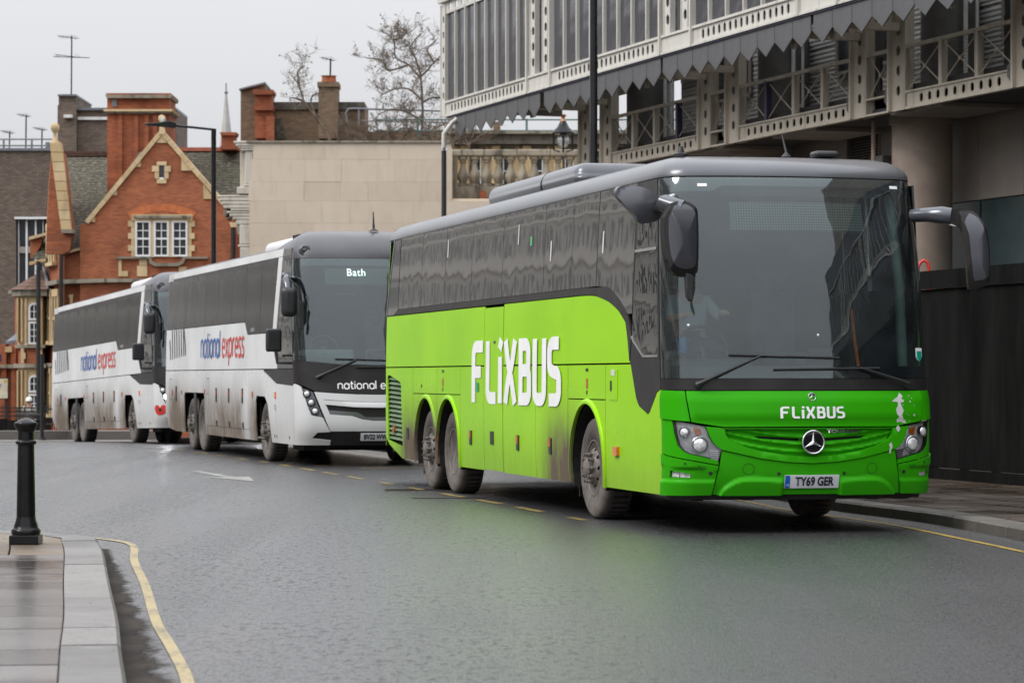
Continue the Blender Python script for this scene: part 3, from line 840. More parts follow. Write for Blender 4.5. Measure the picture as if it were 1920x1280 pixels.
    skin('rear_pillar', [(12.96, 2.29), (12.98, 3.325), (13.35, 3.325), (13.70, 2.29)], sd, 'black_gloss', bus)
    skin('rear_edge_trim', [(13.36, 3.325), (13.44, 3.325), (13.76, 2.29), (13.71, 2.29)], sd, 'silver_roof', bus, off=.004)
    # upper glazing, one pane after the other
    ys = [12.93, 11.46, 10.02, 8.53, 6.93, 5.0, 3.82, 2.82]
    for a, b_ in zip(ys[:-1], ys[1:]):
        skin('side_window', [(b_ + .007, 2.365), (b_ + .007, 3.325), (a - .007, 3.325), (a - .007, 2.365)], sd, 'privacy', bus, off=.003, step=.25)
    skin('side_window', [(1.47, 2.36 - .3), (1.47, 3.325), (2.805, 3.325), (2.805, 2.365), (2.35, 2.345), (1.95, 2.22), (1.62, 2.06)], sd, 'privacy', bus, off=.003, step=.25)
    up = [(12.95, 2.36), (3.3, 2.36)] + bez([(3.3, 2.36), (2.85, 2.35), (2.35, 2.34), (1.95, 2.215), (1.62, 2.05), (1.47, 1.84)], 4)[1:]
    lo = [(1.535, 1.60), (1.60, 1.80), (1.69, 1.98), (1.95, 2.10), (2.33, 2.202), (2.85, 2.275), (3.3, 2.29), (13.25, 2.287)]
    skin('belt_trim', up + lo, sd, 'trim_black', bus, off=.0045, step=.2)
    # driver's window: upper fixed, lower, silver rail and dark apron
    fy = lambda z: S.yc(z) + .055
    skin('cab_window_upper', [(fy(2.68), 2.68), (fy(3.04), 3.04), (1.40, 3.06), (1.42, 2.68)], sd, 'cab_glass', bus, off=.0, t=.004)
    skin('cab_window', [(fy(1.66), 1.66), (fy(2.1), 2.1), (fy(2.64), 2.64), (1.42, 2.64), (1.46, 1.85), (1.40, 1.81), (1.05, 1.66)], sd, 'cab_glass', bus, off=.0, t=.004)
    skin('window_rail', [(fy(2.65), 2.645), (fy(2.65), 2.675), (1.44, 2.675), (1.44, 2.645)], sd, 'chrome', bus, off=.008)
    skin('window_rail', [(fy(1.64), 1.635), (fy(1.64), 1.655), (1.06, 1.655), (1.42, 1.81), (1.47, 1.85), (1.485, 1.84), (1.43, 1.795), (1.07, 1.635)], sd, 'chrome', bus, off=.008)
    ped = [(S.yc(z) + .004, z) for z in (3.33, 3.0, 2.6, 2.2, 1.8, 1.34)]
    skin('cab_pillar', ped + [(.60, 1.31), (.83, 1.125), (.90, 1.10), (1.20, 1.17), (1.30, 1.245), (1.515, 1.60), (1.46, 1.84), (1.465, 3.32), (2.80, 3.32)][:-1], sd, 'trim_black', bus, off=.001,
         holes=[[(fy(1.66), 1.66), (fy(2.1), 2.1), (fy(2.6), 2.6), (fy(3.05), 3.05), (1.41, 3.05), (1.46, 1.85), (1.40, 1.81), (1.05, 1.66)]])
    # small side fittings
    def patch(name, y, z, w, h, mat, off=.006, t=.012, par=None): return skin(name, [(y - w/2, z - h/2), (y - w/2, z + h/2), (y + w/2, z + h/2), (y + w/2, z - h/2)], sd, mat, par or bus, off=off, t=t)
    for y, z in ((8.42, .72), (6.05, .71), (4.59, .71)):
        p = patch('marker_holder', y, z, .11, .17, 'black_plastic', .012, .02); patch('marker_lens', y, z + .035, .085, .085, 'orange_dull', .02, .008, p)
    patch('door_handle', 7.30, .74, .15, .15, 'black_plastic', .014, .02); patch('side_catch', 12.2, .70, .12, .15, 'black_plastic', .012)
    p = patch('indicator', 1.97, .72, .15, .085, 'orange', .03, .04)
    f = patch('filler_flap', 2.08, 1.37, .26, .30, G, .007, .012); patch('flap_latch', 2.17, 1.36, .05, .10, 'black_plastic', .012, .01, f); patch('flap_label', 2.10, 1.49, .13, .06, 'white_dull', .010, 0, f)
    for y in (3.1, 10.0): patch('warning_label', y, 1.38, .07, .10, 'orange_dull', .004, 0); patch('keyhole', y, 1.29, .03, .04, 'black_plastic', .006, .01)
    for y in (3.1, 10.0, 7.2): patch('small_label', y, 1.52 if y != 7.2 else 1.85, .10, .03, 'black_plastic', .004, 0)
    patch('round_sticker', 8.05, 1.33, .10, .11, 'green_sticker', .009, 0); patch('keyhole', 11.3, 1.33, .04, .04, 'black_plastic', .006, .01)
    skin('side_marker', arc(13.15, .73, .05, 0, 330, 11), sd, 'orange_dull', bus, off=.01, t=.02); patch('side_marker', 10.36, .68, .07, .07, 'orange_dull', .01)
    for y in (9.9, 6.2, 4.7, 2.6): patch('window_sticker', y, 3.05 - .25 * (y < 5), .05, .22, 'white_dull', .007, 0)
    for y in (5.6, 1.1): patch('window_sticker', y, 2.95, .08 - .05 * (y < 2), .10, 'lime_light' if y > 2 else 'white_dull', .007, 0)
    # lettering on the side
    em = .72
    u0, u1 = 8.36, 4.14; fx = (u0 - u1) / FX_W
    ribbons('side_lettering', flix_strokes(), .195, lambda u, v: sd(u0 - u * fx, 1.145 + v * em), 'white_paint', bus, off=.0065)
    # ---- front
    F = S.front; GF = 'green_front'; e = S.s1ref
    def Q(name, poly, mat=GF, **k): return skin(name, poly, F, mat, bus, **k)
    def sm(t): t = max(0, min(1, t)); return t * t * (3 - 2 * t)
    def mir(poly): return [(-a, b) for a, b in poly[::-1]]
    def hood(u, z): return .028 * sm((1.335 - z) / .09) - .012 * sm((1.075 - z) / .05)
    Q('front_hood', [(-1.155, 1.318), (-1.116, 1.032), (-.835, .987), (0, .990), (.835, .987), (1.116, 1.032), (1.155, 1.318)], relief=hood, step=.07)
    for s in (0, 1):
        mm = (lambda p: p) if s == 0 else mir
        def cr(u, z): return .016 * sm((1.335 - z) / .09)
        Q('corner_panel', mm([(-e + .002, 1.325), (-e + .002, 1.064), (-1.128, 1.036), (-1.167, 1.318)]), relief=cr, step=.1)
        H = [(-1.286, 1.043), (-1.001, .994), (-.985, .95), (-.965, .898), (-.94, .85), (-.914, .822), (-.885, .797), (-.854, .783), (-.88, .683), (-1.071, .729), (-1.13, .740), (-1.19, .768), (-1.238, .82), (-1.27, .93)]
        Q('headlamp_surround', mm([(-e + .002, 1.056), (-1.30, 1.05)] + [(-1.292, 1.035), (-1.276, .93), (-1.244, .815), (-1.194, .762), (-1.13, .733), (-1.071, .722), (-.884, .676), (-.878, .638), (-e + .002, .742)]), step=.08)
        fog = [(-1.322, .583), (-1.12, .552), (-1.133, .509), (-1.327, .517)]
        def lowr(u, z):
            a = abs(u); d1 = sm((z - .60) / .03) if False else 0
            return .018 * sm((.50 - z) / .03) + .02 * sm((a - 1.36) / .03) * 0 + .014 * sm((z - (.60 + (1.3 - a) * -.07)) / .025) - .0
        Q('bumper_corner', mm([(-e + .002, .732), (-.880, .628), (-.936, .362), (-e + .002, .35)]), holes=[mm(fog)], relief=lowr, step=.028)
        hl = Q('headlamp', mm(H), 'lamp_bowl', off=-.045, t=0, step=.06)
        wall = MB(); hp = dense(mm(H), .06); n = len(hp)
        pa = [Vector(F(u, z)) - fnormal(F, u, z, REF) * .002 for u, z in hp]; pb = [Vector(F(u, z)) - fnormal(F, u, z, REF) * .075 for u, z in hp]
        wall.add(pa + pb, [(i, (i+1) % n, (i+1) % n + n, i + n) for i in range(n)]).build('lamp_wall', 'lamp_dark', hl, recalc=False)
        sgn = 1 if s else -1
        for (cu, cz, r, mt, nm) in ((1.048, .822, .078, 'lamp_lens', 'main_lamp'), (1.185, .937, .052, 'lamp_lens', 'small_lamp')):
            n0 = fnormal(F, sgn * cu, cz, REF); c = Vector(F(sgn * cu, cz)) - n0 * .04; q = n0.to_track_quat('Z', 'Y').to_matrix().to_4x4(); q.translation = c
            MB().lathe([(r, 0), (r, .035), (r * .93, .04), (r * .86, .022), (r * .80, .02)], 28, q).build('lamp_ring', 'chrome', hl, smooth=40)
            MB().lathe([(r * .84, .012), (r * .82, .03), (r * .6, .045), (r * .3, .052), (0, .054)], 28, q).build(nm, mt, hl, smooth=60)
        amb = mm([(-1.105, .985), (-1.035, .972), (-1.03, .925), (-1.085, .905)]); skin('indicator_lens', amb, F, 'orange', hl, off=-.03, t=.03)
        for k in range(5):
            z = .775 - k * .019; a = mm([(-.965 + k * .004, z), (-.875 - k*.002, z - .012), (-.877 - k*.002, z - .022), (-.967 + k * .004, z - .010)]); skin('lamp_rib', a, F, 'chrome', hl, off=-.03, t=.02, grid=False)
        skin('lamp_cover', mm(H), F, 'lens_clear', hl, off=-.003, t=0, step=.06)
        fg = skin('fog_lamp', mm(fog), F, 'lamp_dark', bus, off=-.03, t=0)
        skin('fog_lens', mm([(-1.225, .565), (-1.125, .55), (-1.137, .513), (-1.23, .517)]), F, 'lamp_lens', fg, off=-.018, t=.01); skin('fog_lens', mm([(-1.315, .578), (-1.235, .566), (-1.24, .517), (-1.32, .52)]), F, 'lamp_lens', fg, off=-.024, t=.008)
        for (a, z, r) in ((1.174, .65, .010), (.95, .56, .018), (.32, .555, .016)):
            skin('parking_sensor', arc(sgn * a, z, r, 0, 324, 9), F, 'black_plastic', bus, off=.003 + lowr(a, z) * (a > .9), t=.01, grid=False)
        ring = [(sgn * .605 + .052 * math.cos(2*math.pi*k/28), .598 + .052 * math.sin(2*math.pi*k/28)) for k in range(29)]
        ribbons('tow_cover_seam', [ring], .004, F, 'trim_black', bus, off=.002)
        ribbons('screw_flap_seam', [[(sgn * 1.07, .632), (sgn * 1.0, .618), (sgn * 1.03, .595), (sgn * 1.07, .632)]], .003, F, 'trim_black', bus, off=.016)
    # grille
    hole_l = [(-.822, .966), (-.815, .914), (-.775, .86), (-.64, .805), (-.5, .766), (-.25, .725), (0, .708)]
    hole = hole_l + [(-a, b) for a, b in hole_l[:-1][::-1]]
    out_l = [(-.994, .990), (-.976, .945), (-.957, .895), (-.93, .846), (-.905, .818), (-.88, .796), (-.846, .776), (-.5, .698), (-.25, .664), (0, .650)]
    outer = out_l + [(-a, b) for a, b in out_l[:-1][::-1]] + [(.84, .978), (-.84, .978)]
    def frame_r(u, z):
        zb = .708 + .258 * (abs(u) / .82) ** 2.2
        return .012 * sm((zb - z) / .03)
    Q('grille_frame', outer, holes=[hole], relief=frame_r, step=.06, t=.04)
    slots = []
    for s in (-1, 1): slots.append([(s * .56, .905), (s * .12, .880), (s * .12, .856), (s * .50, .880)] if s < 0 else [(.12, .856), (.12, .880), (.56, .905), (.50, .880)])
    def gr(u, z):
        zb = .708 + .235 * min(1, abs(u) / .81) ** 2.4; t = (z - zb) / max(.02, .966 - zb)
        return .022 * abs(math.sin(math.pi * (t * 2.0 + .25))) ** .8
    def gr2(u, z):
        c = .11 * (abs(u) / .8) ** 2; q = z - c
        k = sum(sm((b_ - q) / .018) * sm((q - b_ + .062) / .045) for b_ in (.775, .845, .915, .985))
        return .030 * min(1, k)
    Q('grille', hole, off=-.045, relief=gr2, step=.016, t=0, holes=slots)
    skin('grille_slot', [(-.6, .93), (.6, .93), (.6, .84), (-.6, .84)], F, 'dark_inner', bus, off=-.055, t=0)
    # centre bumper
    zc_t = interp([(0, .505), (.25, .51), (.31, .515), (.60, .527), (.70, .512), (.78, .472), (.84, .42), (.88, .36), (.93, .27)])
    def bump_r(u, z):
        a = abs(u); c = zc_t(a)
        if a < .33: k = sm((a - .255) / .045)
        else: k = 1
        return .035 * sm((c - z + .01) / .05) * k
    cb = [(-.850, .768), (-.5, .690), (-.25, .656), (0, .642), (.25, .656), (.5, .690), (.850, .768), (.870, .628), (.926, .362), (-.926, .362), (-.870, .628)]
    Q('bumper', cb, relief=bump_r, step=.017)
    Q('bumper_underlip', [(-e + .01, .345), (e - .01, .345), (e - .01, .30), (-e + .01, .30)], 'trim_black', off=-.04, t=.05)
    plate_text(bus, 'TY69 GER', .0, .484, .53, .118, S, .02, blue=True)
    star_logo('star_badge', bus, S, 0, .845, .105)
    star_logo('hood_badge', bus, S, .0, 1.262, .036, back=True)
    # front lettering
    ew = .625 / FX_W
    ribbons('front_lettering', flix_strokes(), .175, lambda u, v: F(-.312 + u * ew, 1.062 + v * .108), 'white_paint', bus, off=.031)
    text('model_lettering', 'TOURISMO', .046, lambda u, v: F(.315 + u, .943 + v), 'chrome', bus, off=.012, sx=1.5, bold=.001)
    # scraped paint
    scr = [(.90, 1.30), (.93, 1.27), (.915, 1.24), (.945, 1.225), (.93, 1.205), (.90, 1.205), (.915, 1.17), (.935, 1.13), (.915, 1.09), (.93, 1.05), (.965, 1.04), (.96, 1.015), (.90, 1.02), (.83, 1.015), (.85, 1.04), (.885, 1.07), (.86, 1.10), (.85, 1.14), (.875, 1.18), (.87, 1.21), (.81, 1.215), (.84, 1.24), (.875, 1.26)]
    Q('paint_scrape', scr, 'white_dull', off=.0, relief=lambda u, z: hood(u, z) + .0025, t=0, step=.04)
    Q('paint_scrape', [(.88, .995), (.90, .96), (.875, .93), (.85, .965), (.865, .99)], 'white_dull', off=.016, t=0, grid=False)
    Q('paint_scrape', [(.80, .84), (.815, .80), (.80, .77), (.79, .73), (.775, .74), (.785, .79), (.775, .82)], 'white_dull', off=.016, t=0, grid=False)
    for k in range(14): 
        u, z = .93 + rnd.uniform(-.03, .13), rnd.uniform(1.0, 1.28); Q('paint_chip', arc(u, z, rnd.uniform(.003, .007), 0, 288, 4), 'white_dull', off=hood(u, z) + .003, t=0, grid=False)
    # windscreen
    skin('scuttle_panel', [(-e + .002, 1.328), (e - .002, 1.328), (e - .002, 1.43), (-e + .002, 1.43)], F, 'trim_black', bus, off=-.002, step=.1)
    skin('windscreen', [(-e + .03, 1.437), (e - .03, 1.437), (e - .03, 3.315), (-e + .03, 3.315)], F, 'windscreen', bus, off=.0, t=0, step=.1)
    skin('windscreen_edge', [(-e + .002, 1.433), (e - .002, 1.433), (e - .002, 3.325), (-e + .002, 3.325)], F, 'black_gloss', bus, off=-.003, t=.03, step=.12,
         holes=[[(-e + .07, 1.55), (e - .07, 1.55), (e - .05, 2.6), (e - .07, 3.20), (e - .2, 3.235), (-.78, 3.235), (-.87, 3.185), (-e + .09, 3.18)]])
    skin('sun_strip', [(-.78, 3.236), (.95, 3.236), (.95, 3.16), (-.78, 3.16)], F, 'interior', bus, off=-.08, t=0)
    # wipers
    def on(u, z, o=.05): return Vector(F(u, z)) + fnormal(F, u, z, REF) * o
    for (a, b_, c1, c2) in (((-1.05, 1.375), (-.47, 1.640), (-.762, 1.648), (.290, 1.622)), ((.993, 1.374), (.50, 1.525), (-.347, 1.514), (.70, 1.528))):
        arm = MB(); arm.tube([on(*a, .03), on(a[0] * .8 + b_[0] * .2, a[1] * .8 + b_[1] * .2, .06), on(*b_, .05), on(b_[0] * .7 + c2[0] * .3 if c2[0] > 0 and a[0] < 0 else b_[0], (b_[1] + c2[1]) / 2, .045)], [.024, .018, .010, .008], 8)
        w_ = arm.build('wiper', 'black_plastic', bus, smooth=50)
        bl = MB(); bl.tube([on(c1[0] + (c2[0] - c1[0]) * k / 8, c1[1] + (c2[1] - c1[1]) * k / 8, .022) for k in range(9)], .012, 6); bl.build('wiper_blade', 'rubber', w_)
        MB().lathe([(.035, 0), (.035, .03), (.02, .045), (0, .046)], 14, Matrix.Translation(on(*a, .0)) @ Matrix.Rotation(R(90), 4, 'X')).build('wiper_pivot', 'black_plastic', w_)
    # stickers on the glass
    sh = [(-.04, .06), (.045, .06), (.045, -.02), (.02, -.055), (0, -.065), (-.025, -.05), (-.04, -.02)]
    skin('disc_sticker', [(1.155 + a, 1.66 + b_) for a, b_ in sh], F, 'white_paint', bus, off=.006, t=0, grid=False); skin('disc_sticker', [(1.158 + a * .75, 1.645 + b_ * .75) for a, b_ in sh], F, 'green_sticker', bus, off=.008, t=0, grid=False)
    for u, z in ((-.964, 3.24), (1.03, 3.245)): skin('clearance_lamp', [(u - .045, z - .014), (u + .045, z - .014), (u + .045, z + .014), (u - .045, z + .014)], F, 'white_paint', bus, off=.004, t=0, grid=False)
    for u, z in ((-1.12, 1.93), (.09, 1.84)): skin('glass_badge', arc(u, z, .012, 0, 324, 9), F, 'white_paint', bus, off=.005, t=0, grid=False)
    # ---- cab interior
    MB().box(-1.2, 1.2, .9, 3.0, 1.26, 1.32).build('cab_floor', 'interior', bus)
    MB().box(1.225, 1.24, .75, 2.8, 1.3, 2.3).build('cab_lining', 'interior', bus)
    MB().box(-1.15, 1.15, 2.75, 2.8, 1.3, 3.3).build('cab_bulkhead', 'interior', bus)
    MB().box(-1.15, 1.15, .75, 2.8, 3.26, 3.3).build('cab_ceiling', 'interior', bus)
    m = MB(); m.box(-1.18, 1.18, .62, 1.05, 1.30, 1.52); m.box(-1.1, -.30, .80, 1.15, 1.50, 1.62); m.build('dashboard', 'dash', bus, smooth=40, bevel=.05, seg=3)
    m = MB(); tor = []
    for i in range(29):
        a = 2 * math.pi * i / 28; tor.append((-.68 + .24 * math.cos(a), 1.18 + .10 * math.sin(a), 1.72 + .215 * math.sin(a)))
    m.tube(tor, .016, 8, cap=False); m.tube([(-.68, 1.18, 1.72), (-.68, 1.05, 1.5)], .04, 8); m.bar((-.9, 1.18, 1.72), (-.46, 1.18, 1.72), .03, .06); m.build('steering_wheel', 'black_plastic', bus, smooth=60)
    for x, y in ((-.68, 1.75), (.45, 2.2)):
        m = MB(); m.box(x - .26, x + .26, y - .3, y + .22, 1.55, 1.70); m.box(x - .25, x + .25, y + .2, y + .34, 1.65, 2.32); m.box(x - .15, x + .15, y + .2, y + .32, 2.32, 2.52); m.box(x - .12, x + .12, y - .1, y + .1, 1.3, 1.56)
        m.build('seat', 'seat', bus, smooth=40, bevel=.05, seg=3)
    skin('destination_board', [(-.70, 2.84), (.70, 2.84), (.70, 3.11), (-.70, 3.11)], F, MT['led_off'], bus, off=-.10, t=.04, grid=False)
    skin('tablet', [(-.0, 1.50), (.28, 1.50), (.28, 1.72), (.02, 1.72)], F, 'black_plastic', bus, off=-.07, t=.02, grid=False)
    for x in (1.14,): MB().tube([(x, .62, 1.4), (x - .01, .68, 2.3), (x - .06, .85, 3.2)], .05, 8).build('inner_pillar', 'cream_inner', bus, smooth=60)
    MB().tube([(.85, 1.0, 1.45), (.85, 1.15, 1.8), (.95, 1.5, 2.1)], .018, 8).build('grab_rail', 'orange', bus, smooth=60)
    MB().box(-1.05, -.98, .7, .85, 1.66, 1.82).build('blue_cloth', 'blue_bag', bus, smooth=50, bevel=.03, seg=2)
    m = MB(); m.tube([(1.175, .44, 1.80), (1.18, .42, 2.05), (1.18, .44, 2.35)], .008, 6); m.box(1.16, 1.20, .42, .46, 2.33, 2.45); m.build('glass_cable', 'black_plastic', bus)
    # ---- mirrors
    def mirror(sg, hx, hy, z0, z1, w, root, elbow, yaw, foot, custom=None):
        arm = MB(); pts = [root] + elbow
        arm.tube(pts, [.062, .070, .085, .08][:len(pts)], 12); mr = arm.build('mirror_arm', 'mirror_grey', bus, smooth=60)
        nx, ny = math.sin(yaw), -math.cos(yaw)
        fm = flatmap((hx, hy, (z0 + z1) / 2), (math.cos(yaw), math.sin(yaw), 0), (0, 0, 1)); h = (z1 - z0) / 2; rf = (hx - nx, hy - ny * 1, (z0 + z1) / 2)
        out = bez([(-w * .50, h * .55), (-w * .30, h * .93), (w * .12, h * 1.0), (w * .42, h * .80), (w * .5, h * .35), (w * .5, -h * .5), (w * .42, -h * .90), (w * .1, -h), (-w * .30, -h * .88), (-w * .44, -h * .55), (-w * .5, 0), (-w * .50, h * .55)], 3)[:-1]
        if custom: out = bez(custom[0] + custom[0][:1], 2)[:-1]
        def bl(u, v):
            d = max(abs(u) / (w * .5), abs(v) / h); return .07 * (1 - min(1, d) ** 3)
        skin('mirror_housing', out, fm, 'trim_black', mr, off=.0, relief=bl, t=.09, step=.022, ref=rf)
        cap_ = bez(custom[1] + custom[1][:1], 2)[:-1] if custom else [(a * .80 + w * .02 * sg, b_ * .86 + .02) for a, b_ in out]
        skin('mirror_cap', cap_, fm, 'mirror_grey', mr, off=.006, relief=bl, t=.01, step=.022, ref=rf)
        skin('mirror_glass', [(a * .85, b_ * .9) for a, b_ in out], fm, 'mirror_glass', mr, off=.095, t=0, ref=(hx + nx, hy + ny, 1))
        if foot:
            fo = [(hx + a, b_) for a, b_ in foot]
            m2 = MB(); m2.prism(fo, hy - .02, hy + .05, 'y'); m2.build('kerb_mirror', 'black_plastic', mr, smooth=40, bevel=.01)
        return mr
    mirror(-1, -1.30, -.12, 2.36, 3.05, .34, (-1.18, .55, 3.10), [(-1.34, .30, 3.06), (-1.42, .0, 3.03), (-1.28, -.10, 2.98)], R(8), [(.03, 2.40), (.11, 2.38), (.11, 2.16), (.085, 2.13), (.05, 2.17)])
    sh_ = bez([(-.23, .13), (-.19, .165), (-.04, .17), (.09, .135), (.20, .06), (.23, -.02), (.20, -.13), (.12, -.165), (.02, -.18), (-.03, -.155), (-.06, -.10), (-.15, -.02), (-.23, .08), (-.23, .13)], 3)[:-1]
    fs_ = flatmap((-1.55, .38, 3.045), (math.cos(R(6)), math.sin(R(6)), 0), (0, 0, 1)); rs_ = (-1.5, 1.4, 3.0)
    ms = skin('mirror_shell', sh_, fs_, 'silver_roof', bus, off=0, relief=lambda u, v: .05 * (1 - min(1, (u * u / .06 + v * v / .035))), t=.07, step=.03, ref=rs_)
    MB().tube([(-1.24, .52, 3.02), (-1.38, .30, 3.0), (-1.34, .05, 3.0)], [.05, .06, .05], 8).build('mirror_bracket', 'trim_black', ms, smooth=60)
    mirror(1, 1.62, .02, 2.27, 3.01, .30, (1.16, .42, 2.98), [(1.26, .25, 2.98), (1.34, .14, 2.97), (1.42, .10, 2.96)], R(-14), None, ([(-.26, .38), (-.10, .39), (.02, .34), (.11, .19), (.145, .0), (.145, -.27), (.10, -.34), (-.03, -.37), (-.065, -.30), (-.115, .16), (-.17, .25), (-.27, .27)], [(-.05, .345), (.03, .30), (.10, .15), (.13, -.02), (.13, -.24), (.02, -.29), (-.02, -.24), (-.06, .14), (-.10, .26)]))
    # ---- wheels
    ws, wd = wheel('steer'), wheel('drive')
    for y, pr, f1 in ((3.1, ws, True), (9.7, wd, True), (11.03, ws, False)):
        put_wheel(pr, bus, -1.235, y, .52, f1); put_wheel(pr, bus, 1.235, y, .52, False, True)
    return bus, (ws, wd)
# ---------------------------------------------------------------- the white long-distance coaches
def white_coach():
    S = LEV; L = 14.5; BO = .34; g = .006
    bus = thing('coach', 'x', 'coach')
    sd = S.side(-1); sr = S.side(1); W_ = 'white_side'; F = S.front; e = S.s1ref
    def P(name, poly, mat=W_, par=None, **k): return skin(name, poly, sd, mat, par or bus, **k)
    def Q(name, poly, mat='white_front', par=None, **k): return skin(name, poly, F, mat, par or bus, **k)
    def sm(t): t = max(0, min(1, t)); return t * t * (3 - 2 * t)
    def mir(poly): return [(-a, b) for a, b in poly[::-1]]
    AX = [(3.25, .53), (9.93, .53), (11.2, .53)]
    mb = MB()
    for y0, y1 in ((.95, 2.48), (3.95, 9.2), (11.9, 14.2)): mb.box(-1.22, 1.22, y0, y1, .40, 1.24)
    mb.box(-.72, .72, 1.0, 14.2, .38, 1.25); mb.box(-1.22, 1.22, 2.4, 14.2, 1.2, 1.5); mb.box(-1.13, 1.13, 3.0, 14.2, 1.5, 3.4)
    mb.build('chassis', 'dark_inner', bus)
    MB().box(-1.1, 1.1, .55, .95, .38, 1.1).build('front_crossmember', 'dark_inner', bus)
    MB().box(-1.15, 1.15, .5, 1.4, .25, .38).build('under_tray', 'dark_inner', bus)
    def zr(p):
        x, y, z = p; k = 1 - .42 * sm((y - 1.5) / 1.6); return (x, y, 3.45 + (z - 3.45) * k if z > 3.45 else z)
    rings = []
    for i, kf, z in ((-.002, 1, 3.395), (.004, 1.5, 3.44), (.012, 2.2, 3.50), (.03, 2.6, 3.58), (.07, 2.4, 3.67), (.13, 2.2, 3.75), (.22, 2.0, 3.81), (.36, 1.9, 3.86), (.6, 1.7, 3.89), (.95, 1.6, 3.905)):
        rings.append([zr(p) for p in plan_ring(S, 3.42, L, i, kf, z - 3.42)])
    loft(rings, 'roof', 'lev_grey', bus)
    MB().box(-.85, .85, 2.2, 5.6, 3.55, 3.86).build('roof_unit', 'white_side', bus, smooth=60, bevel=.14, seg=5)
    for k in range(3):
        y = 2.42 + k * .2; m = MB(); m.box(-.86, -.55, y, y + .07, 3.74, 3.868); m.build('roof_slot', 'black_plastic', bus)
    MB().tube([(.2, 1.3, 3.88), (.2, 1.3, 3.92), (.2, 1.33, 4.2)], [.09, .02, .008], 8).build('roof_aerial', 'black_plastic', bus)
    MB().tube([(.62, .85, 3.62), (.60, .90, 3.75), (.5, 1.0, 3.88)], .008, 5).build('roof_aerial', 'black_plastic', bus)
    skin('aerial_foot', arc(.64, 3.55, .03, 0, 324, 9), F, 'black_plastic', bus, off=.01, t=.02, grid=False)
    for s in (-1, 1):
        c = Vector(F(s * 1.13, 3.50)) + Vector((0, .03, .02)); q = Vector((s * .25, -1, .1)).to_track_quat('Z', 'Y').to_matrix().to_4x4(); q.translation = c
        o = MB().lathe([(.11, -.08), (.105, -.02), (.085, .025), (.065, .03), (.06, .015), (0, .015)], 20, q).build('marker_pod', 'lev_grey', bus, smooth=60)
        MB().lathe([(.052, .016), (.04, .026), (0, .03)], 16, q).build('marker_lamp', 'lamp_dark', o, smooth=60)
    yl = 14.25
    # upper white skin and window band
    P('roof_rail', [(1.78, 3.46), (1.74, 3.585), (13.6, 3.585), (13.6, 3.46)], off=.012)
    for k in range(4): P('rail_end_stripe', [(13.65 + k * .16, 3.42), (13.62 + k * .16, 3.585), (13.72 + k * .16, 3.585), (13.75 + k * .16, 3.42)], off=.012)
    P('window_pillar', [(2.04, 2.20), (1.96, 2.5), (1.80, 3.2), (1.78, 3.45), (2.12, 3.45), (2.15, 3.2), (2.30, 2.5), (2.36, 2.20)], off=.014)
    ys = [14.2, 13.0, 12.0, 10.6, 9.4, 8.0, 6.5, 5.1]
    for a, b_ in zip(ys[:-1], ys[1:]):
        P('side_window', [(b_ + .007, 2.425), (b_ + .007, 3.45), (a - .007, 3.45), (a - .007, 2.425)], 'dark_glass', off=.003, step=.3)
    P('side_window', [(3.62, 2.20), (3.62, 3.45), (5.09, 3.45), (5.09, 2.425), (4.80, 2.20)], 'dark_glass', off=.003, step=.3)
    P('side_window', [(2.37, 2.20), (2.16, 3.2), (2.13, 3.45), (3.60, 3.45), (3.60, 2.20)], 'dark_glass', off=.003, step=.3)
    P('upper_panel', [(1.96, 1.58 + g), (2.02, 2.19), (4.78, 2.19), (5.10, 2.415), (9.4, 2.415), (9.4, 1.58 + g)], step=.3)
    P('upper_panel', [(9.41, 1.58 + g), (9.41, 2.415), (13.0, 2.415), (13.0, 1.58 + g)], step=.3)
    P('engine_door', [(13.01, 1.58 + g), (13.01, 2.415), (yl, 2.415), (yl, 1.58 + g)], step=.3)
    # waist to sill
    fe = [(S.yc(z) + .006, z) for z in (BO, .6, .9, 1.2, 1.30)]
    P('front_wing', fe + [(2.06, 1.335), (2.06, BO)], step=.15)
    P('arch_panel', [(2.07, BO), (2.07, 1.335), (3.24, 1.55), (3.30, 1.575 - g), (4.51 - g, 1.575 - g), (4.51 - g, BO), (3.93, BO), (3.93, 1.02), (3.82, 1.12), (3.05, 1.11), (2.78, .98), (2.60, .62), (2.52, BO)], step=.15)
    P('waist_trim', fe[-1:] + [(2.05, 1.345), (3.22, 1.56), (1.96, 1.575), (S.yc(1.57) + .006, 1.575)], 'trim_black', off=-.002)
    for a, b_ in ((4.51, 5.92), (5.92, 7.40), (7.40, 8.80), (8.80, 9.16)):
        P('locker_door', [(a + g, .52), (a + g, 1.575 - g), (b_ - g, 1.575 - g), (b_ - g, .52)]); P('sill_panel', [(a + g, BO), (a + g, .515), (b_ - g, .515), (b_ - g, BO)], off=-.006)
    P('arch_panel', [(9.17, BO), (9.17, 1.575 - g), (11.95, 1.575 - g), (11.95, BO), (11.82, BO), (11.82, 1.05), (11.72, 1.14), (9.42, 1.14), (9.32, 1.05), (9.30, BO)], step=.2)
    P('axle_cover', [(10.42, .42), (10.42, 1.135), (10.72, 1.135), (10.72, .42)], 'trim_black', off=-.02)
    P('rear_locker', [(11.96, BO), (11.96, 1.575 - g), (13.0, 1.575 - g), (13.0, BO)])
    P('rear_locker', [(13.01, BO), (13.01, 1.575 - g), (yl, 1.575 - g), (yl, .66), (13.9, BO + .05)])
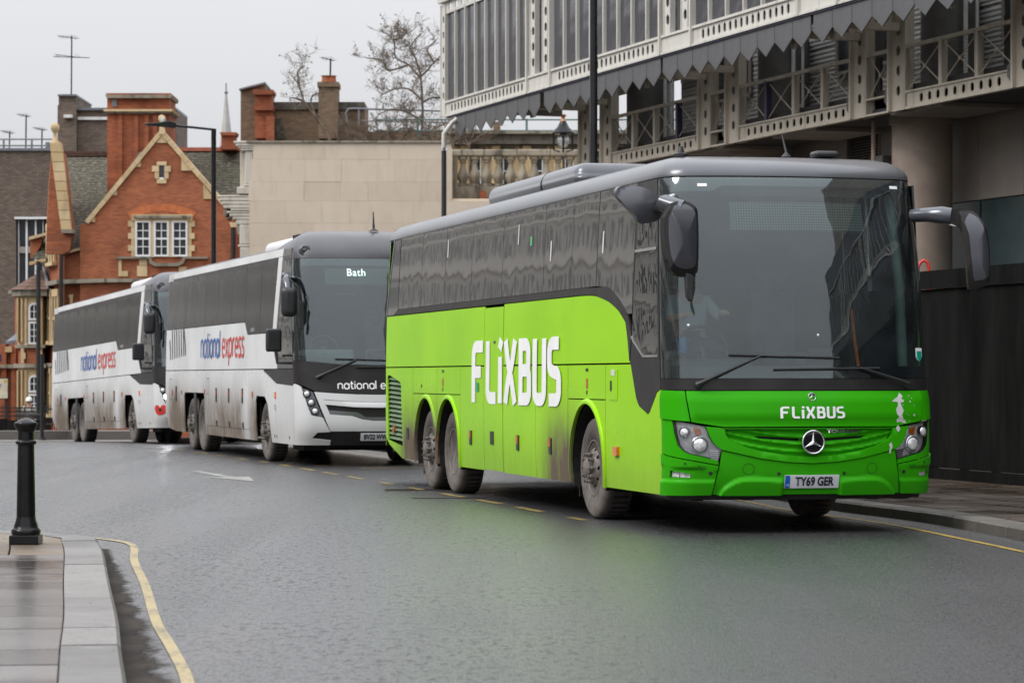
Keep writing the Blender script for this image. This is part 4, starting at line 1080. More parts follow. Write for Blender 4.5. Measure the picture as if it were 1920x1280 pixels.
    for (y, z, w, h, mt) in ((7.97, 1.11, .10, .26, 'black_plastic'), (6.6, 1.11, .10, .26, 'black_plastic'), (5.2, 1.11, .10, .26, 'black_plastic'), (7.95, .58, .09, .10, 'black_plastic'), (6.58, .58, .09, .10, 'black_plastic'), (5.18, .58, .09, .10, 'black_plastic'),
                            (12.8, 1.11, .12, .30, 'black_plastic'), (9.3, 1.16, .06, .09, 'orange_dull'), (4.2, 1.14, .07, .10, 'orange_dull'), (12.1, 1.14, .06, .09, 'orange_dull'), (13.3, 1.1, .1, .06, 'orange_dull'), (2.08, 1.14, .12, .11, 'orange')):
        o = P('handle' if mt == 'black_plastic' else 'side_marker', [(y - w/2, z - h/2), (y - w/2, z + h/2), (y + w/2, z + h/2), (y + w/2, z - h/2)], mt, off=.014, t=.02, grid=False)
        if w == .10: P('marker_lens', [(y - .04, z - .02), (y - .04, z + .09), (y + .04, z + .09), (y + .04, z - .02)], 'orange_dull', o, off=.018, t=.005, grid=False)
    for y, z in ((2.6, .46), (2.25, .45), (2.05, .45), (.95, .45)): P('screw_cap', arc(y, z, .03, 0, 315, 7), 'black_plastic', off=.004, t=.006, grid=False)
    P('door_latch', [(2.10, .90), (2.10, .98), (2.02, .98), (2.02, .90)], 'chrome', off=.02, grid=False)
    for y, z0, z1, w in ((8.92, 1.12, 1.42, .2), (13.55, .98, 1.4, .28)):
        ribbons('hatch_seam', [[(y - w/2, z0), (y - w/2, z1), (y + w/2, z1), (y + w/2, z0), (y - w/2, z0)]], .012, sd, 'trim_black', bus, off=.003)
    # dark cab side
    fy = lambda z: S.yc(z) + .06
    ped = [(S.yc(z) + .004, z) for z in (3.42, 3.1, 2.7, 2.3, 1.9, 1.585)]
    P('cab_pillar', ped + [(1.95, 1.585), (2.01, 2.15), (1.95, 2.5), (1.79, 3.2), (1.765, 3.44)], 'black_gloss', off=.001, holes=[[(fy(1.72), 1.72), (fy(2.2), 2.2), (fy(2.8), 2.8), (1.60, 2.8), (1.78, 1.72)]])
    P('cab_window', [(fy(1.72), 1.72), (fy(2.2), 2.2), (fy(2.8), 2.8), (1.60, 2.8), (1.78, 1.72)], 'cab_glass', t=.004)
    P('pillar_cap', [(S.yc(3.42) + .02, 3.45), (1.74, 3.45), (1.72, 3.56), (1.1, 3.57)], 'black_gloss', off=.004)
    q = Vector((-1, -.2, .1)).to_track_quat('Z', 'Y').to_matrix().to_4x4(); q.translation = Vector(sd(1.35, 3.12))
    MB().lathe([(.06, 0), (.06, .06), (.04, .09), (0, .1)], 12, q).build('side_camera', 'mirror_grey', bus, smooth=60)
    # lettering and stripes on the side
    word_on('side_lettering', 'national', 9.78, 7.62, 1.82, .33, .062, lambda u, v: sd(u, v), 'ne_blue', bus)
    word_on('side_lettering', 'express', 7.38, 5.10, 1.82, .33, .062, lambda u, v: sd(u, v), 'ne_red', bus)
    for k in range(8):
        y = 13.75 - k * .29; top = 2.41 if 0 < k < 7 else 2.2; lo = 1.80 + k * .012
        pts = [(y + .02, 2.20 if k == 0 else top), (y - .10, 1.98), (y - .13, lo)] if k < 7 else [(y + .25, 2.41), (y + .02, 2.10), (y - .05, 1.88)]
        ribbons('side_stripe', [pts], .085, sd, 'stripe_dark', bus, off=.006)
    text('unit_number', 'LEVANTE', .09, lambda u, v: sd(4.3 - u, 2.27 + v), 'white_dull', bus, off=.008)
    # ---- far side and rear
    skin('offside_panel', arch_cut(.9, yl, BO, 2.42, AX, .66), sr, W_, bus, step=.6)
    skin('offside_glass', [(2.3, 2.43), (2.3, 3.42), (yl, 3.42), (yl, 2.43)], sr, 'privacy', bus, step=.6)
    skin('entrance_door', [(.9, 1.2), (.9, 3.35), (2.28, 3.35), (2.28, 1.2)], sr, 'cab_glass', bus, step=.5)
    MB().box(-1.05, 1.05, 14.36, 14.44, .5, 3.4).build('rear_panel', 'white_side', bus)
    for s in (-1, 1):
        m = MB(); vs, fs = [], []; zs = [.55, 1.0, 2.28, 2.8, 3.42]
        for z in zs:
            w = S.w(z)
            for a in range(0, 91, 15): vs.append((s * (w - .25 + .25 * math.cos(R(a))), 14.22 + .25 * math.sin(R(a)), z))
        for j in range(4):
            for q_ in range(6): fs.append((j*7+q_, j*7+q_+1, (j+1)*7+q_+1, (j+1)*7+q_))
        m.add(vs, fs).build('rear_corner', 'white_side', bus, smooth=60)
    # ---- front
    top_l = [(-e + .002, 1.33), (-1.34, 1.338), (-1.222, 1.29), (-1.045, 1.214)]
    for s in (0, 1):
        mm = (lambda p: p) if s == 0 else mir
        sgn = 1 if s else -1
        Hs = [(-1.235, 1.275), (-1.06, 1.205), (-.915, .80), (-1.08, .835), (-1.12, .93), (-1.17, 1.10)]
        Q('corner_panel', mm([(-e + .002, 1.325), (-1.36, 1.335), (-1.24, 1.288)] + [(-1.235, 1.268), (-1.178, 1.10), (-1.128, .93), (-1.088, .828), (-.912, .79), (-.80, .555), (-1.00, .545), (-1.09, .45), (-.79, .415), (-.80, BO), (-e + .002, BO)]), step=.09, relief=lambda u, z: .02 * sm((.55 - z) / .05) * 0)
        hl = Q('headlamp', mm(Hs), 'silver_roof', off=-.012, t=.02, step=.06)
        for i, (cu, cz) in enumerate(((1.148, 1.175), (1.085, 1.032), (1.028, .893))):
            n0 = fnormal(F, sgn * cu, cz, REF); c = Vector(F(sgn * cu, cz)) - n0 * .02; q = n0.to_track_quat('Z', 'Y').to_matrix().to_4x4(); q.translation = c
            MB().lathe([(.066, 0), (.066, .03), (.055, .034), (.05, .02), (.048, .0)], 20, q).build('lamp_ring', 'black_plastic', hl, smooth=40)
            o = MB().lathe([(.050, .01), (.045, .03), (.03, .042), (0, .046)], 16, q).build('main_lamp', 'lamp_lens', hl, smooth=60)
            if i: o['lit'] = 1
        Q('fog_recess', mm([(-1.09, .45), (-1.00, .545), (-.80, .555), (-.79, .415)]), 'trim_black', off=-.05, t=0)
    Q('nose_panel', [(-1.035, 1.205), (-.7, 1.18), (-.35, 1.163), (0, 1.157), (.35, 1.163), (.7, 1.18), (1.035, 1.205), (.80, .566), (-.80, .566)], step=.1,
      holes=[[(-.888, 1.083), (-.5, 1.052), (0, 1.036), (.5, 1.052), (.888, 1.083), (.80, .84), (.45, .815), (.28, .76), (.1, .735), (-.1, .735), (-.28, .76), (-.45, .815), (-.80, .84)]])
    Q('grille_bar', [(-.882, 1.075), (-.5, 1.045), (0, 1.03), (.5, 1.045), (.882, 1.075), (.868, 1.0), (.4, .955), (0, .945), (-.4, .955), (-.868, 1.0)], off=-.004, relief=lambda u, z: .02 * sm((1.06 - z) / .06))
    Q('grille_slot', [(-.87, .995), (-.4, .95), (0, .94), (.4, .95), (.87, .995), (.84, .915), (.36, .88), (.22, .80), (-.22, .80), (-.36, .88), (-.84, .915)], 'trim_black', off=-.03, t=0)
    Q('grille_lip', [(-.835, .91), (-.36, .875), (-.22, .795), (.22, .795), (.36, .875), (.835, .91), (.80, .845), (.45, .82), (.28, .765), (.1, .74), (-.1, .74), (-.28, .765), (-.45, .82), (-.80, .845)], 'silver_roof', off=-.005)
    Q('lower_bumper', [(-.79, .56), (.79, .56), (.79, .33), (-.79, .33)], 'trim_black', off=-.02, t=.05)
    Q('windscreen_apron', [(-e + .002, 1.345), (-1.345, 1.352), (-1.20, 1.303), (-1.03, 1.222), (-.7, 1.192), (-.35, 1.175), (0, 1.169), (.35, 1.175), (.7, 1.192), (1.03, 1.222), (1.20, 1.303), (1.345, 1.352), (e - .002, 1.345), (e - .002, 1.72), (.6, 1.65), (0, 1.635), (-.6, 1.65), (-e + .002, 1.72)], 'trim_black', step=.1, off=.001)
    Q('windscreen', [(-e + .03, 1.725), (-.6, 1.655), (0, 1.64), (.6, 1.655), (e - .03, 1.725), (e - .03, 3.385), (-e + .03, 3.385)], 'windscreen', t=0, step=.12)
    Q('windscreen_edge', [(-e + .002, 1.715), (0, 1.63), (e - .002, 1.715), (e - .002, 3.392), (-e + .002, 3.392)], 'black_gloss', off=-.004, t=.02, step=.15,
      holes=[[(-e + .10, 1.80), (0, 1.70), (e - .10, 1.80), (e - .10, 3.27), (-e + .10, 3.27)]])
    word_on('front_lettering', 'national express', -.655, .655, 1.252, .088, .020, F, 'white_paint', bus, off=.005)
    def on(u, z, o=.05): return Vector(F(u, z)) + fnormal(F, u, z, REF) * o
    for a, b_, c1, c2 in (((-.984, 1.432), (-.354, 1.712), (-.692, 1.735), (.16, 1.712)), ((.95, 1.43), (.50, 1.60), (-.35, 1.60), (.75, 1.61))):
        w_ = MB().tube([on(*a, .02), on(a[0] * .8 + b_[0] * .2, a[1] * .8 + b_[1] * .2, .06), on(*b_, .05)], [.035, .022, .012], 8).build('wiper', 'black_plastic', bus, smooth=50)
        MB().tube([on(c1[0] + (c2[0] - c1[0]) * k / 8, c1[1] + (c2[1] - c1[1]) * k / 8, .022) for k in range(9)], .014, 6).build('wiper_blade', 'rubber', w_)
    # cab interior
    MB().box(-1.15, 1.15, 1.2, 3.0, 1.30, 1.35).build('cab_floor', 'interior', bus)
    MB().box(-1.12, 1.12, 2.9, 2.95, 1.3, 3.4).build('cab_bulkhead', 'interior', bus)
    MB().box(-1.1, 1.1, 1.1, 2.9, 3.34, 3.38).build('cab_ceiling', 'interior', bus)
    m = MB(); m.box(-1.12, 1.12, .82, 1.3, 1.45, 1.72); m.box(-1.05, -.2, .95, 1.45, 1.65, 1.90); m.build('dashboard', 'dash_pale', bus, smooth=40, bevel=.06, seg=3)
    m = MB(); m.tube([(-.62 + .24 * math.cos(2*math.pi*i/24), 1.42 + .1 * math.sin(2*math.pi*i/24), 1.93 + .2 * math.sin(2*math.pi*i/24)) for i in range(25)], .018, 8, cap=False); m.tube([(-.62, 1.42, 1.93), (-.62, 1.25, 1.7)], .05, 8); m.build('steering_wheel', 'dash', bus, smooth=60)
    for x in (-.62, .5):
        m = MB(); m.box(x - .25, x + .25, 1.8, 2.2, 1.7, 1.85); m.box(x - .25, x + .25, 2.2, 2.35, 1.8, 2.6); m.build('seat', 'seat', bus, smooth=40, bevel=.05, seg=3)
    MB().tube([(.0, .95, 1.74), (.0, .95, 1.88), (.05, .95, 1.90), (.7, .95, 1.90), (.75, .95, 1.86), (.75, .95, 1.74)], .012, 6).build('dash_rail', 'chrome', bus)
    db = skin('destination_board', [(-.82, 2.97), (.82, 2.97), (.82, 3.24), (-.82, 3.24)], F, 'board_dark', bus, off=-.05, t=.04, grid=False)
    tx = text('destination_text', 'Bath', .17, lambda u, v: F(-.28 + u, 3.165 + v), 'board_white', db, off=-.044, bold=.001, spacing=1.1); tx['lit'] = 2
    MB().box(-.5, -.2, .98, 1.02, 2.80, 2.84).build('sun_visor_arm', 'dash', bus)
    # mirrors
    m = MB(); m.tube([(-1.20, .95, 3.05), (-1.40, .62, 3.07), (-1.45, .42, 3.0), (-1.43, .36, 2.84)], [.05, .06, .075, .065], 10)
    arm = m.build('mirror_arm', 'mirror_grey', bus, smooth=60)
    m = MB(); m.box(-1.55, -1.29, .26, .46, 2.42, 2.90); m.build('mirror_housing', 'black_plastic', arm, smooth=60, bevel=.085, seg=5)
    MB().box(-1.52, -1.32, .462, .468, 2.48, 2.84).build('mirror_glass', 'mirror_glass', arm)
    m = MB(); m.tube([(-1.40, .4, 3.03), (-1.28, .32, 2.9), (-1.22, .30, 2.65)], .018, 6); m.box(-1.265, -1.19, .27, .33, 2.22, 2.66); m.build('kerb_mirror', 'black_plastic', arm, smooth=60, bevel=.03, seg=3)
    m = MB(); m.box(-1.66, -1.40, 1.05, 1.18, 1.86, 2.24); lm = m.build('lower_mirror', 'black_plastic', bus, smooth=60, bevel=.04, seg=4)
    m = MB(); m.tube([(-1.5, 1.1, 1.9), (-1.48, 1.05, 1.68), (-1.30, 1.0, 1.68)], .03, 8); m.tube([(-1.40, 1.05, 1.8), (-1.30, 1.05, 1.8)], .02, 6); m.build('mirror_bracket', 'black_plastic', lm)
    MB().box(1.42, 1.66, .1, .25, 2.42, 2.90).build('mirror_housing', 'black_plastic', bus, smooth=60, bevel=.07, seg=4)
    MB().tube([(1.2, .9, 3.05), (1.4, .6, 3.05), (1.54, .2, 2.95)], .05, 8).build('mirror_arm', 'mirror_grey', bus, smooth=60)
    # wheel housings and wheels
    for i, (cy, cz) in enumerate(AX):
        MB().box(-1.20, -.72, cy - .72, cy - .70, .4, 1.3).build('wheel_housing', 'dark_inner', bus); MB().box(-1.20, -.72, cy + .70, cy + .72, .4, 1.3).build('wheel_housing', 'dark_inner', bus)
    MB().box(-1.27, -.72, 9.2, 12.0, 1.2, 1.25).build('wheel_housing', 'dark_inner', bus)
    return bus, AX
MT['dash_pale'] = M('pale_dashboard', (.30, .33, .33), .6, var=.1)
MT['board_dark'] = M('board_dark', (.08, .10, .09), .5)
def emis(name, col, s):
    b = MatB(name); return b.pbr(col, .4, emit=col, estr=s)
MT['board_white'] = emis('lit_led_text', (.9, .95, .9), 1.6)
MT['lamp_lit'] = emis('lit_headlamp', (.92, .93, 1.0), 60.0)
MT['poppy_red'] = M('poppy_red', (.55, .03, .015), .5, var=.2, vs=10)

def front_poppy(parent, S, cu, cz):
    F = S.front; fm = lambda u, v: F(cu + u, cz + v)
    o = skin('poppy_emblem', bez([(0, .05), (.06, .11), (.13, .08), (.145, .0), (.10, -.07), (.03, -.11), (-.06, -.11), (-.12, -.05), (-.15, .03), (-.11, .10), (-.04, .10), (0, .05)], 3)[:-1], fm, 'poppy_red', parent, off=.006, t=0, step=.06)
    skin('poppy_centre', arc(0, 0, .035, 0, 330, 11), fm, 'black_plastic', o, off=.009, t=0, grid=False)
# ---------------------------------------------------------------- ground
def gz(Y):
    """height of the street: level, then dipping beyond the crest"""
    if Y < 56: return 0.0
    if Y < 76: return -.00078 * (Y - 56) ** 2
    return -.00078 * 400 - .0312 * (Y - 76)

# wet asphalt
b = MatB('wet_asphalt')
g1 = b.noise(52, 4, b.vec(1, .22, 1), .75); g2 = b.noise(17, 6, b.vec(1, .35, 1), .75); sp = b.voro(95); n3 = b.noise(160, 3); big = b.noise(.5, 3, b.vec(1, .5, 1)); tr = b.noise(.55, 3, b.vec(1.8, .08, 1))
c = b.mix(g1.ss(.38, .66), (.014, .014, .015), (.060, .060, .063))
c = b.mix(sp.lt(.10) * .5, c, (.16, .155, .15))
fl = ((g2.ss(.50, .62)) * (big.ss(.38, .66) * .7 + .3) + g1.ss(.48, .62) * .75).cl()
wet = (tr * .6 + big * .4).ss(.36, .62)
rough = (wet * -.12 + .40 + fl * .4).mx(.15)
hh = sp.ss(.0, .75) + n3 * .5 + g1 * .9
MT['asphalt'] = b.pbr(c, rough, spec=.5, normal=b.bump(hh, .004, .85), coat=(wet * .25 + .56) * (1 - fl * .85), coatr=(wet * -.08 + .30))
b.nt.links.new(b.bump(hh, .0018, .9), b.p.inputs['Coat Normal'])
MT['asphalt'].name = 'wet_asphalt'
b = MatB('damp_gutter'); n = b.noise(2.4, 6); MT['gutter'] = b.pbr(b.mix(n.ss(.35, .65), (.018, .014, .011), (.035, .028, .023)), n.ss(.3, .7) * .1 + .85, spec=.1, normal=b.bump(b.noise(120, 3), .003, .5))
def worn_paint(name, col, thr=.40, sc=28):
    b = MatB(name); n = b.noise(sc, 6, rough=.75); n2 = b.noise(1.8, 5); k = (n + n2 * .5).ss(thr, thr + .22) * (b.noise(75, 4, rough=.8).ss(.36, .50) * .6 + .4)
    c = b.mix(k, (.045, .043, .04), col); return b.pbr(c, .38, normal=b.bump(b.noise(140, 3), .003, .5))
MT['yellow_line'] = worn_paint('yellow_road_paint', (.42, .32, .13), .56)
MT['yellow_bay'] = worn_paint('worn_yellow_paint', (.38, .28, .07), .58)
MT['yellow_kerb'] = worn_paint('yellow_kerb_paint', (.48, .33, .05), .55)
MT['white_road'] = worn_paint('worn_white_paint', (.42, .42, .39), .60)
def paving(name, c1, c2, rough, wetk=.25, bs_=.6):
    b = MatB(name); nt = b.nt; n = b.noise(1.7, 6); n2 = b.noise(55, 4); n3 = b.noise(.8, 4)
    oi = nt.nodes.new('ShaderNodeObjectInfo'); rr = X(nt, oi.outputs['Random'])
    c = b.mix((n * .6 + rr * .55).ss(.25, .85), c1, c2); c = b.mix(n2.ss(.50, .68) * .5, c, tuple(v * .5 for v in c1)); n4 = b.noise(7, 5, rough=.65); c = b.mix(n4.ss(.52, .70) * .4, c, tuple(v * .55 for v in c1)); c = b.mix(b.noise(3.1, 5).ss(.55, .72) * .3, c, tuple(min(1, v * 1.3) for v in c2))
    return b.pbr(c, (rough - n3.ss(.45, .65) * wetk + rr * .08).mx(.06), spec=.6, normal=b.bump(n2 + n * 1.5, .0025, bs_))
MT['slab'] = paving('wet_york_slab', (.085, .070, .064), (.155, .135, .127), .17, .10, .25)
MT['slab_brown'] = paving('brown_stone_slab', (.10, .070, .045), (.17, .12, .075), .50, .2)
MT['kerb'] = paving('granite_kerb', (.13, .122, .115), (.215, .20, .19), .52, .12)
MT['kerb_dark'] = paving('dark_granite_kerb', (.075, .068, .06), (.14, .125, .11), .55, .12)
MT['joint'] = M('dirty_joint', (.035, .030, .024), .9, var=.4, vs=8)

# street surface: one sheet, graded along the view
def street():
    mb = MB(); ys = [-60, 0, 20, 40, 56] + [56 + 2 * i for i in range(1, 11)] + [90, 110, 140, 200, 400, 1500]
    xs = [-400, -60, -20, 0, 20, 60, 400]
    for y in ys:
        for x in xs: mb.v.append((x, y, gz(y)))
    n = len(xs)
    for j in range(len(ys) - 1):
        for i in range(n - 1): mb.f.append((j*n+i, j*n+i+1, (j+1)*n+i+1, (j+1)*n+i))
    o = mb.build('road', 'asphalt', smooth='all'); tag(o, 'wide wet grey asphalt road shining under a white sky', kind='structure')
street()

def strip(name, pts, w, mat, label, z=.004, parent=None, kind='structure', dashes=None, side=0):
    """painted line of width w along ground points; side shifts it sideways"""
    mb = MB(); d = dense(pts, .4, False)
    L = []
    for i, p in enumerate(d):
        a = d[max(i-1, 0)]; c = d[min(i+1, len(d)-1)]; dx, dy = c[0]-a[0], c[1]-a[1]; l = math.hypot(dx, dy); nx, ny = -dy/l, dx/l
        L.append((p, nx, ny))
    acc = 0; on = True; vs = []
    for i in range(len(d) - 1):
        seg = math.hypot(d[i+1][0]-d[i][0], d[i+1][1]-d[i][1]); acc += seg
        if dashes and (acc % (dashes[0] + dashes[1])) > dashes[0]: continue
        q = []
        for (p, nx, ny), s in ((L[i], -1), (L[i], 1), (L[i+1], 1), (L[i+1], -1)):
            x, y = p[0] + nx * (side + s * w / 2), p[1] + ny * (side + s * w / 2); q.append((x, y, gz(y) + z))
        mb.add(q, [(0, 1, 2, 3)])
    o = mb.build(name, mat, parent); 
    if kind: o['kind'] = kind
    if label: o['label'] = label
    return o

# right-hand kerb and pavement
KR = [(12.5, -6), (9.2, 2), (7.4, 9), (5.85, 16), (5.0, 21), (4.52, 25.1), (4.12, 28.2), (3.46, 31), (3.04, 33.8), (1.75, 39), (.42, 45), (-1.0, 50), (-2.9, 56.5), (-5.1, 63.5), (-7.6, 71), (-10.8, 80)]
def along(poly, s0):
    acc = 0
    for a, b_ in zip(poly[:-1], poly[1:]):
        l = math.hypot(b_[0]-a[0], b_[1]-a[1])
        if acc + l >= s0:
            t = (s0 - acc) / l; return (a[0] + (b_[0]-a[0])*t, a[1] + (b_[1]-a[1])*t), ((b_[0]-a[0])/l, (b_[1]-a[1])/l)
        acc += l
    return poly[-1], ((b_[0]-a[0])/l, (b_[1]-a[1])/l)
KS = bez(KR, 6)
strip('road_marking', [(x, y) for x, y in KS if 4 < y < 60], .065, 'yellow_kerb', 'thin worn yellow line along the right-hand kerb', z=.005, side=.46)
def kerb_run(path, w, h, joint, side, mat, parent, s0, s1, top_extra=0):
    s = s0; k = 0
    while s < s1:
        l = joint * rnd.uniform(.9, 1.1); mb = MB(); n = 2
        ps = [along(path, s + (l - .012) * i / n) for i in range(n + 1)]
        dz = rnd.uniform(-.003, .003); vs = []
        for (p, d) in ps:
            nx, ny = d[1] * side, -d[0] * side; g0 = gz(p[1])
            for o_, z_ in ((0, -.1), (0, h - .02 + dz), (.02, h + dz), (w, h + dz), (w, -.1)): vs.append((p[0] + nx * o_, p[1] + ny * o_, g0 + z_))
        fs = []
        for i in range(n):
            for q in range(4): fs.append((i*5+q, i*5+q+1, (i+1)*5+q+1, (i+1)*5+q))
        fs += [(0, 1, 2, 3, 4), tuple(n*5 + q for q in (4, 3, 2, 1, 0))]
        mb.add(vs, fs).build('kerb_stone', mat, parent); s += l
rp = thing('pavement', 'dark wet brown pavement and kerb in front of the black hoarding', None, (0, 0, 0), kind='structure')
kerb_run(KS, .30, .115, .92, 1, 'kerb_dark', rp, 6, 84)
mb = MB(); far = [(x + 30 + max(0, y) * .1, y) for x, y in KR]
for (x, y) in KR: mb.v.append((x + .26, y, gz(y) + .085))
for (x, y) in KR: mb.v.append((x + 34, y, gz(y) + .085))
n = len(KR)
for i in range(n - 1): mb.f.append((i, i + 1, n + i + 1, n + i))
mb.build('pavement_bed', 'joint', rp)
MT['slab_dark'] = paving('dark_wet_paver', (.050, .036, .026), (.095, .070, .050), .34, .2)
_pav = MB()
_d = Vector((-.2369, .9715)); _e = Vector((.9715, .2369))
for i in range(0, 9):
    for j in range(0, 60):
        L0 = 14 + j * .62 + (i % 2) * .31
        p, d = along(KS, L0)
        if p[1] > 48: break
        nx, ny = d[1], -d[0]; a = .315 + i * .46
        c = Vector((p[0] + nx * (a + .22), p[1] + ny * (a + .22), .115)); m = Matrix.Translation(c) @ Matrix.Rotation(math.atan2(d[1], d[0]), 4, 'Z')
        if i < 6 and p[1] > 20 and L0 > 20:
            MB().box(-.302, .302, -.222, .222, -.06, rnd.uniform(-.003, .003), m).build('paving_slab', 'slab_dark', rp)
        else: _pav.box(-.302, .302, -.222, .222, -.06, 0, m)
tag(_pav.build('paving_slabs', 'slab_dark', rp), 'further paving slabs of the right-hand pavement', kind='stuff')

# the pavement corner at lower left
lp = thing('pavement', 'pale grey wet paved street corner with granite kerb around the bollard', None, (0, 0, 0), kind='structure')
KL = [(1.2, -6), (.15, 1), (-.78, 6.5), (-1.69, 12.5), (-1.95, 14.2), (-2.23, 16.1), (-2.65, 18.75), (-3.18, 22.15), (-3.42, 23.5), (-3.52, 24.0), (-3.62, 24.2)]
KLs = [p for p in bez(KL[:-2], 5)] + [(-3.49, 23.95), (-3.60, 24.22), (-3.85, 24.5), (-4.6, 25.15), (-5.6, 26.1), (-7.2, 27.7), (-10, 31), (-15, 37), (-24, 46)]
kerb_run(KLs, .30, .10, 1.05, -1, 'kerb', lp, 8, 56)
mb = MB()
for (x, y) in KLs: mb.v.append((x - .2, y, .07))
for (x, y) in KLs: mb.v.append((min(x - 14, -12), y - 10 if y > 22 else y, .07))
n = len(KLs)
for i in range(n - 1): mb.f.append((i, n + i, n + i + 1, i + 1))
mb.build('pavement_bed', 'joint', lp)
# slab courses square to the kerb
_y = 10.5; row = 0
inner = lambda y: (along_x(y) - .309)
def along_x(y):
    for a, b_ in zip(KLs[:-1], KLs[1:]):
        if a[1] <= y <= b_[1] and b_[1] > a[1]: return a[0] + (b_[0]-a[0]) * (y-a[1]) / (b_[1]-a[1])
    return -3.5
while _y < 25.0:
    hgt = rnd.choice((.60, .66, .72, .75)); row += 1
    y0, y1 = _y, min(_y + hgt - .020, 24.6)
    xe0, xe1 = inner(y0), inner(y1)
    x = 0.0; k = 0
    brown = y0 > 21.3
    while x < 3.4:
        wd = (rnd.uniform(.55, .8) if k == 0 and row % 2 else rnd.uniform(.75, 1.05)) if not brown else .42
        skew = .10
        dz = rnd.uniform(-.0035, .0035)
        q = [(xe0 - x - wd + .012, y0 - skew * (x + wd)), (xe0 - x, y0 - skew * x), (xe1 - x, y1 - skew * x), (xe1 - x - wd + .012, y1 - skew * (x + wd))]
        if y1 > 24.0 and q[2][0] < -3.7: q = [(a, min(b_, 24.35 - (a + 3.7) * .9 * -1 if False else b_)) for a, b_ in q]
        vs = [(a, b_, .03) for a, b_ in q] + [(a, b_, .10 + dz + rnd.uniform(-.0008, .0008)) for a, b_ in q]
        MB().add(vs, [(0, 3, 2, 1), (4, 5, 6, 7), (0, 1, 5, 4), (1, 2, 6, 5), (2, 3, 7, 6), (3, 0, 4, 7)]).build('paving_slab', 'slab_brown' if brown else 'slab', lp, bevel=.004)
        x += wd; k += 1
    _y += hgt
YL = [(-1.0, 9.5), (-1.30, 11.5), (-1.54, 13.5), (-1.82, 15.2), (-2.1, 16.8), (-2.54, 19.7), (-2.96, 22.3), (-3.16, 23.8), (-3.30, 24.6), (-3.52, 25.15), (-3.95, 25.75), (-4.9, 26.7), (-6.2, 28.1), (-9, 31.4), (-14, 37.4), (-23, 46.6)]
strip('road_marking', bez(YL, 5), .064, 'yellow_line', 'bright yellow line curving round the kerb at the bollard', z=.006)
# damp gutter beside that kerb
b = MatB('muddy_gutter'); nt = b.nt
at = nt.nodes.new('ShaderNodeAttribute'); at.attribute_name = 'edge'; ed = X(nt, at.outputs['Fac'])
n = b.noise(2.4, 6); n2 = b.noise(14, 6, rough=.7); k = (ed * -1 + 1 + (n2 - .5) * .9 + (n - .5) * .8).ss(.28, .62)
p_ = nt.nodes.new('ShaderNodeBsdfPrincipled'); p_.inputs['Roughness'].default_value = .8; p_.inputs['Specular IOR Level'].default_value = .15
nt.links.new(b.mix(n.ss(.35, .65), (.020, .015, .012), (.045, .036, .029)), p_.inputs['Base Color']); tr = nt.nodes.new('ShaderNodeBsdfTransparent'); mx = nt.nodes.new('ShaderNodeMixShader')
nt.links.new(k.o, mx.inputs[0]); nt.links.new(tr.outputs[0], mx.inputs[1]); nt.links.new(p_.outputs[0], mx.inputs[2]); nt.links.new(mx.outputs[0], b.out.inputs['Surface']); MT['mud'] = b.m
mb = MB(); gp = [(x, y) for x, y in dense(KLs, .3, False) if 8 < y < 24.0]; ev = []
for (x, y) in gp:
    w = .20 + .16 * max(0, (22 - y) / 8)
    for q in range(4): mb.v.append((x - .02 + w * q / 3, y, .0025)); ev.append(q / 3)
for i in range(len(gp) - 1):
    for q in range(3): mb.f.append((4*i+q, 4*i+q+1, 4*i+5+q, 4*i+4+q))
go = mb.build('gutter', 'mud'); at_ = go.data.attributes.new('edge', 'FLOAT', 'POINT')
for i, v in enumerate(ev): at_.data[i].value = v
tag(go, 'dark muddy gutter strip beside the left kerb', kind='structure')

# bay markings and arrow
BAY = [(.86, 28.7), (.71, 29.3), (.09, 32), (-1.5, 38.3), (-3.9, 47.7), (-5.6, 53.5), (-7.4, 59)]
strip('road_marking', [(x - .12, y) for x, y in BAY], .10, 'yellow_bay', 'broken yellow bay line beneath the coach sides', z=.005, dashes=(1.0, 1.0))
for p, q in (((.9, 31.0), (1.9, 31.6)), ((1.9, 31.6), (1.0, 33.2)), ((-.6, 38.2), (.6, 39.0)), ((-3.2, 46.2), (-2.0, 47.0)), ((-.2, 35.6), (1.2, 36.0)), ((-2.4, 45.0), (-1.3, 45.4))):
    strip('road_marking', [p, q], .10, 'yellow_bay', 'short worn yellow stroke of the bay lettering under a coach', z=.0055)
mb = MB(); ax = Vector((1.31, -4.3)).normalized(); 
def gpt(s, t, o=Vector((-4.85, 43.6))): d = ax * s + Vector((ax.y, -ax.x)) * -t; return (o.x + d.x, o.y + d.y, .005)
mb.add([gpt(0, -.08), gpt(2.6, -.08), gpt(2.6, .08), gpt(0, .08)], [(0, 1, 2, 3)])
mb.add([gpt(2.6, -.30), gpt(4.4, 0.0), gpt(2.6, .30)], [(0, 1, 2)])
tag(mb.build('road_marking', 'white_road'), 'faded white arrow painted in the middle of the road', kind='structure')
# longitudinal tar seams and a small iron cover
for x, y, w, l in ((-1.25, 36.4, .75, .55), (-.75, 33.9, .9, .12), (-.1, 33.3, .7, .07)):
    mb = MB(); mb.v += [(x - w/2, y - l/2, .0045), (x + w/2, y - l/2 + .1, .0045), (x + w/2, y + l/2 + .1, .0045), (x - w/2, y + l/2, .0045)]; mb.f.append((0, 1, 2, 3))
    tag(mb.build('tar_patch', 'gutter'), 'small dark tar patch beside the coach wheels', kind='structure')
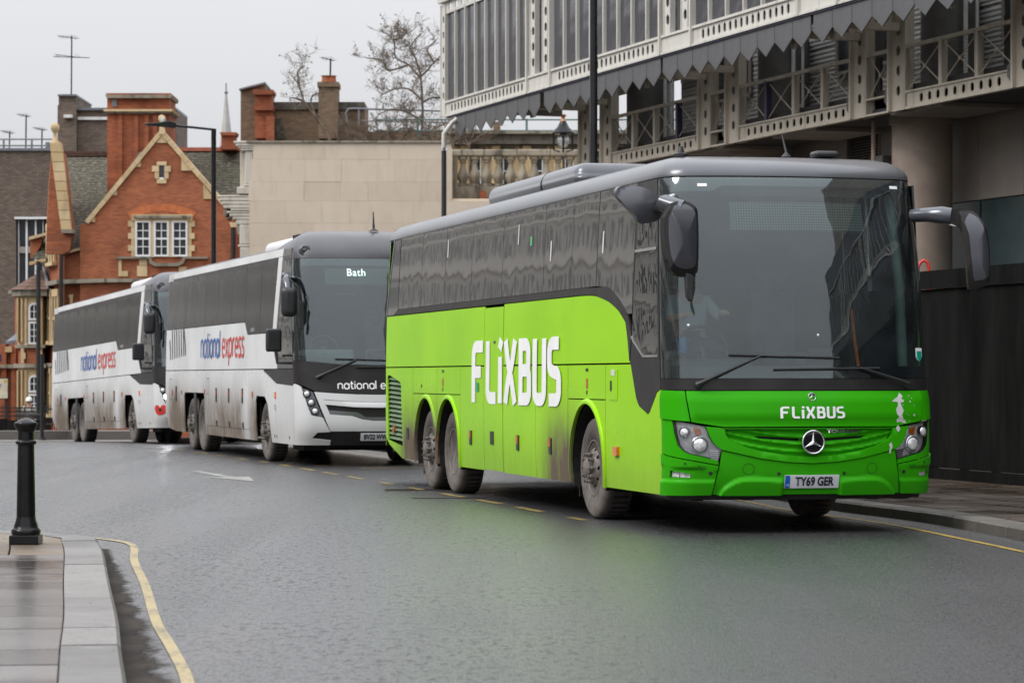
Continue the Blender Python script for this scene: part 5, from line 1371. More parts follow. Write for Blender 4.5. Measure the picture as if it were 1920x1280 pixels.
# litter: a few leaves and chips
mb = MB()
for k in range(260):
    y = rnd.uniform(11, 34); x = rnd.uniform(-.17 * y, .17 * y); s = rnd.uniform(.003, .007); a = rnd.random() * 6.28
    if x < along_x(y) + .3 and y < 25: 
        if rnd.random() < .6: continue
        z = .104
    else: z = .003
    if x > 4 or (z == .003 and x < along_x(y) + .05 and y < 25): continue
    mb.add([(x + s * math.cos(a + q * 2.1), y + s * 1.3 * math.sin(a + q * 2.1), z + (s if q == 0 else 0)) for q in range(3)], [(0, 1, 2)])
tag(mb.build('grit', M('grit', (.07, .06, .05), .8, var=.8, vs=40)), 'scattered grit and leaf crumbs on the road', kind='stuff')
# ---------------------------------------------------------------- steel gallery building on the right
MT['cream_steel'] = M('cream_steel_paint', (.66, .62, .54), .45, var=.12, vs=1.2)
b = MatB('streaked_cream_steel'); n = b.noise(1.0, 5); n2 = b.noise(5, 5, b.vec(1, 1, .12)); n3 = b.noise(26, 4)
c = b.mix(n2.ss(.48, .74) * .55, (.57, .55, .505), (.32, .28, .225)); c = b.mix(n3.ss(.62, .75) * .35, c, (.24, .17, .10))
MT['cream_steel'] = b.pbr(c, .45)
b = MatB('beige_steel'); n2 = b.noise(5, 5, b.vec(1, 1, .15)); n3 = b.noise(20, 4)
c = b.mix(n2.ss(.45, .72) * .6, (.56, .50, .41), (.30, .25, .19)); c = b.mix(n3.ss(.6, .75) * .4, c, (.13, .10, .07))
MT['beige_steel'] = b.pbr(c, .5)
MT['tooth_grey'] = M('grey_hanging_panel', (.11, .11, .115), .38, .4, var=.18, vs=2, bump=.2, bs=4, bd=.01)
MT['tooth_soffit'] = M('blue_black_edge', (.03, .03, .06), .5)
b = MatB('grey_gallery_glass'); n = b.noise(.35, 3); oi = b.nt.nodes.new('ShaderNodeObjectInfo')
c = b.mix(n.ss(.35, .65), (.045, .045, .052), (.085, .085, .095))
MT['gallery_glass'] = b.pbr(c, .10, spec=.5, normal=b.bump(b.noise(.8, 2), .03, 1))
MT['corrugated'] = None
b = MatB('corrugated_grey'); w = (b.z * 9)._m('FRACT'); MT['corrugated'] = b.pbr(b.mix(b.noise(1.5, 5), (.46, .45, .43), (.56, .55, .53)), .5, normal=b.bump((w - .5).ab() * 1.0, .03, 1))
MT['clad_beige'] = M('beige_wall_cladding', (.30, .26, .23), .6, var=.12, vs=.8, bump=.2, bs=60)
MT['clad_teal'] = M('dark_teal_panel', (.035, .055, .058), .35, var=.15)
MT['round_concrete'] = M('buff_round_column', (.36, .285, .235), .7, var=.15, vs=1.3, bump=.3, bs=30)
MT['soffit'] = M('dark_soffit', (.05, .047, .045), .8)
MT['dark_column'] = M('dark_drum', (.10, .095, .09), .5, var=.2)
MT['netting'] = None
b = MatB('wire_netting'); nt = b.nt; u = (b.x * 16)._m('FRACT'); v = (b.z * 16)._m('FRACT'); k = (u.lt(.09)).mx(v.lt(.09))
tr = nt.nodes.new('ShaderNodeBsdfTransparent'); df = nt.nodes.new('ShaderNodeBsdfDiffuse'); df.inputs[0].default_value = (.06, .055, .05, 1)
mx = nt.nodes.new('ShaderNodeMixShader'); nt.links.new(k.o, mx.inputs[0]); nt.links.new(tr.outputs[0], mx.inputs[1]); nt.links.new(df.outputs[0], mx.inputs[2]); nt.links.new(mx.outputs[0], b.out.inputs['Surface']); MT['netting'] = b.m

def hexpts(cx, cz, rx, rz): return [(cx + rx * math.cos(R(a)), cz + rz * math.sin(R(a))) for a in (30, 90, 150, 210, 270, 330)]
def plate_with_holes(outline, holes, y0, y1):
    """flat plate in the x-z plane between y0 and y1 with real openings"""
    loops = [outline] + holes; vs, es = [], []
    for lp in loops:
        o = len(vs); vs += lp; es += [(o + i, o + (i + 1) % len(lp)) for i in range(len(lp))]
    r = delaunay_2d_cdt([Vector(p) for p in vs], es, [], 0, 1e-6); v2 = [tuple(p) for p in r[0]]; mb = MB(); n = len(v2)
    mb.v = [(x, y0, z) for x, z in v2] + [(x, y1, z) for x, z in v2]; cnt = {}
    for f in r[2]:
        c = (sum(v2[i][0] for i in f) / 3, sum(v2[i][1] for i in f) / 3)
        if inside(c, outline) and not any(inside(c, h) for h in holes):
            mb.f.append(tuple(f)); mb.f.append(tuple(i + n for i in f[::-1]))
            for i in range(len(f)): cnt[(f[i], f[(i+1) % len(f)])] = 1
    for a, b_ in cnt:
        if (b_, a) not in cnt: mb.f.append((b_, a, a + n, b_ + n))
    return mb

_th = R(18.85); _az = math.atan2(.9464 * -1, .3231)
# local x = s (towards the camera along the facade), local y = into the building, z up; origin at the reference column
GO = (2.5787, 76.4, 0.0)
gal = thing('gallery_building', 'cream steel and glass gallery building with pointed grey hanging panels high over the hoarding', 'building', GO, _az)
# _az rotates +x onto (.3231, -.9464); +y then points to (.9464, .3231): into the building
S0, S1 = -8.71, 82.0
yG = -1.8                                     # front plane of the upper gallery
# bays: (start, end) of glazed panels; the rest are double-post panels
bays = [(-8.71, -1.28)]; s = .57
while s < S1: bays.append((s, min(s + 7.8, S1))); s += 9.75 if len(bays) % 2 else 9.75
bays = [(-8.71, -1.28), (.57, 8.39), (10.32, 16.27), (18.2, 26.0), (27.9, 35.7), (37.6, 45.4), (47.3, 55.1), (57.0, 64.8), (66.7, 74.5), (76.4, 82.0)]
dbl = [(-1.28, .57), (8.39, 10.32), (16.27, 18.2), (26.0, 27.9), (35.7, 37.6), (45.4, 47.3), (55.1, 57.0), (64.8, 66.7), (74.5, 76.4)]
TOP = 12.5
hexmesh = {}
def share(mb, name, mat, cache_key, loc):
    """repeat alike pieces with shared mesh data"""
    if cache_key not in hexmesh:
        o = mb().build(name, mat, gal); hexmesh[cache_key] = o.data
    else:
        o = bpy.data.objects.new(name, hexmesh[cache_key]); COL.objects.link(o); o.parent = gal
    o.location = loc; return o
for (a, e_) in bays:
    # bottom beam with hexagonal openings
    L_ = e_ - a; nh = int((L_ - .7) / .315)
    hs = [hexpts(.45 + .315 * i + ((L_ - .9) - .315 * (nh - 1)) / 2, .185, .085, .135) for i in range(nh)]
    mb = plate_with_holes([(0, 0), (L_, 0), (L_, .36), (0, .36)], hs, -.012, .012)
    o = mb.build('lattice_beam', 'cream_steel', gal); o.location = (a, yG, 9.15)
    mb = MB(); mb.box(a, e_, yG - .07, yG + .10, 9.105, 9.155); mb.box(a, e_, yG - .06, yG + .10, 9.51, 9.57); mb.build('beam_flange', 'cream_steel', gal)
    MB().box(a, e_, yG + .12, yG + .14, 9.15, 9.51).build('beam_backing', 'tooth_grey', gal)
    npn = int(round(L_ / .94))
    for i in range(npn):
        x = a + L_ * i / npn; w = L_ / npn
        if x > 40 and i % 1: continue
        share(lambda: MB().box(.025, .90, 0, .02, 0, 2.62), 'glass_pane', 'gallery_glass', 'pane%.2f' % w, (x, yG + .05, 9.57))
        if i: share(lambda: MB().box(-.03, .03, -.04, .06, 0, 2.62), 'mullion', 'cream_steel', 'mull', (x, yG, 9.57))
for (a, e_) in dbl:
    L_ = e_ - a
    MB().box(a, e_, yG - .02, yG + .02, 9.16, 9.50).build('solid_panel', 'cream_steel', gal)
    mb = MB(); mb.box(a, e_, yG - .07, yG + .10, 9.105, 9.155); mb.box(a, e_, yG - .06, yG + .10, 9.51, 9.57)
    for x in (a, e_): mb.box(x - .045, x + .045, yG - .10, yG + .12, 9.10, TOP + .2)
    mb.build('post_frame', 'cream_steel', gal)
    hs = [hexpts(0, .33 + .42 * i, .115, .14) for i in range(7)]
    for x in (a + .42, e_ - .42 + .13 * 0):
        mb = plate_with_holes([(-.20, 0), (.20, 0), (.20, 3.1), (-.20, 3.1)], hs, -.012, .012); mb.box(-.22, -.19, -.04, .10, 0, 3.1); mb.box(.19, .22, -.04, .10, 0, 3.1)
        o = mb.build('hexagon_post', 'cream_steel', gal); o.location = (x, yG - .02, 9.57)
    MB().box(a + .05, e_ - .05, yG + .10, yG + .12, 9.57, TOP).build('glass_pane', 'gallery_glass', gal)
# end post against the sky and the end return
hs = [hexpts(0, .55 + .45 * i, .09, .13) for i in range(6)]
mb = plate_with_holes([(-.22, -.05), (.22, -.05), (.22, 3.25), (-.22, 3.25)], hs, -.012, .012); mb.box(-.24, -.2, -.04, .08, -.05, 3.25); mb.box(.2, .24, -.04, .08, -.05, 3.25)
o = mb.build('hexagon_post', 'cream_steel', gal); o.location = (S0 + .02 - .24, yG - .01, 9.2)
nh = 12; mb = plate_with_holes([(0, 0), (7.5, 0), (7.5, .36), (0, .36)], [hexpts(.4 + .6 * i, .18, .14, .125) for i in range(nh)], -.012, .012)
o = mb.build('lattice_beam', 'cream_steel', gal); o.location = (S0, yG, 12.15)
mb = MB(); mb.box(S0 - .5, S1, yG - .12, yG + .16, 12.5, 12.66); mb.build('top_rail', 'cream_steel', gal)
mb = MB(); mb.box(S0, S1, yG - .03, yG + .02, TOP + .16, 14.2); mb.build('parapet_panel', 'gallery_glass', gal)
mb = MB(); mb.box(S0 + .3, 2.0, yG + 3.5, yG + 3.6, 9.4, 14.0); mb.box(S0 + .3, S0 + .4, yG + .4, yG + 3.5, 9.2, 12.4); mb.build('inner_wall', 'clad_beige', gal)
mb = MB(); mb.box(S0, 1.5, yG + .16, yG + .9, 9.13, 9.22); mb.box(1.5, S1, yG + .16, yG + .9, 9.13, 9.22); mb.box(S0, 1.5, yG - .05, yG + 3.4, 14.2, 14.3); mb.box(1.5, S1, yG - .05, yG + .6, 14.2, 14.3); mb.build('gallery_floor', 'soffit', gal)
mb = MB(); mb.box(S0 + .1, S1, yG - .03, yG + .03, 9.06, 9.105); mb.build('lower_edge', 'tooth_soffit', gal)
# pointed hanging panels
gaps = [(-.42, -.18), (1.28, 1.52), (9.1, 9.35), (10.75, 10.95), (15.83, 16.07), (17.7, 17.9)]
x = -7.84; i = 0
ti = 0
while x < S1 - 1:
    if abs(x - (-.46)) < .3 or abs(x - (1.37)) < .12: x += .18
    w = .93
    share(lambda: MB().prism([(-.455, .64), (-.455, .26), (0.0, 0), (.455, .26), (.455, .64)], -.012, .012), 'pointed_panel', 'tooth_grey', 'tooth', (x + .47, yG + .02, 8.43))
    x += w if not (ti % 9 == 7) else w + .12; ti += 1
# columns (pairs) of the lower walkway
cols = [(-1.73, .32), (-.04, .42), (6.78, .34), (8.51, .34), (15.42, .36), (17.28, .33), (22.65, .36), (24.4, .36), (31.3, .36), (33.1, .36), (40, .36), (41.8, .36), (49, .36), (50.8, .36)]
hs = [hexpts(0, .42 + .42 * i, .10, .12) for i in range(6)]
for (x, hw) in cols:
    mb = plate_with_holes([(-.30, 0), (.30, 0), (.30, 3.3), (-.30, 3.3)], hs, -.012, .012)
    mb.box(-.36, -.29, -.10, .16, 0, 3.3); mb.box(.29, .36, -.03, .16, 0, 3.3); mb.box(-.29, .29, .20, .22, 0, 3.3)
    o = mb.build('column_plate', 'beige_steel', gal); o.location = (x, -.0, 7.06)
    mb = MB(); mb.prism([(-.36, 0), (-.62, .22), (-.62, .42), (-.36, .62)], -.01, .01); o = mb.build('gusset', 'tooth_grey', gal); o.location = (x, -.02, 7.08)
    MB().box(x - .10, x + .10, yG + .15, -.02, 8.74, 8.90).build('strut', 'beige_steel', gal)
    MB().box(x - .05, x + .05, yG + .2, yG + .28, 8.5, 9.12).build('strut_hanger', 'beige_steel', gal)
# walkway beams, rails and cross bracing between the columns
for i in range(1, len(cols) - 1):
    a = cols[i][0] + .36; e_ = cols[i + 1][0] - .36; L_ = e_ - a
    wide = L_ > 3
    if wide:
        nh = int((L_ - .6) / .37)
        hs2 = [hexpts(.35 + .37 * k + ((L_ - .7) - .37 * (nh - 1)) / 2, .15, .085, .105) for k in range(nh)]
        mb = plate_with_holes([(0, 0), (L_, 0), (L_, .30), (0, .30)], hs2, -.01, .01); o = mb.build('lattice_beam', 'beige_steel', gal); o.location = (a, .02, 7.10)
    mb = MB(); mb.box(a, e_, -.03, .12, 7.06, 7.10); mb.box(a, e_, -.03, .12, 7.40, 7.44); mb.build('beam_flange', 'beige_steel', gal)
    MB().box(a, e_, -.02, .06, 8.33, 8.41).build('handrail', 'beige_steel', gal)
    k = max(1, round(L_ / 1.62)); st = L_ / k
    for j in range(k):
        x0, x1 = a + st * j, a + st * (j + 1)
        if j: MB().box(x0 - .07, x0 + .07, -.02, .12, 7.42, 8.36).build('rail_post', 'beige_steel' if (i + j) % 4 else 'tooth_soffit', gal)
        mb = MB(); mb.tube([(x0 + .1, .03, 7.50), (x1 - .1, .03, 8.28)], .013, 6); mb.tube([(x0 + .1, .045, 8.28), (x1 - .1, .045, 7.50)], .013, 6); mb.lathe([(.04, -.02), (.04, .02)], 10, Matrix.Translation(((x0+x1)/2, .03, 7.89)) @ Matrix.Rotation(R(90), 4, 'X'))
        mb.build('cross_brace', 'beige_steel', gal)
    if wide:
        mb = MB(); mb.v = [(a, .10, 7.44), (e_, .10, 7.44), (e_, .10, 8.33), (a, .10, 8.33)]; mb.f = [(0, 1, 2, 3)]; mb.build('rail_netting', 'netting', gal)
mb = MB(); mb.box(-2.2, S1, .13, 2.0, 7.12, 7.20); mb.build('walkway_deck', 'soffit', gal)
for s_ in (5.0, 10.3, 16.5, 23, 30, 37):
    mb = MB(); mb.box(s_, s_ + 2.4, .2, 1.9, 7.02, 7.11); mb.build('soffit_tray', 'clad_beige', gal)
# wall behind the walkway
yW = 2.0
mb = MB(); mb.box(.3, S1, yW, yW + .3, 7.2, 9.35); mb.build('rear_wall', 'corrugated', gal)
mb = MB(); mb.box(.3, S1, yW - .02, yW + 8, 9.35, 13.6); mb.build('upper_wall', 'corrugated', gal)
for s_, w in ((2.2, 2.9), (10.2, 3.6), (18.3, 3.6), (26.5, 3.6), (35, 3.6), (44, 3.6)):
    f = MB(); f.box(s_, s_ + w, yW - .06, yW - .03, 8.62, 9.9); f = f.build('window', 'house_glass', gal)
    mb = MB()
    for q in (0, w / 2, w): mb.box(s_ + q - .04, s_ + q + .04, yW - .11, yW - .062, 8.56, 9.9)
    mb.box(s_ - .04, s_ + w + .04, yW - .12, yW - .062, 8.56, 8.64); mb.build('window_frame', 'clad_beige', f)
for s_ in (-1.6, 7.2, 15.8, 24, 33, 42):
    MB().lathe([(.62, 7.2), (.62, 9.6)], 24, Matrix.Translation((s_ + 1.2, 1.35, 0))).build('round_column', 'dark_column', gal, smooth=40)
for s_ in (1.0, 9.2, 17.9): 
    mb = MB(); mb.box(s_, s_ + .07, 1.2, 1.27, 7.2, 9.7); mb.box(s_ + .35, s_ + .40, 1.3, 1.35, 7.2, 9.7); mb.build('downpipe', 'white_dull', gal)
MB().box(13.0, 14.6, .9, .95, 7.2, 8.5).build('dark_screen', 'trim_black', gal); MB().box(20.2, 23.5, .9, .95, 7.2, 8.75).build('dark_screen', 'trim_black', gal)
# lower storey under the walkway
yL = 2.5
for k, (a, e_, z0, z1, mt) in enumerate([(-1.6, .0, 0, 7.45, 'clad_beige'), (0, 3.2, 0, 7.45, 'clad_beige'), (3.22, 6.4, 0, 7.45, 'clad_beige'), (6.42, 9.58, 0, 7.45, 'clad_beige'), (9.6, 11.3, 0, 6.44, 'clad_beige'), (11.32, 14.1, 0, 7.45, 'clad_beige')]):
    MB().box(a, e_ - .02, yL, yL + .15, z0, z1).build('wall_panel', mt, gal)
for k in range(14):
    z = 6.48 + k * .065; mb = MB(); mb.v = [(9.62, yL + .02, z), (11.28, yL + .02, z), (11.28, yL + .08, z + .05), (9.62, yL + .08, z + .05)]; mb.f = [(0, 1, 2, 3)]; mb.build('vent_slat', 'clad_beige', gal, recalc=False)
MB().box(9.6, 11.3, yL + .12, yL + .2, 6.4, 7.45).build('vent_recess', 'dark_inner', gal)
for x_ in (9.54, 11.28): MB().box(x_, x_ + .06, yL - .03, yL + .1, 6.4, 7.45).build('vent_frame', 'clad_beige', gal)
for k in range(18):
    a = 14.14 + 2.37 * k if k else 14.14
    a = 14.14 + k * 2.0; e_ = a + 1.985
    if a > S1 - 2: break
    MB().box(a, e_, yL, yL + .12, 5.30, 7.25).build('wall_panel', 'clad_beige', gal)
    MB().box(a + .06, e_, yL + .04, yL + .14, 0, 5.28).build('teal_panel', 'clad_teal', gal)
mb = MB(); mb.box(-1.6, S1, yL + .16, yL + .3, 0, 7.4); mb.build('wall_core', 'dark_inner', gal)
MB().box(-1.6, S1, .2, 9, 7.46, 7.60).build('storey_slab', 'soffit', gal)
for s_ in (6.53, 15.42, 24.3, 33.2, 42):
    MB().lathe([(.66, 0), (.66, 6.95), (.72, 6.97), (.72, 7.14)], 32, Matrix.Translation((s_, 1.5, 0))).build('round_pillar', 'round_concrete', gal, smooth=40)
mb = MB(); mb.tube([(14.55, .75, 3), (14.55, .75, 7.1)], .05, 8); mb.build('downpipe', 'round_concrete', gal)
MB().box(13.9, 14.5, 1.0, 1.3, 5.6, 6.35).build('service_box', 'dark_column', gal)
# unseen upper block, raised to darken the right side, and return along the left
MB().box(1.5, S1 - .5, 1.0, 12, 14.35, 28).build('unseen_upper_storeys', 'clad_beige', gal)
for k in range(40): MB().box(2 + 2 * k - .05, 2 + 2 * k + .05, .9, 1.0, 14.4, 27.5).build('fin', 'beige_steel', gal)
MB().box(S1 - .3, S1, -1.7, 10, 0, 14.2).build('end_wall', 'clad_beige', gal)
MB().box(2, S1, 10, 22, 0, 17).build('rear_block', 'corrugated', gal)

# downpipe from the gallery end
dp = thing('downpipe', 'slim black downpipe with cream elbow hanging from the end of the steel gallery', 'drainpipe', (-1.99, 83.2, 0))
MB().tube([(0, 0, -.6), (0, 0, 8.12)], .075, 10).build('pipe', 'black_plastic', dp, smooth=40)
MB().tube([(0, 0, 8.12), (0, 0, 8.55), (.25, 0, 8.88), (.42, 0, 9.0), (.44, 0, 9.18)], .07, 10).build('elbow', 'cream_steel', dp, smooth=40)
MB().lathe([(.09, 8.05), (.09, 8.14)], 12).build('collar', 'chrome', dp)

# ---------------------------------------------------------------- black hoarding along the right pavement
b = MatB('black_hoarding'); n = b.noise(1.1, 5, b.vec(1, 1, .3)); n2 = b.noise(5, 5, b.vec(1, 1, .2))
nt = b.nt; df = nt.nodes.new('ShaderNodeBsdfDiffuse'); gl = nt.nodes.new('ShaderNodeBsdfGlossy'); gl.inputs['Roughness'].default_value = .45; mx = nt.nodes.new('ShaderNodeMixShader')
nt.links.new(b.mix(n.ss(.3, .7), (.007, .007, .007), (.016, .015, .015)), df.inputs[0]); nt.links.new((n2.ss(.35, .7) * .012 + .004).o, mx.inputs[0]); nt.links.new(df.outputs[0], mx.inputs[1]); nt.links.new(gl.outputs[0], mx.inputs[2]); nt.links.new(mx.outputs[0], b.out.inputs['Surface']); MT['hoarding'] = b.m
ho = thing('hoarding', 'tall black painted hoarding with top rail behind the lime coach', 'hoarding', (0, 0, 0))
HP = [(22.5, -10), (15.2, 10), (11.2, 22), (8.55, 27.0), (6.27, 34.8), (5.5, 37.5), (4.45, 41.5), (3.0, 47.5), (1.7, 52.5), (-.3, 59)]
HPs = dense(HP, 1.22, False)
for (x0, y0), (x1, y1) in zip(HPs[:-1], HPs[1:]):
    l = math.hypot(x1-x0, y1-y0); a = math.atan2(y1-y0, x1-x0); g0 = gz(y0) + .10
    m = Matrix.Translation((x0, y0, g0)) @ Matrix.Rotation(a, 4, 'Z')
    MB().box(.002, l - .002, -.02, 0, .16 + rnd.uniform(0, .004), 2.50, m).build('panel', 'hoarding', ho)
    MB().box(-.001, l + .001, 0 + .0, .035, 0, .155, m).build('skirting', 'hoarding', ho)
    MB().box(-.001, l + .001, .0, .05, 2.503, 2.74, m).build('top_rail', 'hoarding', ho)
    MB().box(-.04, .04, -.12, -.021, 0, 2.5, m).build('rear_post', 'hoarding', ho)
rb = thing('barrier', 'red hooped barrier rail peeping over the black hoarding', 'barrier', (5.80, 40.6, 2.66))
MB().tube([(0, 0, -.6), (0, 0, .34), (.03, 0, .42), (.08, 0, .45), (.13, 0, .42), (.15, 0, .34), (.15, 0, -.6)], .022, 8).build('hoop', M('red_paint', (.62, .03, .02), .4), rb, smooth=60)
MB().box(-.42, -.1, -.01, .01, -.12, .26).build('panel', M('red_panel', (.5, .03, .025), .5), rb)
# ---------------------------------------------------------------- street furniture
MT['cast_black'] = M('black_cast_iron', (.010, .010, .011), .26, var=.3, coat=.15, bump=.35, bs=55, bd=.002, rv=.12, spec=.18)
bo = thing('bollard', 'black cast-iron bollard with domed cap on the wet corner pavement', 'bollard', (-3.93, 23.0, .10))
MB().prism([(-.118, -.118), (.118, -.118), (.118, .118), (-.118, .118)], 0, .075, 'z').build('plinth', 'cast_black', bo, bevel=.008, seg=2)
MB().lathe([(.112, .075), (.118, .09), (.118, .11), (.105, .125), (.098, .132), (.096, .15), (.082, .19), (.076, .22)], 40).build('base_moulding', 'cast_black', bo, smooth=50)
MB().lathe([(.076, .22), (.066, .80)], 40).build('shaft', 'cast_black', bo, smooth=50)
MB().lathe([(.066, .80), (.082, .808), (.085, .82), (.080, .832), (.066, .84), (.064, .905)], 40).build('collar', 'cast_black', bo, smooth=50)
MB().lathe([(.064, .905), (.075, .92), (.088, .945), (.094, .962), (.094, .972), (.088, .982), (.070, .99), (.05, 1.004), (.026, 1.013), (0, 1.016)], 40).build('cap', 'cast_black', bo, smooth=50)
bo.scale = (1.0, 1.0, 1.0)

def lamp_post(x, y, h, r, label, arm=True):
    t = thing('street_lamp', label, 'street lamp', (x, y, gz(y)))
    MB().tube([(0, 0, 0), (0, 0, 1.4), (0, 0, 1.5), (0, 0, h)], [r * 1.6, r * 1.6, r, r], 14).build('pole', 'cast_black', t, smooth=40)
    if arm:
        MB().tube([(0, 0, h - .02), (-1.15, .0, h + .10)], .035, 8).build('arm', 'cast_black', t, smooth=40)
        m = MB(); m.prism([(-1.05, h + .03), (-1.05, h + .17), (-1.25, h + .22), (-1.55, h + .17), (-1.95, h + .14), (-1.95, h + .10), (-1.5, h + .06), (-1.15, h + .02)], -.12, .12); m.build('lamp_head', 'cast_black', t, bevel=.02, seg=2)
        m = MB(); m.lathe([(.06, 0), (.075, .06), (.06, .12), (0, .14)], 12, Matrix.Translation((-1.42, 0, h + .19))); m.build('photocell', 'white_dull', t, smooth=50)
    return t
lamp_post(-8.39, 80, 8.85, .072, 'black street lamp with a short arm in front of the red brick gable')
lamp_post(1.435, 50, 11.5, .068, 'plain black lamp column rising in front of the steel gallery')

ln = thing('lantern', 'black four-legged globe lantern with copper finial on the stone balustrade', 'lantern', (1.82, 101.2, 9.45))
MB().lathe([(.40, .62), (.42, .66), (.38, .72), (.22, .86), (.13, 1.02), (.11, 1.08)], 20).build('hood', 'cast_black', ln, smooth=50)
MB().lathe([(.10, 1.08), (.06, 1.14), (.06, 1.20), (.12, 1.30), (.08, 1.33), (0, 1.34)], 14).build('finial', M('copper_finial', (.36, .16, .07), .4, .6), ln, smooth=50)
MB().lathe([(0, .12), (.13, .16), (.21, .30), (.22, .42), (.16, .56), (.1, .62)], 20).build('globe', 'globe', ln, smooth=60)
MB().lathe([(.08, .14), (.10, .3), (.06, .45), (0, .46)], 10).build('lamp', 'white_dull', ln, smooth=60)
for a in (0, 90, 180, 270):
    c_, s_ = math.cos(R(a)), math.sin(R(a)); MB().tube([(.34 * c_, .34 * s_, .64), (.33 * c_, .33 * s_, .06), (.12 * c_, .12 * s_, 0)], .034, 6).build('leg', 'cast_black', ln)

def aerial(x, y, z, h, label, kind=0, group=None):
    t = thing('television_aerial', label, 'aerial', (x, y, z), 0, group)
    MB().tube([(0, 0, 0), (.02, 0, h)], .035, 6).build('mast', 'cast_black', t)
    for j, (zz, w, n) in enumerate(((h - .1, .9, 7), (h * .66, 1.1, 2)) if kind == 0 else ((h - .05, .5, 5),)):
        m = MB(); m.tube([(-w * .7, 0, zz + .1), (w * .35, 0, zz - .04)], .018, 5)
        for k in range(n): xx = -w * .65 + w * k / max(1, n - 1) * .95; m.tube([(xx - .1, -.28, zz + .1), (xx + .1, .28, zz + .0)], .010, 4)
        if kind == 0 and j: m.tube([(-.9, 0, zz), (.9, .1, zz - .05)], .02, 5)
        m.build('yagi', 'cast_black', t)
    return t

# ---------------------------------------------------------------- materials of the far buildings
MT['red_brick'] = brick_mat('orange_red_brick', (.31, .075, .028), (.45, .128, .044), (.24, .14, .09), soot=.75)
MT['chimney_brick'] = brick_mat('sooty_orange_brick', (.30, .072, .028), (.43, .118, .042), (.20, .10, .06), soot=.85)
MT['brown_brick'] = brick_mat('brown_stock_brick', (.16, .105, .065), (.25, .165, .10), (.11, .085, .065), soot=.4, patches=(.09, .06, .045))
MT['dark_brick'] = brick_mat('dark_brown_brick', (.125, .088, .066), (.21, .155, .115), (.09, .075, .065), bw=.24, bh=.09, soot=.25, msize=.016, patches=(.09, .06, .05))
def stone(name, c1, c2, soot=.5, joint=None):
    b = MatB(name); n = b.noise(1.3, 6); n2 = b.noise(3.5, 5, b.vec(1, 1, .35)); n3 = b.noise(25, 3)
    oi = b.nt.nodes.new('ShaderNodeObjectInfo'); rr = X(b.nt, oi.outputs['Random'])
    c = b.mix((n * .6 + rr * .4).ss(.2, .8), c1, c2); c = b.mix(n2.ss(.45, .72) * soot, c, tuple(v * .35 for v in c1))
    return b.pbr(c, .85, normal=b.bump(n3 + n * 2, .008, .5))
MT['arch_brick'] = M('rubbed_orange_brick', (.50, .15, .055), .85, var=.2, vs=5)
MT['bath_stone'] = stone('honey_stone', (.50, .36, .19), (.62, .48, .29), .35)
MT['sooty_stone'] = stone('sooty_stone', (.22, .195, .15), (.31, .275, .215), .95)
MT['pale_stone'] = stone('pale_portland_stone', (.60, .50, .39), (.66, .56, .445), .12)
MT['moulding_stone'] = stone('weathered_moulding', (.50, .45, .38), (.58, .53, .46), .45)
b = MatB('mossy_roof_tiles'); nt = b.nt
row = (b.z * 8.5)._m('FRACT'); cell = b.voro(6.5, b.vec(1, 1, 1.6), out='Color'); n = b.noise(.9, 6); n2 = b.noise(9, 3, b.vec(.7, .7, 2.4))
c = b.mix(n2.ss(.4, .7), (.055, .048, .036), (.17, .155, .11)); c = b.mix(n.ss(.5, .7) * .5, c, (.075, .075, .035)); c = b.mix(row.lt(.18) * .8, c, (.02, .018, .015))
c = b.mix((n2 * row).gt(.60) * .7, c, (.30, .28, .22))
MT['mossy_tiles'] = b.pbr(c, .9, normal=b.bump(row + n2 * .5, .05, 1))
b = MatB('brown_roof_tiles'); row = (b.z * 7)._m('FRACT'); n2 = b.noise(8, 3, b.vec(1, 1, 2)); c = b.mix(n2.ss(.35, .7), (.10, .055, .04), (.19, .11, .08)); c = b.mix(row.lt(.2) * .8, c, (.03, .02, .015)); MT['brown_tiles'] = b.pbr(c, .85, normal=b.bump(row, .04, 1))
MT['ridge_red'] = M('red_ridge_tile', (.42, .13, .08), .8)
MT['lead'] = M('lead_sheet', (.16, .17, .19), .5, var=.2)
MT['window_white'] = M('white_window_paint', (.74, .75, .76), .5, var=.04)
MT['iron'] = M('black_railing', (.014, .014, .015), .4)
MT['twig'] = M('bark_twig', (.15, .115, .085), .9, var=.35, vs=4)

PX = 48.48   # photo pixels per metre at 110 m
def fb(x, y, d=0.0):
    """facade coordinates of a photo point at depth d behind the gable plane"""
    k = (110 + d) / 5333.; return ((x - 960) * k + 842 / PX * (110 * PX / 5333), 1.45 + (706 - y) * k)
bh = thing('brick_house', 'orange red brick house with stone-coped gable, sash windows and a broad chimney', 'house', ((118 - 960) / PX, 110, 0))
def FP(name, pts, d0, d1, mat, par=None, bevel=0): return MB().prism([fb(*p, d0) for p in pts], d0, d1).build(name, mat, par or bh, bevel=bevel)
zb = -1.8
def fbx(x): return fb(x, 0)[0]
# main gable wall
m = MB(); m.prism([(fbx(150), zb), (fbx(470), zb)] + [fb(470, 440), fb(445, 440), fb(437, 408), fb(303, 252), fb(168, 418), fb(150, 421)], 0, .5); m.build('gable_wall', 'red_brick', bh)
m = MB(); m.prism([(fbx(118), zb), (fbx(150) - .005, zb), fb(150, 470), fb(118, 476)], .35, 1.0); m.build('wing_wall', 'red_brick', bh)
FP('wing_cornice', [(117, 478), (152, 468), (152, 464), (114, 474)], .1, .9, 'bath_stone')
m = MB(); a, c_ = fb(118, 472), fb(150, 466); d_ = fb(150, 430); m.v = [(a[0], .3, a[1]), (c_[0], .3, c_[1]), (d_[0], 1.5, d_[1]), (fb(132, 452)[0], 1.0, fb(132, 452)[1])]; m.f = [(0, 1, 2, 3)]; m.build('wing_roof', 'mossy_tiles', bh, recalc=False)
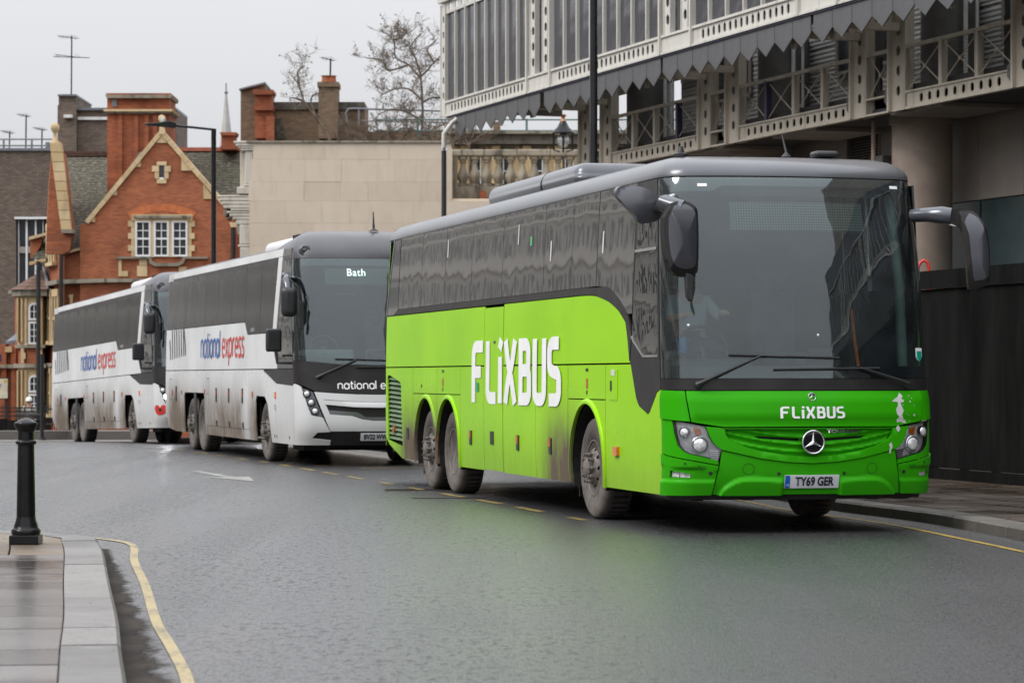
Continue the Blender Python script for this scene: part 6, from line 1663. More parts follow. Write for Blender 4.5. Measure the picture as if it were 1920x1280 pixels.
# coping stones on both slopes
def slope(p, q, n, w, par, name, mat, y0=-.10, y1=.6):
    for i in range(n):
        t0, t1 = i / n, (i + 1) / n
        a = Vector(fb(p[0] + (q[0]-p[0]) * t0, p[1] + (q[1]-p[1]) * t0)); b_ = Vector(fb(p[0] + (q[0]-p[0]) * t1, p[1] + (q[1]-p[1]) * t1))
        d = (b_ - a).normalized(); nn = Vector((-d.y, d.x)) * w; a = a + d * .006; b_ = b_ - d * .006
        MB().prism([tuple(a), tuple(b_), tuple(b_ + nn), tuple(a + nn)], y0, y1).build(name, mat, par)
slope((303, 254), (166, 420), 12, -.17, bh, 'coping_stone', 'bath_stone')
slope((303, 254), (440, 412), 12, .17, bh, 'coping_stone', 'bath_stone')
for tri in ([(264, 299), (264, 313), (253, 313)], [(219, 352), (219, 366), (207, 366)], [(178, 400), (178, 416), (165, 416)], [(340, 297), (340, 320), (360, 320)], [(381, 345), (381, 373), (403, 373)], [(303, 252), (293, 268), (313, 268)]):
    FP('kneeler_stone', tri, -.06, .1, 'bath_stone')
FP('apex_block', [(297, 252), (309, 252), (307, 240), (299, 240)], -.12, .3, 'bath_stone')
o = MB().lathe([(.10, 0), (.06, .12), (.06, .2), (.12, .26), (.15, .36), (.12, .47), (0, .52)], 14, Matrix.Translation((fb(303, 240)[0], .1, fb(303, 240)[1]))).build('finial', 'bath_stone', bh, smooth=50)
# slit window with its quoins
for r_ in ([(294, 303), (312, 303), (312, 310), (294, 310)], [(285, 311), (298, 311), (298, 322), (285, 322)], [(308, 311), (320, 311), (320, 322), (308, 322)], [(290, 323), (298, 323), (298, 335), (290, 335)], [(308, 323), (316, 323), (316, 335), (308, 335)], [(294, 336), (312, 336), (312, 344), (294, 344)]):
    FP('quoin_stone', r_, -.05, .1, 'pale_quoin', bevel=.01) if False else FP('quoin_stone', r_, -.05, .1, 'bath_stone')
w_ = FP('slit_window', [(299, 311), (307, 311), (307, 335), (299, 335)], -.02, .0, 'house_glass'); FP('window_frame', [(299, 333), (307, 333), (307, 336), (299, 336)], -.045, -.021, 'window_white', w_)
# relieving arch of brighter bricks
cx, cy = 303, 520
for k in range(26):
    a0, a1 = R(118 - k * 2.16), R(118 - (k + 1) * 2.16 + .25); r0, r1 = 124, 138
    if True:
        q = [(cx + r0 * math.cos(a), cy - r0 * math.sin(a)) for a in (a0, a1)] + [(cx + r1 * math.cos(a), cy - r1 * math.sin(a)) for a in (a1, a0)]
        FP('arch_brick', q, -.012 - .004 * (k % 2), .1, 'arch_brick')
# triple sash window
def sash(par, x0, x1, y0, y1, cols, rows, name='window', dy=0.0, mid=True, fbf=None, place=None, arch=False):
    """white sash window in photo-aligned facade units: frame, bars and single panes"""
    f_ = fbf or fb; (a, zt), (b_, zb_) = f_(x0, y0), f_(x1, y1)
    w, h = b_ - a, zt - zb_
    t = thing(name, None, None, (a, -.03 + dy, zb_)); t.parent = par
    fr = .07
    if arch:
        oc = [(0, 0), (w, 0), (w, h - w/2)] + arc(w/2, h - w/2, w/2, 0, 180, 12)[1:-1] + [(0, h - w/2)]; ic = [(fr, fr), (w - fr, fr), (w - fr, h - w/2)] + arc(w/2, h - w/2, w/2 - fr, 0, 180, 12)[1:-1] + [(fr, h - w/2)]
    else: oc = [(0, 0), (w, 0), (w, h), (0, h)]; ic = [(fr, fr), (w - fr, fr), (w - fr, h - fr), (fr, h - fr)]
    mb = plate_with_holes(oc, [ic], -.06, .02); mb.build('frame', 'window_white', t)
    mb = MB()
    for i in range(1, cols): x = fr + (w - 2*fr) * i / cols; mb.box(x - .015, x + .015, -.03, .0, fr, h - fr)
    for j in range(1, rows):
        z = fr + (h - 2*fr) * j / rows; k = .035 if (mid and j == rows // 2) else .015; mb.box(fr, w - fr, -.032, .002, z - k, z + k)
    mb.build('glazing_bar', 'window_white', t)
    for i in range(cols):
        for j in range(rows):
            x_, z_ = fr + (w - 2*fr) * i / cols, fr + (h - 2*fr) * j / rows
            MB().box(x_ + .016, x_ + (w - 2*fr) / cols - .016, .003, .012, z_ + .016, z_ + (h - 2*fr) / rows - .016).build('pane', 'house_glass', t)
    return t
FP('window_head', [(246, 402), (361, 402), (361, 414), (246, 414)], -.10, .1, 'bath_stone')
FP('window_hood', [(250, 404), (358, 404), (356, 409), (252, 409)], -.18, -.1, 'sooty_stone')
for x in (283, 317): FP('stone_mullion', [(x, 414), (x + 5.5, 414), (x + 5.5, 482), (x, 482)], -.08, .1, 'bath_stone')
for k in range(6):
    y0 = 414 + k * 11.4; wx = 6 if k % 2 == 0 else 0
    FP('quoin_stone', [(246 - wx, y0), (253, y0), (253, y0 + 11), (246 - wx, y0 + 11)], -.06, .1, 'bath_stone')
    FP('quoin_stone', [(352, y0), (359 + wx, y0), (359 + wx, y0 + 11), (352, y0 + 11)], -.06, .1, 'bath_stone')
for x0, x1 in ((254, 283), (289, 317), (323, 352)): sash(bh, x0, x1, 414, 481, 2, 4)
FP('window_sill', [(218, 481), (282, 481), (285, 489), (292, 493), (332, 493), (340, 489), (343, 481), (390, 481), (390, 485), (348, 485), (344, 494), (334, 499), (290, 499), (281, 494), (278, 485), (218, 485)], -.14, .1, 'sooty_stone')
for r_ in ([(222, 486), (228, 486), (228, 518), (222, 518)], [(228, 508), (240, 508), (240, 518), (228, 518)], [(261, 486), (276, 486), (276, 497), (261, 497)], [(257, 498), (276, 498), (276, 518), (257, 518)], [(335, 500), (350, 500), (350, 520), (335, 520)]): FP('quoin_stone', r_, -.05, .1, 'bath_stone')
FP('string_course', [(116, 524), (200, 522), (470, 522), (470, 529), (200, 529), (116, 532)], -.16, .36, 'sooty_stone')
FP('string_course', [(116, 680), (470, 680), (470, 686), (116, 688)], -.14, .36, 'sooty_stone')
FP('niche_head', [(128, 553), (138, 551), (136, 560), (137, 590), (131, 590), (131, 560)], .2, .4, 'bath_stone')
for x0, x1 in ((170, 200), (240, 270), (300, 330)):
    for y0, y1 in ((560, 640), (700, 775)): sash(bh, x0, x1, y0, y1, 2, 4)
# right flank pipe and brackets
for x, y in ((438, 425),): MB().tube([(fb(x, y)[0], -.15, fb(x, 424)[1]), (fb(x, y)[0], -.15, fb(x, 560)[1])], .085, 8).build('rain_pipe', 'iron', bh, smooth=40)
FP('pipe_head', [(430, 417), (446, 417), (443, 426), (433, 426)], -.3, .0, 'bath_stone')
# roofs behind the gable
def roof_quad(name, pts, mat):
    m = MB(); m.v = [(fb(x, y, d)[0], d, fb(x, y, d)[1]) for x, y, d in pts]; m.f = [tuple(range(len(pts)))]; return m.build(name, mat, bh, recalc=False)
roof_quad('roof', [(122, 292, 7), (205, 292, 7), (330, 292, 7), (290, 440, 1.2), (122, 440, 1.2)], 'mossy_tiles')
roof_quad('roof', [(322, 283, 6), (470, 283, 6), (470, 420, 1.2), (395, 420, 1.2)], 'mossy_tiles')
m = MB(); m.box(fb(322, 0, 6)[0], fb(470, 0, 6)[0], 5.85, 6.15, fb(0, 284, 6)[1], fb(0, 277, 6)[1]); m.build('ridge_tiles', 'ridge_red', bh)
m = MB(); m.box(fb(120, 0, 7)[0], fb(210, 0, 7)[0], 6.85, 7.2, fb(0, 293, 7)[1], fb(0, 284, 7)[1]); m.build('ridge_tiles', 'brown_tiles', bh)
FP('lead_flashing', [(205, 366), (262, 285), (270, 285), (262, 297), (215, 360), (184, 395), (180, 392)], .55, .9, 'lead')
# the broad chimney stack
def stack(name, x0, x1, ytop, ybot, d0, d1, mat): return FP(name, [(x0, ytop), (x1, ytop), (x1, ybot), (x0, ybot)], d0, d1, mat)
ch = stack('chimney', 201, 318, 178, 440, 2.2, 4.2, 'chimney_brick')
for x in (221, 251, 271, 287): FP('chimney_rib', [(x, 216), (x + 8, 216), (x + 8, 400), (x, 400)], 2.1, 2.21, 'chimney_brick', ch)
FP('chimney_cornice', [(197, 178), (322, 178), (320, 184), (200, 184)], 2.0, 4.4, 'sooty_stone', ch); FP('chimney_cornice', [(199, 175), (320, 175), (320, 178), (199, 178)], 2.05, 4.35, 'chimney_brick', ch)
FP('chimney_cornice', [(193, 205), (324, 205), (322, 209), (195, 209)], 1.95, 4.45, 'bath_stone', ch); FP('chimney_cornice', [(198, 209.2), (321, 209.2), (319, 213), (200, 213)], 2.05, 4.4, 'sooty_stone', ch)
FP('chimney_vent', [(210, 187), (219, 187), (219, 200), (210, 200)], 2.15, 2.25, 'lead', ch)
c2 = stack('small_chimney', 415, 440, 252, 280, 5.0, 6.0, 'chimney_brick'); FP('chimney_cap', [(412, 248), (443, 248), (441, 254), (414, 254)], 4.9, 6.1, 'chimney_brick', c2); FP('chimney_cap', [(413, 274), (443, 274), (443, 280), (413, 280)], 4.9, 6.1, 'chimney_brick', c2)

# the side wing, running back to the left
AZ = math.atan2(.945, -.327)
def corner(): return ((118 - 960) / PX, 110.0)
_cx, _cy = corner(); _dx, _dy = -.327, .945
def lf(x, y, off=0.0):
    """photo point -> (distance along the side wall, height)"""
    t = (x - 960) / 5333.; px_, py_ = _cx + off * _dy * -1, _cy + off * _dx
    l = (px_ - t * py_) / (t * _dy - _dx); Y = py_ + l * _dy
    return (l, 1.45 + (706 - y) / 5333. * Y)
LW = bpy.data.objects.new('side_wing', None); COL.objects.link(LW); LW.parent = bh; LW.location = (0, 0, 0); LW.rotation_euler = (0, 0, AZ)
# in this frame +x runs back along the wall, +y points out towards the street (left)
def LP(name, pts, d0, d1, mat, par=None): return MB().prism([lf(*p) for p in pts], d0, d1).build(name, mat, par or LW)
l30 = lf(28, 700)[0]
m = MB(); m.prism([(0, -2), (l30, -2), lf(28, 540), lf(84, 540), lf(86, 440), lf(91, 350), lf(97, 268), lf(112, 266), (.0, lf(117.9, 285)[1])], -.03, 0.0)
m.build('side_wall', 'red_brick', LW)
# tall gable: broad sloping stone coping facing the camera
m = MB(); P1, P2 = fb(97, 268), fb(114, 268); 
for i in range(9):
    t0, t1 = i / 9, (i + 1) / 9 - .006
    xl = lambda t: 97 + (118.5 - 97) * t; xr = lambda t: 119 + (137 - 119) * t; yy = lambda t: 270 + (432 - 270) * t
    MB().prism([fb(xl(t0), yy(t0)), fb(xr(t0), yy(t0)), fb(xr(t1), yy(t1)), fb(xl(t1), yy(t1))], -.5, -.2).build('coping_stone', 'bath_stone', bh)
FP('gable_side', [(98, 270), (121, 290), (137, 430), (130, 470), (118, 476), (86, 476), (88, 420)], -.19, .3, 'red_brick')
FP('coping_foot', [(114, 430), (138, 430), (138, 437), (116, 437)], -.55, .2, 'sooty_stone')
o = MB().lathe([(.16, 0), (.15, .1), (.09, .2), (.07, .42), (.10, .46), (.17, .58), (.17, .70), (.1, .8), (0, .83)], 14, Matrix.Translation((fb(106, 0)[0], -.35, fb(0, 272)[1]))).build('finial', 'bath_stone', bh, smooth=50)
# stone mullioned windows of the wing
def wing_window(x0, x1, y0, y1, nx, par=LW):
    a, b_ = lf(x1, y0), lf(x0, y1); w, h = b_[0] - a[0], a[1] - b_[1]
    t = thing('window', None, None, (a[0], .02, b_[1])); t.parent = par
    MB().box(0, w, .0, .01, 0, h).build('pane', 'house_glass', t); m = MB()
    for k in range(nx + 1): m.box(w * k / nx - .09, w * k / nx + .09, .011, .12, 0, h)
    m.box(-.09, w + .09, .011, .13, h - .1, h + .18); m.box(-.09, w + .09, .011, .11, h * .45, h * .45 + .12); m.box(-.15, w + .15, .011, .22, -.14, 0); m.build('stone_frame', 'bath_stone', t)
wing_window(93, 107, 425, 494, 3)
wing_window(90, 100, 550, 640, 2); wing_window(104, 114, 550, 640, 2); wing_window(90, 100, 695, 775, 2); wing_window(104, 114, 695, 775, 2)
LP('string_course', [(118, 524), (80, 533), (28, 543), (26, 551), (80, 541), (118, 532)], .0, .25, 'sooty_stone')
LP('string_course', [(118, 680), (0, 684), (0, 690), (118, 687)], .0, .2, 'sooty_stone')
# octagonal stone bay with arched sashes and hipped roof
by = thing('stone_bay', None, None, (fb(55, 0, 2.2)[0], 2.2, 0)); by.parent = bh
hw = fb(80, 0)[0] - fb(55, 0)[0]
def bz(y): return 1.45 + (706 - y) / PX
def bpoly(g=0): return [(-hw - g, 2.5), (-hw - g, .35 - g * .4), (-hw + .42 - g * .3, -g), (hw + g, -g), (hw + g, 2.5)]
def bay_layer(name, y0, y1, mat, g=0): return MB().prism(bpoly(g), bz(y1), bz(y0), 'z').build(name, mat, by)
bay_layer('bay_wall', 552, 645, 'bath_stone'); bay_layer('bay_band', 645, 651, 'sooty_stone', .12); bay_layer('bay_apron', 651.2, 681, 'red_brick', -.02); bay_layer('bay_band', 681.2, 689, 'sooty_stone', .16)
bay_layer('bay_wall', 689.2, 860, 'bath_stone'); bay_layer('bay_cornice', 540, 551.8, 'sooty_stone', .22)
m = MB(); z0, z1 = bz(539.8), bz(498); A_ = [(-hw - .3, 2.5, z0), (-hw - .3, .2, z0), (-hw + .3, -.3, z0), (hw + .3, -.3, z0), (hw + .3, 2.5, z0)]; top = (hw * .75, 1.3, z1)
m.v = A_ + [top]; m.f = [(0, 1, 5), (1, 2, 5), (2, 3, 5), (3, 4, 5)]; m.build('bay_roof', 'brown_tiles', by)
m = MB(); m.tube([(hw + .3, -.3, z0 + .03), (hw * .75, 1.3, z1)], .07, 6); m.build('bay_hip', 'lead', by)
fbb = lambda x, y: ((x - 55) / PX, bz(y))
for (x0, x1, ya, yb_) in ((54, 75, 565, 598), (54, 75, 601, 644), (54, 75, 703, 736), (54, 75, 739, 790)):
    sash(by, x0, x1, ya, yb_, 2, 2 if yb_ - ya < 36 else 3, fbf=fbb, mid=False, arch=(ya in (565, 703)))
for xx in (32, 40, 49): 
    for y0, y1 in ((556, 640), (694, 790)): MB().box(fbb(xx, 0)[0] - .03, fbb(xx, 0)[0] + .03, -.09 if xx > 40 else .02, .3, bz(y1), bz(y0)).build('bay_pilaster', 'bath_stone', by)
for y0, y1 in ((651.5, 680),):
    for a, c_ in ((39, 45), (73, 80)):
        MB().box(fbb(a, 0)[0], fbb(c_, 0)[0], -.05, .1, bz(y1), bz(y0)).build('quoin_stone', 'bath_stone', by)
        MB().box(fbb(a if a < 50 else a - 3, 0)[0], fbb(c_ + 3 if a < 50 else c_, 0)[0], -.055, .09, bz(672), bz(660)).build('quoin_stone', 'bath_stone', by)
# little slated porch roof and chimney left of the tall gable
FP('dormer_wall', [(56, 448), (80, 446), (76, 462), (60, 484), (57, 484)], 3, 3.4, 'red_brick'); FP('dormer_coping', [(54, 444), (86, 436), (86, 441), (54, 450)], 2.8, 3.5, 'bath_stone')
roof_quad('dormer_roof', [(58, 486, 2.6), (80, 452, 4), (92, 440, 4), (92, 486, 2.6)], 'mossy_tiles'); FP('dormer_eaves', [(54, 491), (86, 484), (86, 490), (55, 497)], 2.4, 3.0, 'bath_stone')
for x, y0, y1 in ((80, 492, 830), (118, 478, 690)): MB().tube([(fb(x, 0)[0], -1.0 if x == 80 else -.45, fb(0, y0)[1]), (fb(x, 0)[0], -1.0 if x == 80 else -.45, fb(0, y1)[1])], .085 if x == 80 else .075, 10).build('rain_pipe', 'iron', bh, smooth=40)
# low brick range at the far left
lr = thing('brick_annex', 'low red brick annexe with stone bands at the left edge behind the sign', 'building', (-21.0, 117, 0))
def ab(x): return (x - 0) / 45.58
PA = 45.58
def az_(y): return 1.45 + (706 - y) / PA
m = MB(); m.box(-3, ab(34), 0, .6, -3, az_(645)); m.build('wall', 'red_brick', lr)
for x in (2, 20): MB().box(ab(x), ab(x + 9), -.25, 0, -3, az_(650)).build('pier', 'chimney_brick', lr)
MB().box(-3, ab(34), -.35, .0, az_(690), az_(683)).build('band', 'sooty_stone', lr); MB().box(ab(9), ab(22), -.3, .1, az_(660), az_(650)).build('stone_cap', 'bath_stone', lr)
MB().box(ab(-10), ab(3), -.02, .0, az_(678), az_(664)).build('blue_window', M('blue_window', (.02, .04, .12), .2), lr)
m = MB(); m.v = [(ab(8), .0, az_(650)), (ab(36), .0, az_(636)), (ab(36), 2, az_(606)), (ab(8), 0.0, az_(640))]; m.f = [(0, 1, 2, 3)]; m.build('roof', 'lead', lr, recalc=False)

# ---------------------------------------------------------------- dark brown modern blocks behind, left
def wx(x, Z): return (x - 960) / 5333. * Z
def wz(y, Z): return 1.45 + (706 - y) / 5333. * Z
Z = 135.
db = thing('brick_block', 'dark brown modern brick block with tall glazed strip at the left edge', 'building', (0, Z, 0))
m = plate_with_holes([(wx(-160, Z), -4), (wx(100, Z), -4), (wx(100, Z), wz(283, Z)), (wx(-160, Z), wz(283, Z))], [[(wx(30, Z), wz(600, Z)), (wx(92, Z), wz(600, Z)), (wx(92, Z), wz(411, Z)), (wx(30, Z), wz(411, Z))]], 0, .4); m.build('wall', 'dark_brick', db)
MB().box(wx(-160, Z), wx(101, Z), .4, 12, -4, wz(284, Z)).build('rear_volume', 'dark_brick', db)
MB().box(wx(-160, Z), wx(101, Z), -.1, .5, wz(283, Z), wz(278, Z)).build('parapet_cap', 'lead', db)
MB().box(wx(30, Z), wx(92, Z), .30, .34, wz(600, Z), wz(411, Z)).build('pane', 'house_glass', db)
for x, w in ((34, 1.2), (49, 3.2), (66, 2.8), (80, 1.2)): MB().box(wx(x - w/2, Z), wx(x + w/2, Z), .12, .28, wz(600, Z), wz(411, Z)).build('mullion', 'window_white', db)
MB().box(wx(28, Z), wx(94, Z), -.12, .2, wz(411, Z), wz(407, Z)).build('lintel', 'window_white', db)
MB().box(wx(34, Z), wx(80, Z), .13, .29, wz(474, Z), wz(462, Z)).build('transom', 'clad_beige', db)
m = MB()
for y in (258, 270): m.tube([(wx(-160, Z), 1, wz(y, Z)), (wx(100, Z), 1, wz(y, Z))], .04, 6)
for x in (-50, 0, 53): m.tube([(wx(x, Z), 1, wz(283, Z)), (wx(x, Z), 1, wz(258, Z))], .05, 6)
m.build('roof_rail', 'lead', db)
MB().box(wx(80, Z), wx(87, Z), .8, 1.2, wz(283, Z), wz(264, Z)).build('roof_vent', 'lead', db)
Z = 142.
tw = thing('stair_tower', 'dark brick stair tower with pale capping behind the broad chimney', 'building', (0, Z, 0))
MB().box(wx(110, Z), wx(143, Z), 0, 5, -4, wz(181, Z)).build('tower_wall', 'dark_brick', tw); MB().box(wx(105, Z), wx(110, Z) - .01, .5, 5, -4, wz(196, Z)).build('tower_flank', 'dark_brick', tw)
MB().box(wx(109, Z), wx(144, Z), -.15, 5.1, wz(181, Z), wz(177.5, Z)).build('capping', 'lead', tw); MB().box(wx(121, Z), wx(137, Z), -.3, 0, wz(222, Z), wz(216, Z)).build('ledge', 'white_dull', tw)
MB().box(wx(143, Z) + .01, wx(330, Z), .4, 5, -4, wz(206, Z)).build('rear_wall', 'dark_brick', tw); MB().box(wx(143, Z) + .01, wx(330, Z), .2, 5.1, wz(206, Z), wz(201.5, Z)).build('capping', 'lead', tw)
MB().box(wx(144, Z), wx(260, Z), .25, .39, wz(224, Z), wz(218.5, Z)).build('pale_band', 'white_dull', tw)
for yy in (189, 194): MB().box(wx(143, Z) + .01, wx(149, Z), .1, .15, wz(yy, Z), wz(yy - 1, Z)).build('bracket', 'iron', tw)
aerial(wx(128, Z), Z + 1, wz(178, Z), 3.05, 'tall television aerial on the dark brick stair tower')
for x, h, l in ((14, .95, 'small aerial nearest the left edge of the flat roof'), (45, 1.75, 'taller middle aerial of three on the flat roof'), (75, 1.1, 'short aerial beside the roof vent of the dark block')):
    aerial(wx(x, 136), 136.5, wz(283, 136), h, l, 1, 'aerials on the dark brick block')

# ---------------------------------------------------------------- spire
Z = 230.
sp_ = thing('church_spire', 'slender haze-pale stone church spire far behind the roofs', 'spire', (wx(424, Z), Z, 0))
MB().lathe([(wx(960 + 14.5, Z), wz(290, Z)), (wx(960 + 1.5, Z), wz(175, Z)), (.05, wz(172, Z))], 8).build('spire', M('haze_pale_stone', (.42, .40, .38), .9, var=.15, vs=.6, bump=.5, bs=3, bd=.1), sp_)  # paleness of distant haze is put into the stone colour
MB().tube([(0, 0, wz(174, Z)), (0, 0, wz(156, Z))], .05, 6).build('cross_rod', 'lead', sp_); MB().lathe([(.14, wz(176, Z)), (.16, wz(173, Z)), (.05, wz(170, Z))], 8).build('spire_cap', 'lead', sp_)
MB().box(-3, 3, -3, 3, -5, wz(292, Z)).build('tower', 'sooty_stone', sp_)

# ---------------------------------------------------------------- pale stone flank wall of the portico
Z = 100.
pw = thing('stone_wall', 'large blank pale stone flank wall with broken cornice at its left edge', 'building', (0, Z, 0))
def stone_poly():
    return [(478, 268), (828, 268), (845, 272), (846, 368), (1010, 372), (1010, 900), (470, 900), (470, 436), (470, 366), (468, 362), (478, 362)]
m = MB(); m.box(wx(470, Z), wx(845, Z), .12, 6, -3, wz(270, Z)); m.box(wx(845, Z) + .01, wx(1200, Z), .12, 3, -3, wz(372, Z)); m.build('wall_core', 'pale_stone', pw)
rows = [268, 299, 341, 377, 418, 461, 503, 545, 590]
for r_ in range(len(rows) - 1):
    x = 470 + 1; y0, y1 = rows[r_], rows[r_ + 1]; left = {0: 474, 1: 472, 2: 466}.get(r_, 468)
    x = left; right = 846 if r_ < 3 else 1010
    while x < right - 1:
        w = rnd.choice((52, 68, 84, 100, 120)); x1 = min(x + w, right)
        if right - x1 < 25: x1 = right
        MB().box(wx(x, Z) + .0018, wx(x1, Z) - .0018, rnd.uniform(-.004, .003), .118, wz(y1, Z) + .0018, wz(y0, Z) - .0018).build('stone_block', 'pale_stone', pw)
        x = x1
MB().box(wx(462, Z), wx(846, Z), -.06, .3, wz(267.8, Z), wz(264, Z)).build('top_capping', 'sooty_stone', pw)
# profile mouldings at the left edge, receding behind the wall plane
def prof(name, steps, mat='moulding_stone', d0=-.02, d1=3.0):
    for (xl, xr, y0, y1) in steps: MB().box(wx(xl, Z), wx(xr, Z), d0, d1, wz(y1, Z), wz(y0, Z)).build(name, mat, pw, bevel=.03, seg=2)
prof('cornice_step', [(438, 478, 264.5, 269), (442, 477, 269.3, 275), (447, 476, 275.3, 279), (450, 475, 279.3, 283)])
prof('pilaster', [(459, 474, 283.3, 345)], d0=.02); prof('pilaster', [(446, 458.5, 280, 350)], d0=.8)
prof('pilaster_foot', [(457, 474, 345.3, 350), (444, 471, 350.3, 364)], d0=.0)
prof('cornice_step', [(408, 470, 366, 370), (411, 470, 370.3, 377), (415, 470, 377.3, 384), (419, 470, 384.3, 391), (432, 470, 391.3, 395)], d0=.02)
prof('cornice_step', [(424, 470, 395.3, 400), (430, 470, 400.3, 406), (436, 470, 406.3, 412), (442, 470, 412.3, 421)], d0=.04)
prof('pilaster', [(449, 469, 421.3, 458), (446, 470, 458.3, 463), (450, 469, 463.3, 600)], d0=.03)
prof('bracket', [(416, 424, 392, 404), (421, 429, 405, 411)], 'sooty_stone', .6, 1.2)

# ---------------------------------------------------------------- balustrade and the stone range behind it
Z = 103.
bl = thing('balustrade', 'weathered stone balustrade with round balusters above the lime coach roof', 'balustrade', (0, Z, 0))
for k in range(6): MB().box(wx(846 + k * 62, Z) + .004, wx(846 + (k + 1) * 62, Z) - .004, -.22, .25, wz(293, Z), wz(281 + rnd.uniform(-.3, .3), Z)).build('coping_stone', 'sooty_stone', bl, bevel=.03)
for k in range(5): MB().box(wx(848 + k * 70, Z) + .004, wx(848 + (k + 1) * 70, Z) - .004, -.2, .22, wz(372, Z), wz(350, Z)).build('plinth_stone', 'sooty_stone', bl)
MB().box(wx(846, Z), wx(858, Z), -.16, .18, wz(350, Z), wz(293, Z)).build('pier', 'sooty_stone', bl)
h = wz(293.3, Z) - wz(349.7, Z); bm_ = None
for k in range(14):
    x = wx(868 + 22.3 * k, Z)
    if bm_ is None:
        o = MB().lathe([(.17, 0), (.17, .06), (.12, .10), (.15, .17), (.21, .32), (.20, .42), (.13, .58), (.09, .74), (.085, .84), (.14, .88), (.10, .92), (.17, .98), (.17, h)], 14).build('baluster', 'sooty_stone', bl, smooth=45); bm_ = o.data
    else:
        o = bpy.data.objects.new('baluster', bm_); COL.objects.link(o); o.parent = bl
    o.location = (x, 0, wz(349.7, Z))
MB().box(wx(900, Z), wx(912, Z), -.6, -.3, wz(400, Z), wz(360, Z)).build('red_post', 'chimney_brick', bl)
MT['soot_dark'] = M('soot_dark_stone', (.085, .075, .062), .9, var=.35)
Z = 110.
sr_ = thing('stone_building', 'honey stone building with dark cornice and windows seen through the balustrade', 'building', (0, Z, 0))
MB().box(wx(840, Z), wx(1300, Z), 0, 5, -3, wz(252, Z)).build('wall', 'sooty_stone', sr_)
MB().box(wx(838, Z), wx(1300, Z), -.3, .5, wz(252, Z), wz(247, Z)).build('parapet_cap', 'sooty_stone', sr_)
MB().box(wx(838, Z), wx(1300, Z), -.45, 0, wz(272, Z), wz(266, Z)).build('cornice', 'soot_dark', sr_)
for x in range(850, 1300, 58):
    MB().box(wx(x + 14, Z), wx(x + 30, Z), -.25, -.01, wz(345, Z), wz(274, Z)).build('pilaster', 'bath_stone', sr_)
    w_ = MB().box(wx(x + 36, Z), wx(x + 52, Z), -.03, -.01, wz(345, Z), wz(298, Z)).build('window', 'house_glass', sr_); m = MB(); m.box(wx(x + 35, Z), wx(x + 37, Z), -.08, -.031, wz(345, Z), wz(297, Z)); m.box(wx(x + 50, Z), wx(x + 52, Z), -.08, -.031, wz(345, Z), wz(297, Z)); m.box(wx(x + 37, Z), wx(x + 50, Z), -.07, -.031, wz(322, Z), wz(320, Z)); m.build('window_frame', 'window_white', w_)
    MB().lathe([(0, -.12), (.28, -.08), (.35, 0)], 7, Matrix.Translation((wx(x + 7, Z), -.02, wz(310, Z))) @ Matrix.Rotation(R(90), 4, 'X') @ Matrix.Scale(2.2, 4, (0, 1, 0))).build('carved_panel', 'bath_stone', sr_)
m = MB()
for y in (216, 237): m.tube([(wx(700, Z), 2, wz(y, Z)), (wx(1300, Z), 2, wz(y, Z))], .035, 6)
for x in range(780, 1300, 104): m.tube([(wx(x, Z), 2, wz(250, Z)), (wx(x, Z), 2, wz(214, Z))], .045, 6)
m.build('roof_rail', M('green_rail', (.10, .16, .15), .5), sr_)
MB().box(wx(938, Z), wx(1060, Z), 2.5, 4, wz(250, Z), wz(244, Z)).build('white_ledge', 'white_dull', sr_)
MB().box(wx(925, Z), wx(938, Z), 1, 2, wz(252, Z), wz(224, Z)).build('chimney', 'brown_brick', sr_)

# ---------------------------------------------------------------- brown brick buildings over the stone wall
Z = 118.
bb = thing('brick_building', 'brown brick rooftops and chimneys rising over the pale stone wall', 'building', (0, Z, 0))
def bx(name, x0, x1, y0, y1, mat, d0=0, d1=3, par=None, **k): return MB().box(wx(x0, Z), wx(x1, Z), d0, d1, wz(y1, Z), wz(y0, Z)).build(name, mat, par or bb, **k)
MB().prism([(wx(449, Z), wz(300, Z)), (wx(495, Z), wz(300, Z)), (wx(495, Z), wz(155, Z)), (wx(449, Z), wz(167, Z))], .5, 3).build('party_wall', 'brown_brick', bb)
MB().prism([(wx(447, Z), wz(168, Z)), (wx(447, Z), wz(165, Z)), (wx(496, Z), wz(152.5, Z)), (wx(496, Z), wz(156, Z))], .3, 3.2).build('coping', 'lead', bb)
bx('parapet_wall', 510, 684, 196, 300, 'brown_brick'); bx('parapet_wall', 684.3, 900, 243, 300, 'brown_brick', 1, 3)
for k in range(4): bx('coping_stone', 512 + k * 43, 554.6 + k * 43, 192, 206, 'soot_dark', -.12, 3.1)
c3 = bx('chimney', 481, 513, 178, 262, 'chimney_brick', -.8, .4)
for a, c_, y0, y1 in ((478, 516, 173, 179), (480, 514, 179.2, 182), (479, 516, 203, 207), (481, 515, 207.2, 211)): bx('chimney_band', a, c_, y0, y1, 'chimney_brick', -1.0, .5, c3)
bx('chimney_flank', 503, 518, 222, 300, 'chimney_brick', -1.0, .0); MB().prism([(wx(508, Z), wz(226, Z)), (wx(530, Z), wz(226, Z)), (wx(538, Z), wz(264, Z)), (wx(518, Z), wz(264, Z))], -.9, -.5).build('lean_to_roof', 'mossy_tiles', bb)
c4_ = bx('chimney', 599, 635, 160, 262, 'brown_brick', -.6, .6); bx('chimney_band', 597, 637, 157, 166, 'brown_brick', -.7, .7, c4_)
MB().lathe([(.22, 0), (.18, .3), (.24, .34), (0, .36)], 10, Matrix.Translation((wx(612, Z), 0, wz(158, Z)))).build('chimney_pot', 'chimney_brick', c4_, smooth=40); MB().lathe([(.2, 0), (.17, .3), (.22, .34), (0, .36)], 10, Matrix.Translation((wx(622, Z), 0, wz(158, Z)))).build('chimney_pot', 'chimney_brick', c4_, smooth=40)
